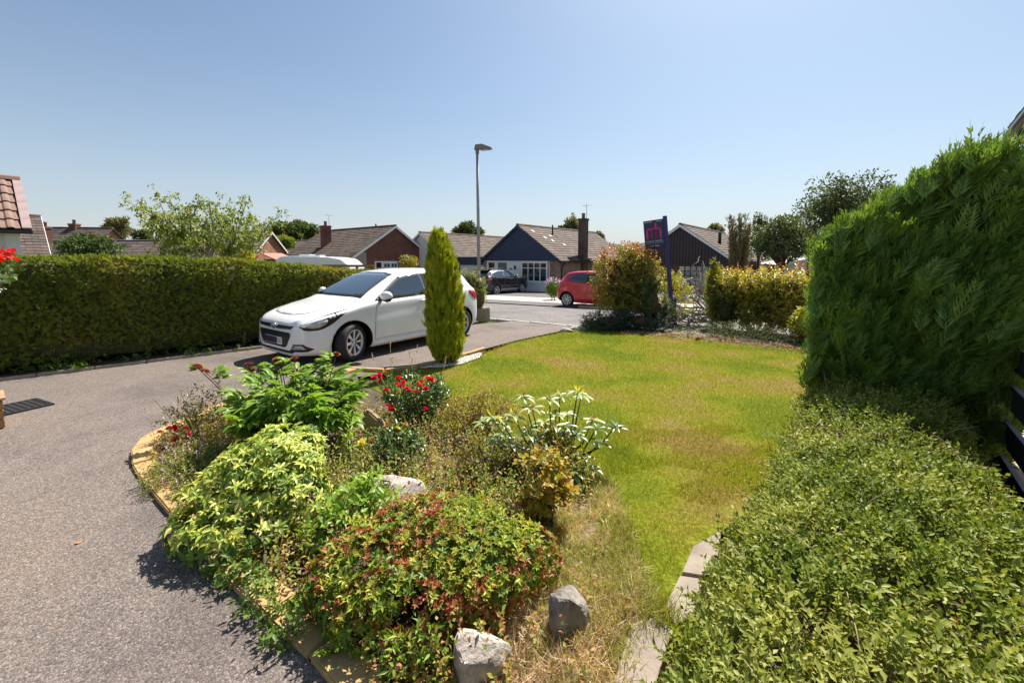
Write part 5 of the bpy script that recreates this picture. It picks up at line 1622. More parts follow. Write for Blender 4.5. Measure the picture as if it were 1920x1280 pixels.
def conif(n):
    u_ = RNG.uniform(0, 1, n)
    off = RNG.uniform(o0, o1, n); t = RNG.uniform(t0_, t1_, n); z = np.zeros(n)
    D = np.zeros((n, 3)); NN = np.zeros((n, 3))
    fr = u_ < .60; lf = (u_ >= .60) & (u_ < .82); tp = u_ >= .82
    tz = ctop(off)
    zf = RNG.uniform(.02, 1.0, n)
    z = np.where(tp, tz, zf * tz)
    bulge = np.sin(np.clip(zf, 0, 1) * 3.0) * .12
    t = np.where(fr, t0_ + .10 - bulge + sn(np.c_[off, z, z * 0], 3.2, 2) * .11 + np.clip(off - 1.2, 0, 1) * -.25 , t)
    off = np.where(lf, o0 + .08 - bulge * .6 + sn(np.c_[t, z, z * 0], 4, 6) * .05, off)
    z = np.where(lf, np.minimum(z, ctop(off + .04)), z)
    D = np.where(fr[:, None], -d39_ * .55 + n39_ * .28 + V3(0, 0, .85), np.where(lf[:, None], -n39_ * .5 + V3(0, 0, .9), V3(0, 0, 1.1) - d39_ * .1))
    D = D + RNG.normal(0, .24, (n, 3))
    NN = np.where(fr[:, None], -d39_ * 1.0 + n39_ * .0, np.where(lf[:, None], -n39_, rdir(n)))
    NN = NN + RNG.normal(0, .75, (n, 3))
    inn = RNG.uniform(0, .10, n)
    P = fpn(off + lf * inn, t + fr * inn, z)
    return P, D, NN
P, D, NN = conif(4200)
P = P - unit(D) * .14
dep = RNG.uniform(.04, .26, len(P))[:, None]
P = P + dep * (d39_ * .8 + n39_ * .3)
P[:, 2] = np.minimum(P[:, 2], ctop((P - fo_) @ n39_) - .12)
cards('inner_fronds', T_FROND, P - CB, D, RNG.uniform(.15, .28, len(P)), RNG.uniform(.12, .20, len(P)), L_CONIF, cx_, N=NN)
P, D, NN = conif(3000)
P = P - unit(D) * .16 - d39_ * RNG.uniform(-.02, .12, (len(P), 1))
D = D + n39_ * .08 + V3(0, 0, .45) + RNG.normal(0, .2, D.shape)
NN = np.cross(np.cross(unit(D), V3(0, 0, 1)), unit(D)) * 1.0 - d39_ * .7 + RNG.normal(0, .45, D.shape)
cards('plumes', T_PLUME, P - CB, D, RNG.uniform(.16, .32, len(P)), RNG.uniform(.17, .28, len(P)), L_CONIF, cx_, N=NN)
n = 240                                                        # leader shoots along the top
off = RNG.uniform(o0 + .05, o1, n); t = RNG.uniform(t0_, t0_ + .9, n)
P = fpn(off, t, ctop(off) - .12)
cards('leaders', T_FROND_S, P - CB, V3(0, 0, 1) + RNG.normal(0, .13, (n, 3)), RNG.uniform(.16, .42, n) * np.interp(off, [.2, 1.7], [.7, 1.1]), RNG.uniform(.06, .12, n), L_CONIF, cx_)
mb = MB()
rows = []
for a in np.linspace(o0 + .12, o1, 9):
    tz = float(ctop(np.array([a]))[0])
    rows.append([tuple(fpn(np.array([a]), np.array([tt]), np.array([zz]))[0] - CB) for tt, zz in ((t1_, 0.0), (t0_ + .2, 0), (t0_ + .08, tz * .5), (t0_ + .2, tz - .15), (t1_, tz - .15))])
k = 5
mb.add([p for r in rows for p in r], [(i * k + j, i * k + (j + 1) % k, (i + 1) * k + (j + 1) % k, (i + 1) * k + j) for i in range(8) for j in range(k)], 0, True)
mb.quadpts(rows[0]); mb.quadpts(rows[-1][::-1])
mb.build('twigs', mat('dark_conifer_twigs', (.045, .05, .022), .95, .4, 20, .6), cx_)

# ------------------------------------------------------------------ low privet hedge
lp = empty('privet_hedge', Fp(.6, .5, 0), 'low wide privet hedge in the foreground between lawn and black fence', 'hedge')
LB = np.array(lp.location)
def ph(off):      # dome across the hedge
    u_ = np.clip((off - .23) / 1.0, 0, 1)
    return .63 * np.clip(1 - np.abs(2 * u_ - 1) ** 5, 0, 1) ** .5
n = 11500
off = RNG.uniform(.25, 1.22, n)
sel = RNG.uniform(0, 1, n) < .2
t = RNG.uniform(-1.9, 2.62, n)
near = RNG.uniform(0, 1, n) < .35
t = np.where(near, RNG.uniform(-1.3, 1.2, n), t)
z = ph(off)
side = (off < .16) | (off > 1.14)
z = np.where(sel, RNG.uniform(.03, .95, n) * .56, z); off = np.where(sel, .31 - .05 * np.sin(z * 4) + RNG.uniform(0, .06, n), off)
Q = fpn(off, t, z)
bump = sn(Q, 3.5, 12) * .04 + sn(Q, 9, 13) * .035
Q[:, 2] = np.maximum(Q[:, 2] + bump * np.where(sel, .2, 1), .03) - RNG.uniform(.0, .09, n)
Q = Q - n39_ * (bump * sel)[:, None]
nor = np.where(sel[:, None], -n39_ * .8 + V3(0, 0, .35), V3(0, 0, 1) + n39_ * ((off - .65) * 1.2)[:, None])
D = nor + RNG.normal(0, .42, (n, 3))
LP, LD, NN = sprigs(Q, D, 9, RNG.uniform(.05, .11, n), 1.0)
sc = RNG.uniform(.7, 1.25, len(LP))
cards('foliage', T_SMALL, LP - LB, LD, .0245 * sc, .0125 * sc, L_PRIVET, lp, N=NN)
n = 420                                                        # paler long shoots and dead orange leaves
Q = fpn(RNG.uniform(.05, 1.2, n), RNG.uniform(-1.6, 2.5, n), np.full(n, .66)); Q[:, 2] = ph((Q - fo_) @ n39_) - .03
cards('dead_leaves', T_SMALL, Q - LB, rdir(n) + V3(0, 0, .2), RNG.uniform(.02, .04, n), .014, L_DRYLEAF, lp)
mbt = MB()
for i in range(60):
    off_, t_ = RNG.uniform(.05, 1.2), RNG.uniform(-1.2, 2.4)
    b = fpn(np.array([off_]), np.array([t_]), ph(np.array([off_])) - .05)[0] - LB
    d = unit(rdir(1)[0] * V3(1, 1, .3) + V3(0, 0, .45)) * RNG.uniform(.12, .3)
    mbt.tube([b, b + d * .5 + V3(0, 0, .02), b + d], [.0028, .0022, .001], 4)
tag(mbt.build('bare_twigs', mat('pale_twig', (.36, .27, .17), .8, .3, 30), lp), kind='stuff')
mb = MB(); rows = []
for tt in np.linspace(-1.9, 2.6, 24):
    rows.append([tuple(fpn(np.array([a]), np.array([tt]), np.array([b]))[0] - LB) for a, b in ((1.14, 0), (1.14, .33), (1.0, .5), (.7, .55), (.45, .49), (.35, .3), (.34, 0))])
k = 7
mb.add([p for r in rows for p in r], [(i * k + j, i * k + j + 1, (i + 1) * k + j + 1, (i + 1) * k + j) for i in range(23) for j in range(k - 1)], 0, True)
mb.quadpts(rows[-1])
mb.build('twigs', M_TWIG, lp)

# ------------------------------------------------------------------ golden column conifer
gb = G(838, 679)
gc_ = empty('golden_conifer', gb, 'narrow golden green columnar conifer standing between drive and lawn', 'conifer')
Hc = at(822, 428, gb.y).z
def gr_(q): return np.interp(q, [0, .04, .12, .3, .5, .62, .75, .88, .96, 1.0], [.15, .21, .255, .275, .26, .235, .215, .145, .08, .02])
n = 5200
q = RNG.uniform(0, 1, n) ** .92; a = RNG.uniform(0, 2 * np.pi, n)
Q = np.c_[np.cos(a), np.sin(a), q * 6]
rr = gr_(q) * (1 + .10 * sn(Q * V3(1, 1, .6), 2.2, 21) + .07 * sn(Q * V3(2.2, 2.2, .8), 3, 22)) * RNG.uniform(.80, 1.02, n)
leanx = np.interp(q, [0, .7, 1], [0, -.05, -.12])
P = np.c_[rr * np.cos(a) + leanx, rr * np.sin(a), q * (Hc - .14)]
D = np.c_[np.cos(a) * .32, np.sin(a) * .32, np.ones(n)] + RNG.normal(0, .16, (n, 3))
NN = np.c_[np.cos(a), np.sin(a), 0 * a] + RNG.normal(0, .7, (n, 3))
cards('fronds', T_FROND_S, P, D, RNG.uniform(.07, .16, n), RNG.uniform(.06, .10, n), L_GOLD, gc_, N=NN)
k_ = RNG.choice(n, 1900, p=None)
Dp = np.c_[np.cos(a[k_]) * .42, np.sin(a[k_]) * .42, np.ones(len(k_))] + RNG.normal(0, .12, (len(k_), 3))
Pp = P[k_] * V3(1.02, 1.02, 1)
cards('plumes', T_PLUME, Pp, Dp, RNG.uniform(.09, .19, len(k_)), RNG.uniform(.10, .16, len(k_)), L_GOLD, gc_, N=np.c_[np.cos(a[k_]), np.sin(a[k_]), 0 * k_] + RNG.normal(0, .5, (len(k_), 3)))
mb = MB().lathe([(float(gr_(q)) * .80, q * (Hc - .1)) for q in np.linspace(0, .97, 16)] + [(0, Hc * .97)], 16, 0, Matrix.Translation((-.03, 0, 0)))
mb.build('twigs', mat('olive_twigs', (.06, .065, .015), .95, .4, 20, .5), gc_)
MB().tube([(0, 0, -.05), (0, 0, .25)], [.06, .05], 8).build('trunk', M_BARK, gc_)

# ------------------------------------------------------------------ shrubs
def shrub(label, cat, base, blobs, n, L, W, lm, m=6, slen=.12, T=T_SMALL, up=.5, thr=-.4, f=4, seed=1, shell=.55, tips=None, stems=10, stemm=None, twig=None, group=None, name='shrub', tipn=0, spread=1.0, zmin=.02):
    root = empty(name, base, label, cat, group)
    B = V3(*base)
    P, O = blob_pts(blobs, n, shell, thr, f, seed, base[2] + zmin)
    D = unit(O * .8 + V3(0, 0, up) + RNG.normal(0, .35, P.shape))
    LP, LD, NN = sprigs(P - unit(D) * slen * .5, D, m, slen * RNG.uniform(.6, 1.2, len(P)), spread)
    sc = RNG.uniform(.7, 1.25, len(LP))
    LP[:, 2] = np.maximum(LP[:, 2], base[2] + .01)
    cards('foliage', T, LP - B, LD, L * sc, W * sc, lm, root, N=NN)
    if tips is not None and tipn:
        P, O = blob_pts(blobs, tipn * 4, .96, -2, f, seed + 1)
        sel = np.argsort(-(O[:, 2] + RNG.uniform(0, .9, len(O))))[:tipn]
        P, O = P[sel], O[sel]
        D = unit(O * .5 + V3(0, 0, .9) + RNG.normal(0, .25, P.shape))
        LP, LD, NN = sprigs(P, D, 6, slen, .8)
        cards('new_shoots', T, LP - B, LD, L * RNG.uniform(.7, 1.2, len(LP)), W * RNG.uniform(.7, 1.2, len(LP)), tips, root, N=NN)
    sm = MB()
    for i in range(stems):
        b = blobs[RNG.integers(len(blobs))]
        e = Vector(b[0] + rdir(1)[0] * b[1] * .6) - Vector(base)
        s0 = Vector((RNG.normal(0, .05) + e.x * .12, RNG.normal(0, .05) + e.y * .12, -.03))
        sm.tube([s0, s0.lerp(e, .5) + Vector((0, 0, .06)), e], [.013, .009, .004], 5)
    sm.build('stems', stemm or M_BARK, root)
    if twig:
        mb = MB()
        for b in blobs: ellipsoid(mb, Vector(b[0]) - Vector(base), b[1] * twig, 8)
        mb.build('twigs', M_TWIG, root)
    return root

# photinia by the road, with the dark shrub and low juniper at its foot
y0 = 10.75
bp = at(1172, 600, y0); b = (bp.x, y0, gnd(y0))
c1, c2 = at(1172, 520, y0), at(1180, 485, y0)
wx = 62 / 790 * y0
shrub('tall reddish topped photinia bush left of the for sale board', 'bush', b,
      [(V3(c1.x, y0, 1.05), V3(wx, .75, .85)), (V3(c2.x - .15, y0, 1.5), V3(wx * .82, .6, .42)), (V3(c2.x + .2, y0 + .1, 1.45), V3(wx * .75, .6, .45)), (V3(c1.x - .05, y0 - .2, .75), V3(wx * .95, .55, .5))],
      1500, .085, .034, L_PHOT, 7, .18, thr=-.5, f=2.5, seed=31, tips=L_PHOTRED, tipn=150, stems=14, twig=.55, shell=.6)
yd = 10.0
p = at(1222, 565, yd)
shrub('dark green shrub tucked into the right side of the reddish bush', 'bush', (p.x, yd, gnd(yd)), [(V3(p.x, yd, .62), V3(.33, .3, .62)), (V3(p.x + .2, yd, .4), V3(.35, .3, .4))], 900, .05, .02, L_DARKEVG, 7, .12, seed=33, twig=.5, stems=4)
p = at(1170, 598, 9.95)
shrub('low bluish juniper spreading below the reddish bush', 'juniper', (p.x, 9.95, gnd(9.95)), [(V3(p.x - .35, 10.0, .16), V3(.75, .4, .28)), (V3(p.x + .4, 9.9, .18), V3(.7, .4, .3))], 800, .06, .016, L_BLUEJUN, 8, .14, seed=35, twig=.45, stems=3, up=.15)
p = at(1262, 548, 11.3)
shrub('bright yellow leaved shrub behind the post of the for sale board', 'bush', (p.x, 11.3, gnd(11.3)), [(V3(p.x, 11.3, .7), V3(.42, .35, .62)), (V3(p.x + .3, 11.2, .5), V3(.4, .3, .4)), (V3(p.x - .2, 11.3, 1.1), V3(.25, .25, .3))], 420, .06, .028, L_GOLDSHRUB, 7, .14, seed=37, stems=8)
p = at(1338, 545, 10.4)
shrub('small golden conifer beside the bare grey shrub', 'conifer', (p.x, 10.4, gnd(10.4)), [(V3(p.x - .02, 10.4, 1.0), V3(.22, .2, .5)), (V3(p.x - .02, 10.4, 1.4), V3(.12, .12, .3)), (V3(p.x + .1, 10.3, .5), V3(.3, .25, .4))], 800, .07, .016, L_GOLD, 7, .12, up=1.1, seed=39, twig=.7, stems=2)
p = at(1362, 570, 10.0)
shrub('dark green conifer bush at the left end of the golden hedge', 'bush', (p.x, 10.0, gnd(10)), [(V3(p.x, 10.0, .55), V3(.3, .28, .55))], 520, .06, .016, L_DARKEVG, 7, .12, up=.9, seed=41, twig=.7, stems=3)
# golden hedge
hbx = [at(px_, 560, yy) for px_, yy in ((1368, 10.1), (1390, 9.9), (1420, 9.6), (1455, 9.3), (1490, 9.0), (1525, 8.7))]
bl = []
for p in hbx: bl += [(V3(p.x, p.y, .98), V3(.42, .42, .44)), (V3(p.x, p.y, .60), V3(.38, .4, .45)), (V3(p.x, p.y + .2, .3), V3(.3, .3, .22))]
shrub('golden and red leaved hedge with bare stems below at the back of the lawn', 'hedge', (hbx[2].x, hbx[2].y, gnd(9.3)), bl, 2400, .07, .034, L_GOLDHEDGE, 7, .15, seed=43, tips=L_PHOTRED, tipn=90, stems=34, stemm=M_GREYBARK, thr=-.35, shell=.5, f=3, twig=.5)
p = at(1508, 625, 8.2)
shrub('yellow green rhododendron at the foot of the tall conifer', 'bush', (p.x, 8.2, 0), [(V3(p.x, 8.2, .35), V3(.25, .25, .3)), (V3(p.x + .05, 8.2, .55), V3(.2, .2, .15))], 110, .11, .035, L_GOLDSHRUB, 8, .05, T=T_LEAF, seed=45, stems=8)
n = 750                                                        # ivy and litter under the hedge
s_ = RNG.uniform(-.2, 5.2, n); t_ = RNG.uniform(-.05, .9, n)
Q = np.c_[bb[0].x + bdir.x * s_ + bnor.x * t_, bb[0].y + bdir.y * s_ + bnor.y * t_, np.zeros(n)]; Q[:, 2] = GN(Q[:, 1]) + .01
sel = ((sn(Q, 2, 8) > .1) & (t_ > .1)) | ((s_ > 2.8) & (t_ > .12))
LP, LD, NN = sprigs(Q[sel], V3(0, 0, 1) + RNG.normal(0, .4, (sel.sum(), 3)), 8, np.where(s_[sel] > 2.4, .30, .12))
tag(cards('border_ground_cover', T_SMALL, LP, LD, .055, .026, leafm('ground_cover_leaf', [(.04, .06, .02), (.07, .09, .025), (.11, .10, .035)], .7, .3, .12), None, N=NN), 'dark low ground cover under the shrubs at the back of the lawn', 'ground cover', kind='stuff')
n = 2000
s_ = RNG.uniform(1.0, 4.6, n); t_ = RNG.normal(.08, .22, n)
Q = np.c_[bb[0].x + bdir.x * s_ + bnor.x * t_, bb[0].y + bdir.y * s_ + bnor.y * t_, np.zeros(n)]; Q[:, 2] = GN(Q[:, 1]) + .012
tag(cards('leaf_litter', T_SMALL, Q, rdir(n) * V3(1, 1, .25) + V3(0, 0, .1), RNG.uniform(.02, .08, n), RNG.uniform(.01, .03, n), leafm('litter', [(.18, .09, .05), (.34, .22, .14), (.5, .42, .34)], .8, .2, .2), None), 'dry fallen leaves and twigs below the bare grey shrub', 'leaf litter', kind='stuff')

# bare grey shrub
pb_ = G(1345, 612)
br = empty('bare_shrub', (pb_.x, pb_.y + .1, gnd(pb_.y)), 'leafless grey shrub with twisting branches right of the for sale board', 'shrub')
b0_ = Vector((pb_.x, pb_.y + .6, 0))
def twig_branch(mb, p, d, L, r, depth):
    pts = [p]; q = Vector(p); dd = Vector(d)
    k = 5
    for i in range(k):
        dd = (dd + Vector(tuple(RNG.normal(0, .28, 3))) + Vector((0, 0, .02))).normalized()
        q = q + dd * L / k; pts.append(q.copy())
    mb.tube(pts, list(np.linspace(r, r * .45, k + 1)), 5)
    if depth:
        for i in range(3 + depth):
            j = RNG.integers(1, k + 1)
            nd = (dd + Vector(tuple(RNG.normal(0, .75, 3)))).normalized()
            twig_branch(mb, pts[j], nd, L * RNG.uniform(.4, .65), r * .5, depth - 1)
mb = MB()
for i, (ex, ez) in enumerate(((-1.15, .4), (-1.0, .55), (-.7, .6), (-1.1, .15), (-.85, .25), (-.3, .5), (-.9, .42), (-.5, .2), (-1.2, .22), (-.6, .4), (.2, .4), (-1.05, .08))):
    d = Vector((ex, RNG.uniform(-.35, .2), ez)).normalized()
    twig_branch(mb, Vector((RNG.normal(0, .06), RNG.normal(0, .06), .02 + .04 * i)), d, 1.35 * math.hypot(ex, ez) / 1.2, .034, 2)
mb.build('branches', M_GREYBARK, br)
# stump beside the sign post
ps = G(1246, 610)
st = empty('tree_stump', (ps.x + .1, ps.y - .3, gnd(ps.y)), 'rough brown tree stump at the foot of the for sale board', 'stump')
MB().tube([(0, 0, -.05), (.01, 0, .2), (-.01, .02, .55), (.05, .02, .78)], [.12, .09, .08, .06], 9).build('trunk', M_BARK, st)
MB().tube([(.0, 0, .5), (-.15, -.05, .62), (-.2, -.02, .7)], [.04, .03, .015], 6).build('broken_limb', M_GREYBARK, st)

# planter block and bush at the mouth of the drive
pq = G(899, 600)
pl_ = empty('stone_planter', (pq.x, pq.y, gnd(pq.y)), 'square stone planter at the road end of the driveway', 'planter', None, GA)
MB().bb(-.14, .16, .0, .3, -.05, .36).build('planter_box', M_KERB, pl_, None, None, .02)
p = at(888, 555, pq.y + .2)
shrub('bushy green and brown shrub growing out of the stone planter', 'bush', (p.x, pq.y + .2, gnd(pq.y) + .3), [(V3(p.x + .08, pq.y + .2, .72), V3(.30, .3, .5)), (V3(p.x - .2, pq.y + .2, 1.0), V3(.28, .3, .28)), (V3(p.x + .15, pq.y + .1, .5), V3(.25, .25, .4))], 900, .04, .014, L_HEDGE, 7, .1, seed=47, twig=.75, stems=3, zmin=-.3, tips=L_GOLDSHRUB, tipn=60)

# brown topped columnar tree near the dark gable
p = at(1388, 497, 15)
ct = empty('thin_columnar_tree', (p.x, 15, gnd(15)), 'three thin half dead columnar conifer spires in front of the dark gable', 'tree')
mb = MB(); Pn, Dn = [], []
for px_, top in ((1373, 402), (1389, 398), (1404, 408), (1381, 420), (1397, 425)):
    q = at(px_, top, 15)
    for k in range(9):
        ox, oy = RNG.normal(0, .07), RNG.normal(0, .1)
        e = Vector((q.x - p.x + ox, oy, q.z - gnd(15) - abs(RNG.normal(0, .25))))
        s0 = Vector(((q.x - p.x) * .6, oy * .5, 0))
        mb.tube([s0, s0.lerp(e, .5) + Vector((ox * .6, 0, 0)), e], [.02, .014, .005], 5)
        for _ in range(80):
            u_ = RNG.uniform(.12, .97); c = s0.lerp(e, u_)
            Pn.append((c.x + RNG.normal(0, .03), c.y + RNG.normal(0, .03), c.z)); Dn.append((RNG.normal(0, .35), RNG.normal(0, .35), 1))
mb.build('trunk', M_BARK, ct)
cards('crown', T_FROND_S, np.array(Pn), np.array(Dn), RNG.uniform(.10, .24, len(Pn)), .09, leafm('brown_conifer', [(.13, .10, .045), (.20, .155, .065), (.15, .16, .05)], .7, .2, .2), ct)

# ------------------------------------------------------------------ trees beyond
def px_tree(label, pxc, pyc, rpx, rpy, Y, k, n, L, W, lm, seed, **kw):
    c = at(pxc, pyc, Y); sx = Y / 790
    return tree(label, (c.x, Y, gnd(Y)), max((c.z - gnd(Y)) * .55, .5), (c.x, Y, c.z), (rpx * sx, rpx * sx * .8, rpy * sx), k, n, L, W, lm, seed, **kw)
px_tree('large rounded tree rising behind the tall conifer hedge on the right', 1598, 392, 88, 72, 27, 46, 9000, .20, .11, L_FARDARK, 51, sub=.33, thr=-.2, f=1.3, trunk_r=.3)
px_tree('dense dark tree beyond the golden hedge left of the tall conifer', 1468, 458, 62, 50, 26, 26, 5200, .2, .11, L_FARDARK, 52, sub=.42, thr=-.35)
px_tree('lighter small tree between the dark tree and the large rounded tree', 1520, 430, 32, 50, 30, 14, 2200, .2, .1, L_FAR, 53, sub=.4, thr=-.05)
px_tree('pointed conifer behind the dark trees on the right', 1424, 440, 16, 46, 32, 10, 1400, .2, .09, L_FARDARK, 54, sub=.5)
px_tree('feathery grey green tree on the skyline at the left', 222, 432, 34, 26, 55, 20, 3200, .42, .16, L_FAR2, 55, sub=.35, thr=-.1, f=.8)
px_tree('small dark conifer left of the cherry tree', 268, 462, 15, 30, 36, 10, 1700, .3, .14, L_FARDARK, 56, sub=.5)
px_tree('spreading tree on the skyline between the brick houses', 553, 438, 46, 24, 60, 22, 4200, .5, .26, L_FAR, 57, sub=.38, thr=-.25, f=.7)
px_tree('yellowish green tree in front of the distant tiled roof', 530, 452, 18, 16, 50, 8, 1200, .4, .2, L_CHERRY, 58, sub=.5)
px_tree('broad dark pine behind the roof left of the street lamp', 868, 432, 22, 18, 58, 14, 2600, .45, .2, L_FARDARK, 59, sub=.42, thr=-.15, f=.8)
px_tree('lower green tree just right of the street lamp', 890, 438, 14, 10, 60, 8, 1300, .4, .2, L_FAR, 60, sub=.5)
px_tree('slender birch on the skyline left of the tall chimney', 1071, 422, 15, 26, 52, 14, 1500, .36, .16, L_FAR2, 61, sub=.36, thr=.0, f=.9)
px_tree('low bushy tree left of the birch on the skyline', 1053, 434, 9, 8, 52, 6, 700, .36, .18, L_FAR2, 62, sub=.5)
px_tree('small tree behind the right end of the navy bungalow roof', 1124, 446, 9, 9, 48, 6, 700, .34, .17, L_FAR, 63, sub=.5)
px_tree('treetops just above the roof of the dark clad bungalow', 1342, 430, 16, 12, 55, 8, 1200, .4, .2, L_FAR2, 64, sub=.5)
px_tree('dark green spreading bush in front of the long low roof', 175, 466, 56, 26, 22, 20, 4200, .16, .08, L_DARKEVG, 65, sub=.42, thr=-.4)
px_tree('garden trees filling the skyline at the far right', 1700, 440, 90, 50, 40, 22, 3500, .34, .18, L_FARDARK, 66, sub=.4)
px_tree('orange green shrub behind the roof of the white car', 775, 494, 26, 12, 15.5, 8, 1500, .07, .035, L_PHOT, 67, sub=.5)
px_tree('pale green shrub just over the hedge right of the cherry tree', 462, 484, 30, 20, 14, 10, 800, .10, .03, L_GOLDSHRUB, 68, sub=.45, thr=.1, f=3)

# cherry tree behind the clipped hedge: open limbs, hanging leaves
Yc = 13.0
cb = at(385, 500, Yc)
ch_ = empty('cherry_tree', (cb.x, Yc, gnd(Yc)), 'open branched cherry tree with drooping leaves behind the clipped hedge', 'tree')
ct0 = Vector((0, 0, cb.z - gnd(Yc) + .1))
tips = [(235, 376), (262, 382), (290, 368), (315, 364), (345, 385), (300, 400), (330, 398), (372, 376), (392, 372), (410, 392), (440, 384), (462, 380), (430, 408), (470, 405), (490, 420), (528, 404), (505, 415), (455, 430), (480, 445),
        (270, 410), (285, 430), (310, 440), (300, 465), (340, 425), (365, 410), (385, 405), (400, 430), (360, 450), (420, 445), (330, 470), (440, 465), (395, 465), (350, 400), (415, 418), (318, 418), (278, 395)]
tb = MB(); Pn, Dn, Nn = [], [], []
forks = [Vector((x, y, ct0.z + z)) for x, y, z in ((-.55, .1, .35), (-.25, -.2, .55), (.1, .2, .6), (.35, -.1, .45), (.75, .15, .35))]
tb.tube([(0, 0, -.1), (.03, 0, ct0.z * .6), ct0], [.17, .14, .13], 9)
for f_ in forks: tb.tube([ct0 - Vector((0, 0, .12)), ct0.lerp(f_, .5) + Vector((0, 0, -.04)), f_], [.10, .085, .06], 7)
for (px_, py_) in tips:
    dy = RNG.uniform(-1.3, 1.3)
    q = at(px_, py_, Yc + dy); e = Vector((q.x - cb.x, dy, q.z - gnd(Yc)))
    f_ = min(forks, key=lambda v: (v - e).length)
    mid = f_.lerp(e, .5) + Vector(tuple(RNG.normal(0, .09, 3)))
    pts = [f_, mid, f_.lerp(e, .8) + Vector((0, 0, .06)), e]
    tb.tube(pts, [.035, .025, .016, .006], 6)
    for k in range(34):
        u_ = RNG.uniform(.15, 1.04); a = f_.lerp(e, u_) + Vector(tuple(RNG.normal(0, .17, 3))) * (1.5 - .7 * u_)
        nl = RNG.integers(6, 11)
        for _ in range(nl):
            an = RNG.uniform(0, 6.28)
            Pn.append(tuple(a + Vector(tuple(RNG.normal(0, .035, 3))))); Dn.append((math.cos(an) * .75, math.sin(an) * .75, -.55 + RNG.normal(0, .3))); Nn.append((RNG.normal(0, .3), RNG.normal(0, .3), 1))
tb.build('trunk', M_GREYBARK, ch_)
cards('crown', T_LEAF, np.array(Pn), np.array(Dn), RNG.uniform(.08, .135, len(Pn)), RNG.uniform(.035, .055, len(Pn)), L_CHERRY, ch_, N=np.array(Nn))
# ------------------------------------------------------------------ the flower bed in front
def leaf_mesh(name, T, spec, m):
    """one mesh from a list of (point, direction, length, width, normal)"""
    P = np.array([s[0] for s in spec], float); D = np.array([s[1] for s in spec], float)
    o = cards(name, T, P, D, np.array([s[2] for s in spec]), np.array([s[3] for s in spec]), m, None, N=np.array([s[4] for s in spec], float))
    me = o.data
    bpy.data.objects.remove(o)
    return me

def aim(d, nrm):
    """rotation taking local y to d and local z near nrm"""
    d = Vector(d).normalized(); x = d.cross(Vector(nrm))
    if x.length < 1e-4: x = d.cross(Vector((1, 0, .1)))
    x.normalize(); z = x.cross(d)
    return Matrix((x, d, z)).transposed().to_euler()

def rock(name, label, base, size, m, seed, rz=0.0, flat=.2, cat='rock'):
    bm = bmesh.new()
    bmesh.ops.create_icosphere(bm, subdivisions=4, radius=1)
    r = np.random.default_rng(seed)
    planes = [(Vector(tuple(unit(r.normal(size=3)))), r.uniform(.5, .78)) for _ in range(16)]
    co = np.array([v.co for v in bm.verts])
    nz = sn(co, 2.2, seed) * .05 + sn(co, 6, seed + 1) * .025
    for i, v in enumerate(bm.verts):
        p = Vector(co[i])
        for nn, d in planes:
            k = p.dot(nn) - d
            if k > 0: p -= nn * k * .92
        p *= 1.35 * (1 + nz[i])
        v.co = Vector((p.x * size[0] / 2, p.y * size[1] / 2, p.z * size[2] * .55 + size[2] * .4))
    for f in bm.faces: f.smooth = False
    me = bpy.data.meshes.new(name); bm.to_mesh(me); bm.free()
    me.materials.append(m)
    o = link(name, me, None, base, (0, 0, rz))
    return tag(o, label, cat)

p = G(1068, 1200); rock('rock', 'grey lichened rock at the lawn side of the flower bed, half in shadow', (p.x + .01, p.y + .06, -.07), (.165, .16, .27), M_ROCK, 3, .3)
p = G(893, 1275); rock('rock', 'pale flat faced rock at the bottom edge below the azalea', (p.x, p.y + .02, -.09), (.225, .18, .27), mat('pale_boulder', (.42, .365, .32), .95, .5, 12, .9, bscale=60), 5, .6)
p = G(740, 962); rock('rock', 'pale rounded boulder in the middle of the flower bed', (p.x, p.y + .06, -.03), (.31, .24, .26), mat('pale_boulder', (.42, .365, .32), .95, .5, 12, .9, bscale=60), 8, .1)
p = G(704, 838)
sb_ = MB()
prof = [(-.10, 0), (-.108, .27), (-.08, .375), (-.03, .355), (.03, .30), (.10, .24), (.12, 0)]
n = len(prof)
sb_.add([(x, -.035, z) for x, z in prof] + [(x * .95, .04, z * .97) for x, z in prof], [tuple(range(n)), tuple(range(n, 2 * n))[::-1]] + [(i, n + i, n + (i + 1) % n, (i + 1) % n) for i in range(n)])
o = sb_.build('standing_stone', M_SANDROCK, None, (p.x, p.y, -.02), (0, 0, -.1), .014)
tag(o, 'upright jagged sandstone slab beside the red rose bush', 'stone')

# --- peony: stems, divided leaves each an object, spent flower heads
pe_b = Vector((-1.86, 3.62, 0))
pe = empty('peony', pe_b, 'large leafy green peony clump with withered dark red flower heads', 'plant')
pl_meshes = []
for k in range(5):
    sp = []
    for (bx_, by2, ang, sc) in ((0, .34, 0, 1.0), (-.05, .22, .75, .85), (.05, .22, -.75, .85)):
        for da, s2 in ((0, 1.0), (.42, .78), (-.42, .78)):
            a = ang + da + RNG.normal(0, .08)
            sp.append(((bx_ + math.sin(-a) * .01, by2 + .01, -.01 * abs(da)), (-math.sin(a), math.cos(a), -.16 + RNG.normal(0, .08)), .42 * sc * s2, .17 * sc * s2, (RNG.normal(0, .12), -.1, 1)))
    sp.append(((0, 0, 0), (0, 1, 0), .36, .018, (0, 0, 1)))
    pl_meshes.append(leaf_mesh('peony_leaf', T_LEAF, sp, L_PEONY))
stems = MB(); nleaf = 0
hm = []
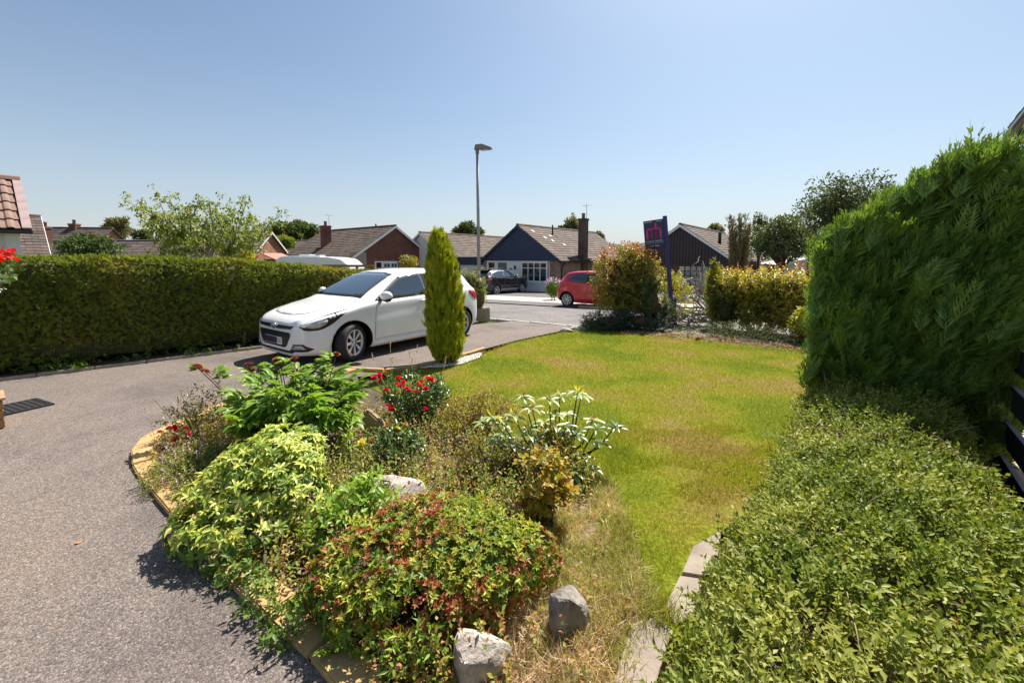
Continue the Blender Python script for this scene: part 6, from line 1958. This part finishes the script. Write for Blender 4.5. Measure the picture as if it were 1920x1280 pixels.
def flower_mesh(m, n, L, W, flat=.3, seed=0):
    sp = []
    for i in range(n):
        a = i * 2.4; t = i / n
        d = (math.cos(a) * (flat + t), math.sin(a) * (flat + t), 1.15 - t * (1 + flat))
        sp.append(((math.cos(a) * .1 * L, math.sin(a) * .1 * L, 0), d, L * (.65 + .45 * t) * RNG.uniform(.85, 1.1), W * RNG.uniform(.85, 1.1), (-d[0] * .6, -d[1] * .6, .5)))
    return leaf_mesh('flower', T_SMALL, sp, m)
FL_SPENT = [flower_mesh(L_PETDK, 30, .034, .03) for _ in range(2)]
FL_RED = [flower_mesh(L_PETRED, 22, .030, .03, .25) for _ in range(2)]
FL_YEL = flower_mesh(L_PETYEL, 24, .034, .034, .3)
FL_ORG = flower_mesh(L_PETORG, 16, .03, .022, .6)
spent_px = [((370, 689), 3.75, 1.25), ((385, 697), 3.75, 1.0), ((466, 684), 3.8, .95), ((474, 692), 3.8, .8), ((519, 675), 3.85, 1.0), ((526, 682), 3.85, .9), ((551, 674), 3.85, 1.0), ((514, 699), 3.8, .85), ((548, 700), 3.8, .8), ((563, 700), 3.8, .8), ((587, 699), 3.8, .8), ((631, 664), 3.9, .85), ((612, 668), 3.9, .6), ((604, 694), 3.9, .6)]
heads = [at(px_[0], px_[1], y) for px_, y, s in spent_px]
for (px_, y, s), e in zip(spent_px, heads):
    b = pe_b + Vector(((e.x - pe_b.x) * .35, (e.y - pe_b.y) * .3, 0))
    mid = b.lerp(e, .55) + Vector((0, 0, .05))
    stems.tube([b - pe_b, mid - pe_b, e - pe_b], [.006, .005, .0035], 5)
    o = link('flower_head', FL_SPENT[0 if RNG.uniform() < .5 else 1], pe, e - pe_b, (RNG.normal(0, .3), RNG.normal(0, .3), RNG.uniform(0, 6)), (s * 1.4, s * 1.4, s * 1.25))
    o['label'] = 'withered dark red flower head'
    for j in range(2):                                       # small leaves under the head
        a = RNG.uniform(0, 6.28)
        link('leaf', pl_meshes[j], pe, mid.lerp(e, .55 + .25 * j) - pe_b, aim((math.cos(a), math.sin(a), .75), (0, 0, 1)), (.26, .26, .26))
for k in range(44):
    a = RNG.uniform(0, 6.28); rr = RNG.uniform(.1, 1) ** .6
    top = Vector((math.cos(a) * .70 * rr, math.sin(a) * .48 * rr, .60 - .24 * rr ** 2 + RNG.normal(0, .03)))
    b = Vector((top.x * .3, top.y * .3, 0))
    mid = b.lerp(top, .5) + Vector((-top.x * .08, -top.y * .08, .06))
    stems.tube([b, mid, top], [.007, .006, .004], 5)
    for j in range(6):
        u_ = .42 + .58 * j / 5
        q = b.lerp(mid, u_ * 2) if u_ < .5 else mid.lerp(top, u_ * 2 - 1)
        an = a + RNG.normal(0, 1.0)
        d = (math.cos(an), math.sin(an) , RNG.uniform(.05, .55) if j < 5 else .9)
        s = RNG.uniform(.30, .44) * (1 if j < 4 else .8)
        link('leaf', pl_meshes[RNG.integers(5)], pe, q, aim(d, (0, 0, 1)), (s, s, s)); nleaf += 1
stems.build('stems', M_REDSTEM, pe)

# --- rhododendron with pale drooping whorls
rb0 = Vector((.36, 3.3, 0))
rh = empty('rhododendron', rb0, 'rhododendron with long pale glossy leaves and rusty spent flower heads beside the lawn', 'bush')
rl_me = [leaf_mesh('rhododendron_leaf', T_LEAF, [((0, 0, 0), (0, 1, RNG.uniform(-.1, .12)), 1.0, .33, (0, 0, 1))], L_RHODO) for _ in range(3)]
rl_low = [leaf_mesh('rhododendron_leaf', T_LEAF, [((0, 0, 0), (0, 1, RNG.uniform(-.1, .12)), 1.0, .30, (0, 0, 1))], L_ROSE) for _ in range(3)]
ry_me = leaf_mesh('new_leaf', T_LEAF, [((0, 0, 0), (0, 1, .1), 1.0, .26, (0, 0, 1))], L_RHODOY)
wh = [(982, 742, 3.3, 'b'), (1030, 748, 3.3, 'b'), (998, 766, 3.2, 'b'), (1042, 774, 3.3, 'd'), (1050, 740, 3.4, 'y'), (1083, 735, 3.4, 'y'), (1090, 742, 3.45, 'y'), (1112, 786, 3.3, 'b'), (963, 778, 3.2, 'y'), (922, 782, 3.2, 'y'), (940, 792, 3.15, 'y'), (905, 790, 3.2, ''), (1040, 800, 3.15, 'd'), (990, 806, 3.1, 'y'),
      (1092, 852, 3.1, 'y'), (1105, 872, 3.05, ''), (1010, 830, 3.1, ''), (960, 830, 3.1, ''), (1060, 830, 3.2, ''), (1035, 860, 3.05, ''), (985, 855, 3.05, ''), (1080, 815, 3.3, ''), (935, 815, 3.2, ''), (1075, 885, 3.0, ''), (1020, 790, 3.4, ''), (1065, 775, 3.5, '')]
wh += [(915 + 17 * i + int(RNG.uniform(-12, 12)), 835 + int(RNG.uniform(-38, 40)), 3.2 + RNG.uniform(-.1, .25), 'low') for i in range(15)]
sm = MB()
for (a_, b_, y, kind) in wh:
    e = at(a_, b_, y) - rb0
    base = Vector((e.x * .15, e.y * .15, .02)); mid = base.lerp(e, .55) + Vector((e.x * .1, 0, -.04))
    sm.tube([base, mid, e], [.009, .007, .005], 6)
    nl = RNG.integers(6, 9); ph0 = RNG.uniform(0, 6)
    for i in range(nl):
        an = ph0 + i * 2 * math.pi / nl + RNG.normal(0, .12)
        up = RNG.uniform(-.18, .24)
        L = RNG.uniform(.085, .13)
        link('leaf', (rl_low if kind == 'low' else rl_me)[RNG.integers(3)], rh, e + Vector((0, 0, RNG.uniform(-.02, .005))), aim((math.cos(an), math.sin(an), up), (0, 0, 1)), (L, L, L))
    if kind == 'y':
        for i in range(6):
            an = RNG.uniform(0, 6.28); L = RNG.uniform(.05, .08)
            link('new_leaf', ry_me, rh, e + Vector((0, 0, .01)), aim((math.cos(an) * .6, math.sin(an) * .6, 1), (math.cos(an), math.sin(an), .3)), (L, L, L))
    if kind in ('b', 'd'):
        o = link('spent_flower', flower_mesh(L_BUD, 16, .03, .010, .5), rh, e + Vector((0, 0, .012)))
sm.build('stems', M_STEM, rh)

# --- red rose, yellow rose, small dark rose
def rose(label, b, rad, h, n, lm, blooms, bm_, seed, zc=None, nl=6, ls=.04):
    b = Vector(b)
    root = empty('rose_bush', b, label, 'rose')
    zc = zc or h * .6
    P, O = blob_pts([(V3(b.x, b.y, zc), V3(rad, rad * .8, h - zc)), (V3(b.x + rad * .3, b.y, zc * .8), V3(rad * .8, rad * .7, (h - zc) * .8))], n, .35, -.4, 6, seed, .04)
    LP, LD, NN = sprigs(P, O * .6 + V3(0, 0, .6) + RNG.normal(0, .4, P.shape), nl, .07)
    cards('foliage', T_SMALL, LP - np.array(b), LD, ls * RNG.uniform(.8, 1.3, len(LP)), ls * .62 * RNG.uniform(.8, 1.2, len(LP)), lm, root, N=NN)
    st_ = MB()
    for (px_, py_, y, s, me) in blooms:
        e = at(px_, py_, y) - b
        m0 = Vector((e.x * .3, e.y * .3, .0)); st_.tube([m0, m0.lerp(e, .5) + Vector((0, 0, .03)), e], [.006, .005, .003], 5)
        link('bloom', me, root, e, (RNG.normal(.5, .35), RNG.normal(0, .35), RNG.uniform(0, 6)), (s * 1.45,) * 3)
    for i in range(7):
        e = Vector((RNG.normal(0, rad * .5), RNG.normal(0, rad * .4), zc + RNG.uniform(0, h - zc))); m0 = e * .15; m0.z = -.02
        st_.tube([m0, e], [.006, .003], 5)
    st_.build('stems', M_STEM, root)
    return root
def jit(l, y, s, me): return [(a, b, y + RNG.uniform(-.12, .12), s * RNG.uniform(.8, 1.15), me[RNG.integers(len(me))]) for a, b in l]
red = [(702, 708), (712, 702), (722, 699), (709, 717), (715, 711), (748, 709), (744, 719), (752, 722), (757, 716), (763, 728), (783, 719), (790, 715), (802, 709), (809, 712), (794, 731), (799, 728), (787, 724), (724, 732), (732, 765), (727, 760), (797, 766), (806, 712), (767, 733), (735, 768), (780, 735)]
rose('red flowering rose bush behind the upright stone', (-.95, 4.02, 0), .30, .55, 330, L_ROSE, jit(red, 3.8, .72, FL_RED), None, 71)
rose('small rose bush with yellow and orange blooms in the middle of the bed', (-.93, 3.2, 0), .19, .33, 150, L_ROSE,
     [(679, 829, 3.15, .8, FL_YEL), (744, 804, 3.2, .7, FL_YEL), (740, 806, 3.22, .6, FL_YEL), (727, 793, 3.25, .7, FL_ORG), (700, 822, 3.2, .6, FL_ORG), (722, 800, 3.2, .6, FL_ORG), (745, 811, 3.2, .5, FL_ORG), (760, 795, 3.3, .6, FL_ORG)], None, 72)
rose('straggly dark leaved rose with a few red blooms by the edging', (-2.85, 3.75, 0), .32, .50, 230, L_ROSEDARK,
     jit([(300, 810), (318, 803), (348, 802), (352, 811), (330, 823), (327, 802)], 3.6, .75, FL_RED), None, 73, ls=.026)

# --- variegated shrub, whorls at the ends of the shoots
vb = Vector((-1.52, 2.58, 0))
va = empty('variegated_shrub', vb, 'yellow and cream variegated shrub spilling over the edging blocks onto the drive', 'bush')
bl = [(V3(-1.58, 2.6, .25), V3(.36, .34, .27)), (V3(-1.78, 2.48, .18), V3(.24, .26, .2)), (V3(-1.36, 2.52, .18), V3(.22, .24, .18)), (V3(-1.58, 2.82, .32), V3(.26, .24, .2)), (V3(-1.62, 2.32, .12), V3(.36, .22, .15))]
def whorls(parent, off, P, O, nl, L, W, lm, T=T_LEAF, lift=.25, name='foliage', up=.5):
    n = len(P); ax = unit(O * .8 + V3(0, 0, up) + RNG.normal(0, .25, P.shape))
    A = unit(np.cross(ax, rdir(n))); B = np.cross(ax, A)
    k = np.arange(nl); an = k * 2 * np.pi / nl
    rad = A[:, None] * np.cos(an)[None, :, None] + B[:, None] * np.sin(an)[None, :, None]
    LD = rad + ax[:, None] * (lift + RNG.normal(0, .22, (n, nl, 1))) + RNG.normal(0, .12, rad.shape)
    NN = ax[:, None] - rad * lift + 0 * rad
    LP = np.repeat(P[:, None] + 0 * rad, 1, axis=1)
    m = n * nl
    return cards(name, T, LP.reshape(-1, 3) - off, LD.reshape(-1, 3), L * RNG.uniform(.7, 1.2, m), W * RNG.uniform(.75, 1.2, m), lm, parent, N=NN.reshape(-1, 3))
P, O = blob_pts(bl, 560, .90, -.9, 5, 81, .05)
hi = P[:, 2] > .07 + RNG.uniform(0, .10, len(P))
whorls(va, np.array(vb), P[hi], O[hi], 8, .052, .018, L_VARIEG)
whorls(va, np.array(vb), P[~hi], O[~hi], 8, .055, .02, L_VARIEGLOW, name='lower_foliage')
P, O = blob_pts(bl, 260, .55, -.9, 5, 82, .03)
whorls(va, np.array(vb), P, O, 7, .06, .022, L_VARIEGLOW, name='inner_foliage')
sm = MB()
for i in range(26):
    b = bl[RNG.integers(len(bl))]; e = Vector(b[0] + rdir(1)[0] * b[1] * .85) - vb; e.z = abs(e.z)
    s0 = Vector((e.x * .1, e.y * .1, -.02)); sm.tube([s0, s0.lerp(e, .5) + Vector((0, 0, .05)), e], [.009, .006, .003], 5)
sm.build('stems', M_BARK, va)

# --- azalea, red and lime leaved
ab = Vector((-.42, 1.95, 0))
az = empty('azalea', ab, 'wide low azalea with lime green and rusty red leaves at the front of the bed', 'bush')
bl = [(V3(-.44, 1.96, .17), V3(.50, .36, .21)), (V3(-.72, 1.93, .13), V3(.28, .26, .18)), (V3(-.16, 2.0, .15), V3(.32, .28, .18)), (V3(-.4, 2.2, .21), V3(.38, .2, .15)), (V3(-.5, 1.74, .12), V3(.34, .18, .18)), (V3(.04, 2.08, .12), V3(.22, .2, .14))]
P, O = blob_pts(bl, 1700, .86, -.6, 5, 84, .03)
whorls(az, np.array(ab), P, O, 7, .027, .0125, L_AZAL, T_SMALL, .5)
P, O = blob_pts(bl, 820, .93, -.15, 4, 85, .03)
whorls(az, np.array(ab), P, O, 6, .027, .011, L_AZALRED, T_SMALL, .6, name='red_foliage')
P, O = blob_pts(bl, 500, .5, -.8, 5, 86, .02)
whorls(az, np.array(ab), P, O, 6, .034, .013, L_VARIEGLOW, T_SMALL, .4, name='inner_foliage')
P, O = blob_pts(bl, 900, .97, -.9, 5, 184, .1)             # lime shoots standing clear of the mound
sel = O[:, 2] > .25
P, O = P[sel][:80], O[sel][:80]
LP, LD, NN = sprigs(P, O * .7 + V3(0, 0, .8) + RNG.normal(0, .3, P.shape), 9, RNG.uniform(.04, .10, len(P)))
cards('lime_shoots', T_SMALL, LP - np.array(ab), LD, .03, .012, leafm('lime_leaf', [(.22, .30, .03), (.34, .38, .05), (.40, .33, .05)], .4, .4, .4), az, N=NN)
sm = MB()
for i in range(40):
    b = bl[RNG.integers(len(bl))]; e = Vector(b[0] + rdir(1)[0] * b[1] * .85) - ab; e.z = abs(e.z)
    s0 = Vector((e.x * .2, e.y * .2, -.02)); sm.tube([s0, s0.lerp(e, .5) + Vector((0, 0, .04)), e], [.007, .005, .002], 5)
sm.build('stems', M_BARK, az)
e = at(784, 1142, 1.85) - ab
link('bloom', FL_RED[0], az, e, (-.6, 0, 0), (.3, .3, .3))

# --- olive azalea, amber shrub
shrub('compact olive brown azalea between the red rose and the lawn', 'bush', (-.36, 3.9, 0), [(V3(-.38, 3.9, .24), V3(.30, .26, .20)), (V3(-.2, 3.95, .22), V3(.26, .24, .17)), (V3(-.5, 3.8, .2), V3(.2, .2, .18))], 620, .026, .011, L_OLIVE, 7, .05, seed=87, stems=14, thr=-.6)
shrub('amber and green leaved shrub at the lawn edge of the bed', 'bush', (.2, 2.55, 0), [(V3(.2, 2.55, .29), V3(.17, .16, .17)), (V3(.23, 2.5, .16), V3(.17, .16, .16)), (V3(.12, 2.6, .22), V3(.16, .15, .17))], 330, .038, .03, L_AMBER, 6, .06, seed=88, stems=12, thr=-.5)
shrub('dark leaved shrub low down below the rhododendron', 'bush', (-.1, 3.1, 0), [(V3(-.1, 3.1, .2), V3(.34, .25, .2)), (V3(.2, 3.1, .2), V3(.3, .25, .18))], 380, .04, .016, L_OLIVE, 6, .07, seed=89, stems=10)
shrub('mat of pale green thyme with lilac flowers along the curved edging', 'plant', (-2.35, 3.05, 0), [(V3(-2.35, 3.1, .05), V3(.42, .36, .13)), (V3(-2.05, 2.85, .05), V3(.3, .26, .13)), (V3(-2.55, 3.3, .05), V3(.28, .3, .12))], 2600, .02, .008, L_THYME, 7, .06, seed=90, stems=0, thr=-1, up=.7, shell=.3, zmin=.0, tips=L_PETLIL, tipn=40)
shrub('soft pale green leafy perennial between the variegated shrub and the azalea', 'plant', (-.96, 2.42, 0), [(V3(-.96, 2.42, .16), V3(.16, .16, .14)), (V3(-.86, 2.5, .2), V3(.12, .1, .14)), (V3(-1.05, 2.3, .12), V3(.14, .12, .1))], 120, .06, .03, L_WEED, 6, .09, seed=91, stems=8, stemm=M_STEM, up=.8)
shrub('leafy weeds creeping over the edging at the front left of the bed', 'plant', (-1.28, 2.05, 0), [(V3(-1.35, 2.12, .05), V3(.28, .16, .09)), (V3(-1.12, 1.95, .05), V3(.18, .18, .10)), (V3(-.98, 1.8, .06), V3(.14, .16, .10)), (V3(-1.15, 2.15, .06), V3(.2, .16, .12))], 300, .036, .017, L_VARIEGLOW, 6, .07, seed=92, stems=6, stemm=M_STEM, zmin=0)
shrub('tall narrow leaved green weed behind the boulder', 'plant', (-1.15, 2.85, 0), [(V3(-1.15, 2.85, .26), V3(.03, .03, .28)), (V3(-.78, 2.6, .16), V3(.03, .03, .16))], 16, .06, .014, L_WEED, 6, .14, seed=93, stems=5, stemm=M_STEM, up=1.4)
shrub('pale narrow leaved weed at the bottom edge in front of the azalea', 'plant', (-.36, 1.58, 0), [(V3(-.36, 1.58, .12), V3(.07, .06, .12)), (V3(-.47, 1.55, .08), V3(.06, .05, .08)), (V3(-.25, 1.6, .06), V3(.1, .06, .06))], 46, .045, .012, L_WEED, 6, .09, seed=94, stems=5, stemm=M_STEM, up=1.2)
# fern on the edging
fp = G(628, 1215)
fr = empty('fern', (fp.x, fp.y, 0), 'small bright fern growing beside the edging at the lower left of the bed', 'fern')
fv, ff = frond(9, .34)
for i in range(7):
    a = RNG.uniform(0, 6.28) if i else 2.4
    L = RNG.uniform(.14, .2)
    o = cards('frond', (fv, ff), np.array([(0, 0, 0.01)]), np.array([(math.cos(a), math.sin(a), .75)]), [L], [L * .8], L_WEED, fr, N=np.array([(-math.cos(a) * .6, -math.sin(a) * .6, 1)]))

# --- what nobody could count: weeds, dry stalks, thatch
def bed_sample(n, y0=1.35, y1=4.4, a=.06, b=-.1):
    y = RNG.uniform(y0, y1, n)
    xl = np.array([XEd(v) for v in y]) + .17; xr = np.array([BR(v) for v in y]) + b
    ok = xr > xl
    y, xl, xr = y[ok], xl[ok], xr[ok]
    return xl + (xr - xl) * RNG.uniform(0, 1, len(y)), y
x, y = bed_sample(5600)
BRx = np.array([BR(v) for v in y])
sel = (sn(np.c_[x, y, y * 0], 3, 15) > -.5) & ~((x > -.02) & (y < 2.5) & (RNG.uniform(0, 1, len(x)) < .93)) & ~(np.hypot(x + 2.3, y - 3.05) < .45)
x, y = x[sel], y[sel]
Q = np.c_[x, y, np.zeros(len(x))]
LP, LD, NN = sprigs(Q, V3(0, 0, 1) + RNG.normal(0, .3, Q.shape), 9, .05 + .24 * RNG.uniform(0, 1, len(Q)) ** 2.2)
tag(cards('bed_weeds', T_SMALL, LP, LD, .026 * RNG.uniform(.6, 1.3, len(LP)), .016, L_WEED2, None, N=NN), 'low reddish and green weeds covering the soil of the flower bed', 'weeds', kind='stuff')
x, y = bed_sample(800, 2.1, 3.9)
sel = sn(np.c_[x, y, y * 0], 2.5, 16) > -.2
x, y = x[sel], y[sel]; n = len(x)
sink = []
h = RNG.uniform(.12, .38, n)
D = np.c_[RNG.normal(0, .16, (n, 2)), np.ones(n)]
Q = np.c_[x, y, np.zeros(n)]
cards('s', T_BEND, Q, D, h, .0035, M_STRAW, sink=sink)
m_ = 5
hp_ = (Q[:, None] + unit(D)[:, None] * h[:, None, None] * RNG.uniform(.55, 1.05, (n, m_, 1)) + RNG.normal(0, .012, (n, m_, 3))).reshape(-1, 3)
cards('h', T_SMALL, hp_, rdir(len(hp_)) + V3(0, 0, .7), RNG.uniform(.012, .026, len(hp_)), .009, M_STRAW, sink=sink)
Vs, Fs, off_ = [], [], 0
for V, F in sink:
    Vs.append(V); Fs += [f + off_ for f in F]; off_ += len(V)
me = bpy.data.meshes.new('dry_stalks'); aset(me, np.concatenate(Vs), Fs); me.materials.append(M_STRAW)
tag(link('dry_stalks', me), 'dry straw coloured seed stalks standing in the middle of the flower bed', 'dried stalks', kind='stuff')
x, y = bed_sample(1500, 2.45, 4.2)
sel = (sn(np.c_[x, y, y * 0], 2.8, 26) > -.15) & (x > -1.45) & ~(np.hypot(x + 1.27, y - 3.75) < .3)
Q = np.c_[x, y, np.zeros(len(x))][sel]
LP, LD, NN = sprigs(Q, V3(0, 0, 1) + RNG.normal(0, .22, Q.shape), 11, .10 + .20 * RNG.uniform(0, 1, len(Q)) ** 1.6)
tag(cards('tall_bed_weeds', T_SMALL, LP, LD, .036 * RNG.uniform(.6, 1.3, len(LP)), .017, leafm('tall_weed_leaf', [(.08, .14, .02), (.13, .20, .03), (.22, .27, .04), (.30, .28, .07)], .5, .38, .25), None, N=NN), 'taller yellow green weeds filling the middle of the flower bed', 'weeds', kind='stuff')
# lilac specks of herb robert
x, y = bed_sample(420, 1.9, 3.6)
Q = np.c_[x, y, RNG.uniform(.06, .3, len(x))]
tag(cards('tiny_lilac_flowers', T_SMALL, Q, rdir(len(Q)) + V3(0, 0, .5), .011, .011, L_PETLIL), 'tiny lilac flowers scattered over the weeds of the bed', 'flowers', kind='stuff')
# dry grass between bed and lawn
n = 26000
y = RNG.uniform(1.25, 3.7, n); xr = np.array([BR(v) for v in y]); x = xr - np.where(y < 2.6, .65, .40) + RNG.uniform(0, 1, n) ** .8 * np.where(y < 2.6, .73, .48)
keep = sn(np.c_[x, y, y * 0], 5, 17) > -.55
Q = np.c_[x, y, np.full(n, -.005)][keep]
D = np.c_[RNG.normal(0, .9, (len(Q), 2)), np.full(len(Q), .65)]
tag(cards('dry_grass', T_BEND, Q, D, RNG.uniform(.03, .11, len(Q)), .0036, leafm('dry_grass_blade', [(.48, .37, .19), (.62, .51, .31), (.36, .33, .11), (.26, .30, .06), (.55, .44, .24)], .8, .3, .2, (1, .95, .7), nscale=4)), 'dry bleached grass between the flower bed and the lawn', 'dry grass', kind='stuff')
# brown thatch round the rocks at the bottom
n = 5200
x = RNG.uniform(-.15, .75, n); y = RNG.uniform(1.3, 1.95, n)
keep = x < np.array([BR(v) for v in y]) - .02
Q = np.c_[x, y, RNG.uniform(0, .03, n)][keep]
tag(cards('withered_stems', T_BEND, Q, rdir(len(Q)) * V3(1, 1, .35) + V3(0, 0, .12), RNG.uniform(.05, .16, len(Q)), .003, leafm('withered', [(.26, .15, .09), (.42, .30, .18), (.58, .47, .32)], .8, .2, .2)), 'brown withered stems matted round the rocks at the bottom of the bed', 'dried stems', kind='stuff')
# green tufts over slabs and edge
x_, y_ = [], []
for (a, b, k, s) in ((1240, 1160, 220, .05), (1255, 1175, 120, .04), (1160, 1010, 200, .07), (1140, 1130, 300, .1), (1110, 1180, 200, .08)):
    p = G(a, b); x_ += list(RNG.normal(p.x, s, k)); y_ += list(RNG.normal(p.y, s, k))
Q = np.c_[x_, y_, np.full(len(x_), -.005)]
tag(cards('grass_tufts', T_BEND, Q, np.c_[RNG.normal(0, .5, (len(Q), 2)), np.ones(len(Q))], RNG.uniform(.05, .12, len(Q)), .004, M_GRASS), 'long green grass tufts at the edge of the stone path', 'grass', kind='stuff')
# tall dry grass heads against the car
gx = MB(); Pn, Dn = [], []
ghb = Vector((-1.5, 4.6, 0))
gh = empty('dry_grass_heads', ghb, 'a few tall dry grass stalks with seed heads in front of the white car', 'grass stalks')
for (bx_, by2, tx_, ty_) in ((735, 735, 731, 633), (735, 735, 735, 668), (768, 735, 768, 658), (768, 740, 783, 647), (720, 735, 697, 662), (820, 725, 836, 669), (772, 735, 773, 672)):
    e = at(tx_, ty_, 4.6) - ghb; b = at(bx_, by2, 4.5) - ghb; b.z = .0; b.x = b.x if True else 0
    gx.tube([b, b.lerp(e, .6) + Vector((0, 0, .03)), e], [.0022, .0018, .0012], 4)
    d = (e - b.lerp(e, .75)).normalized()
    for k in range(40):
        q = e - d * RNG.uniform(0, .085); Pn.append(tuple(q)); Dn.append(tuple(Vector(d) + Vector(tuple(RNG.normal(0, .5, 3)))))
gx.build('stalks', mat('straw_stem', (.5, .38, .22), .8, .2, 20), gh)
cards('seed_heads', T_SMALL, np.array(Pn), np.array(Dn), .018, .006, M_STRAW, gh)

# weeds and dry grass at the far kerb, and the pale shrub by the red car
n = 900
s = RNG.uniform(-2, 6.5, n); t = RNG.normal(9.75, .12, n)
Q = np.array([(*rp(a, b), 0) for a, b in zip(s, t)]); Q[:, 2] = GN(Q[:, 1]) + .03
keep = sn(Q, 1.2, 19) > .0
tag(cards('far_verge_weeds', T_BEND, Q[keep], np.c_[RNG.normal(0, .4, (keep.sum(), 2)), np.ones(keep.sum())], RNG.uniform(.12, .4, keep.sum()), .03, leafm('verge_weed', [(.25, .25, .08), (.42, .38, .2), (.18, .24, .05)], .8, .3, .2)), 'weeds and dry grass along the front of the navy bungalow', 'weeds', kind='stuff')
p = at(1037, 540, 21)
shrub('small shrub with lilac flowers left of the red car', 'bush', (p.x, 21, gnd(21)), [(V3(p.x, 21, gnd(21) + .6), V3(.36, .4, .42))], 260, .09, .045, L_VARIEGLOW, 6, .15, seed=97, stems=6, tips=L_PETLIL, tipn=22)
# kerb rubble beside the photinia
for i, (a, b, s) in enumerate(((1060, 621, .2), (1080, 617, .22), (1094, 613, .16))):
    p = G(a, b)
    rock('stone', ('flat pale stone at the corner of the lawn by the drive, leftmost of three', 'flat pale stone at the corner of the lawn by the drive, middle of three', 'pale stone half under the low juniper at the corner of the lawn')[i], (p.x, p.y, gnd(p.y) - .02), (s * 1.9, s * .9, .09), M_CONC, 20 + i, -.6, cat='stone').__setitem__('group', 'pale stones at the lawn corner')

# --- hanging basket of geraniums, far left
hb = empty('hanging_basket', (-3.32, 2.55, 0), 'hanging basket of red geraniums and white flowers cut off by the left edge', 'hanging basket')
hz_ = EYE - .08
bs = MB().lathe([(.0, -.17), (.09, -.15), (.15, -.08), (.175, 0), (.16, 0), (.0, -.03)], 18)
bs.build('basket', mat('coir_liner', (.10, .07, .045), .9, .4, 20, .4), hb, (0, 0, hz_))
cn = MB()
for a in (0, 2.09, 4.19): cn.tube([(.16 * math.cos(a), .16 * math.sin(a), hz_), (0, 0, hz_ + .55)], .004, 5)
cn.tube([(0, 0, hz_ + .55), (0, 0, hz_ + .62), (-.5, -.1, hz_ + .66)], .008, 6); cn.build('chain', M_BLACK, hb)
P, O = blob_pts([(V3(0, 0, hz_ + .02), V3(.21, .2, .10))], 130, .7, -2, 3, 98)
LP, LD, NN = sprigs(P, O + V3(0, 0, .3), 5, .05)
cards('foliage', T_SMALL, LP, LD, .04, .032, L_ROSE, hb, N=NN)
P, O = blob_pts([(V3(.05, 0, hz_ + .10), V3(.19, .2, .05)), (V3(.15, -.05, hz_ + .06), V3(.08, .1, .05))], 170, .8, -2, 3, 99)
cards('geranium_blooms', T_SMALL, P, rdir(len(P)) + V3(0, 0, .6), .035, .033, L_PETGER, hb)
P, O = blob_pts([(V3(.1, -.03, hz_ - .07), V3(.12, .14, .08))], 90, .8, -2, 3, 100)
cards('white_blooms', T_SMALL, P, O + rdir(len(P)) * .4, .02, .02, L_PETWHITE, hb)
M_HOUSE = M_RENDER
MB().bb(-1.0, -.45, -.4, .3, -.1, hz_ + 1.2).build('bracket_wall', M_HOUSE, hb)
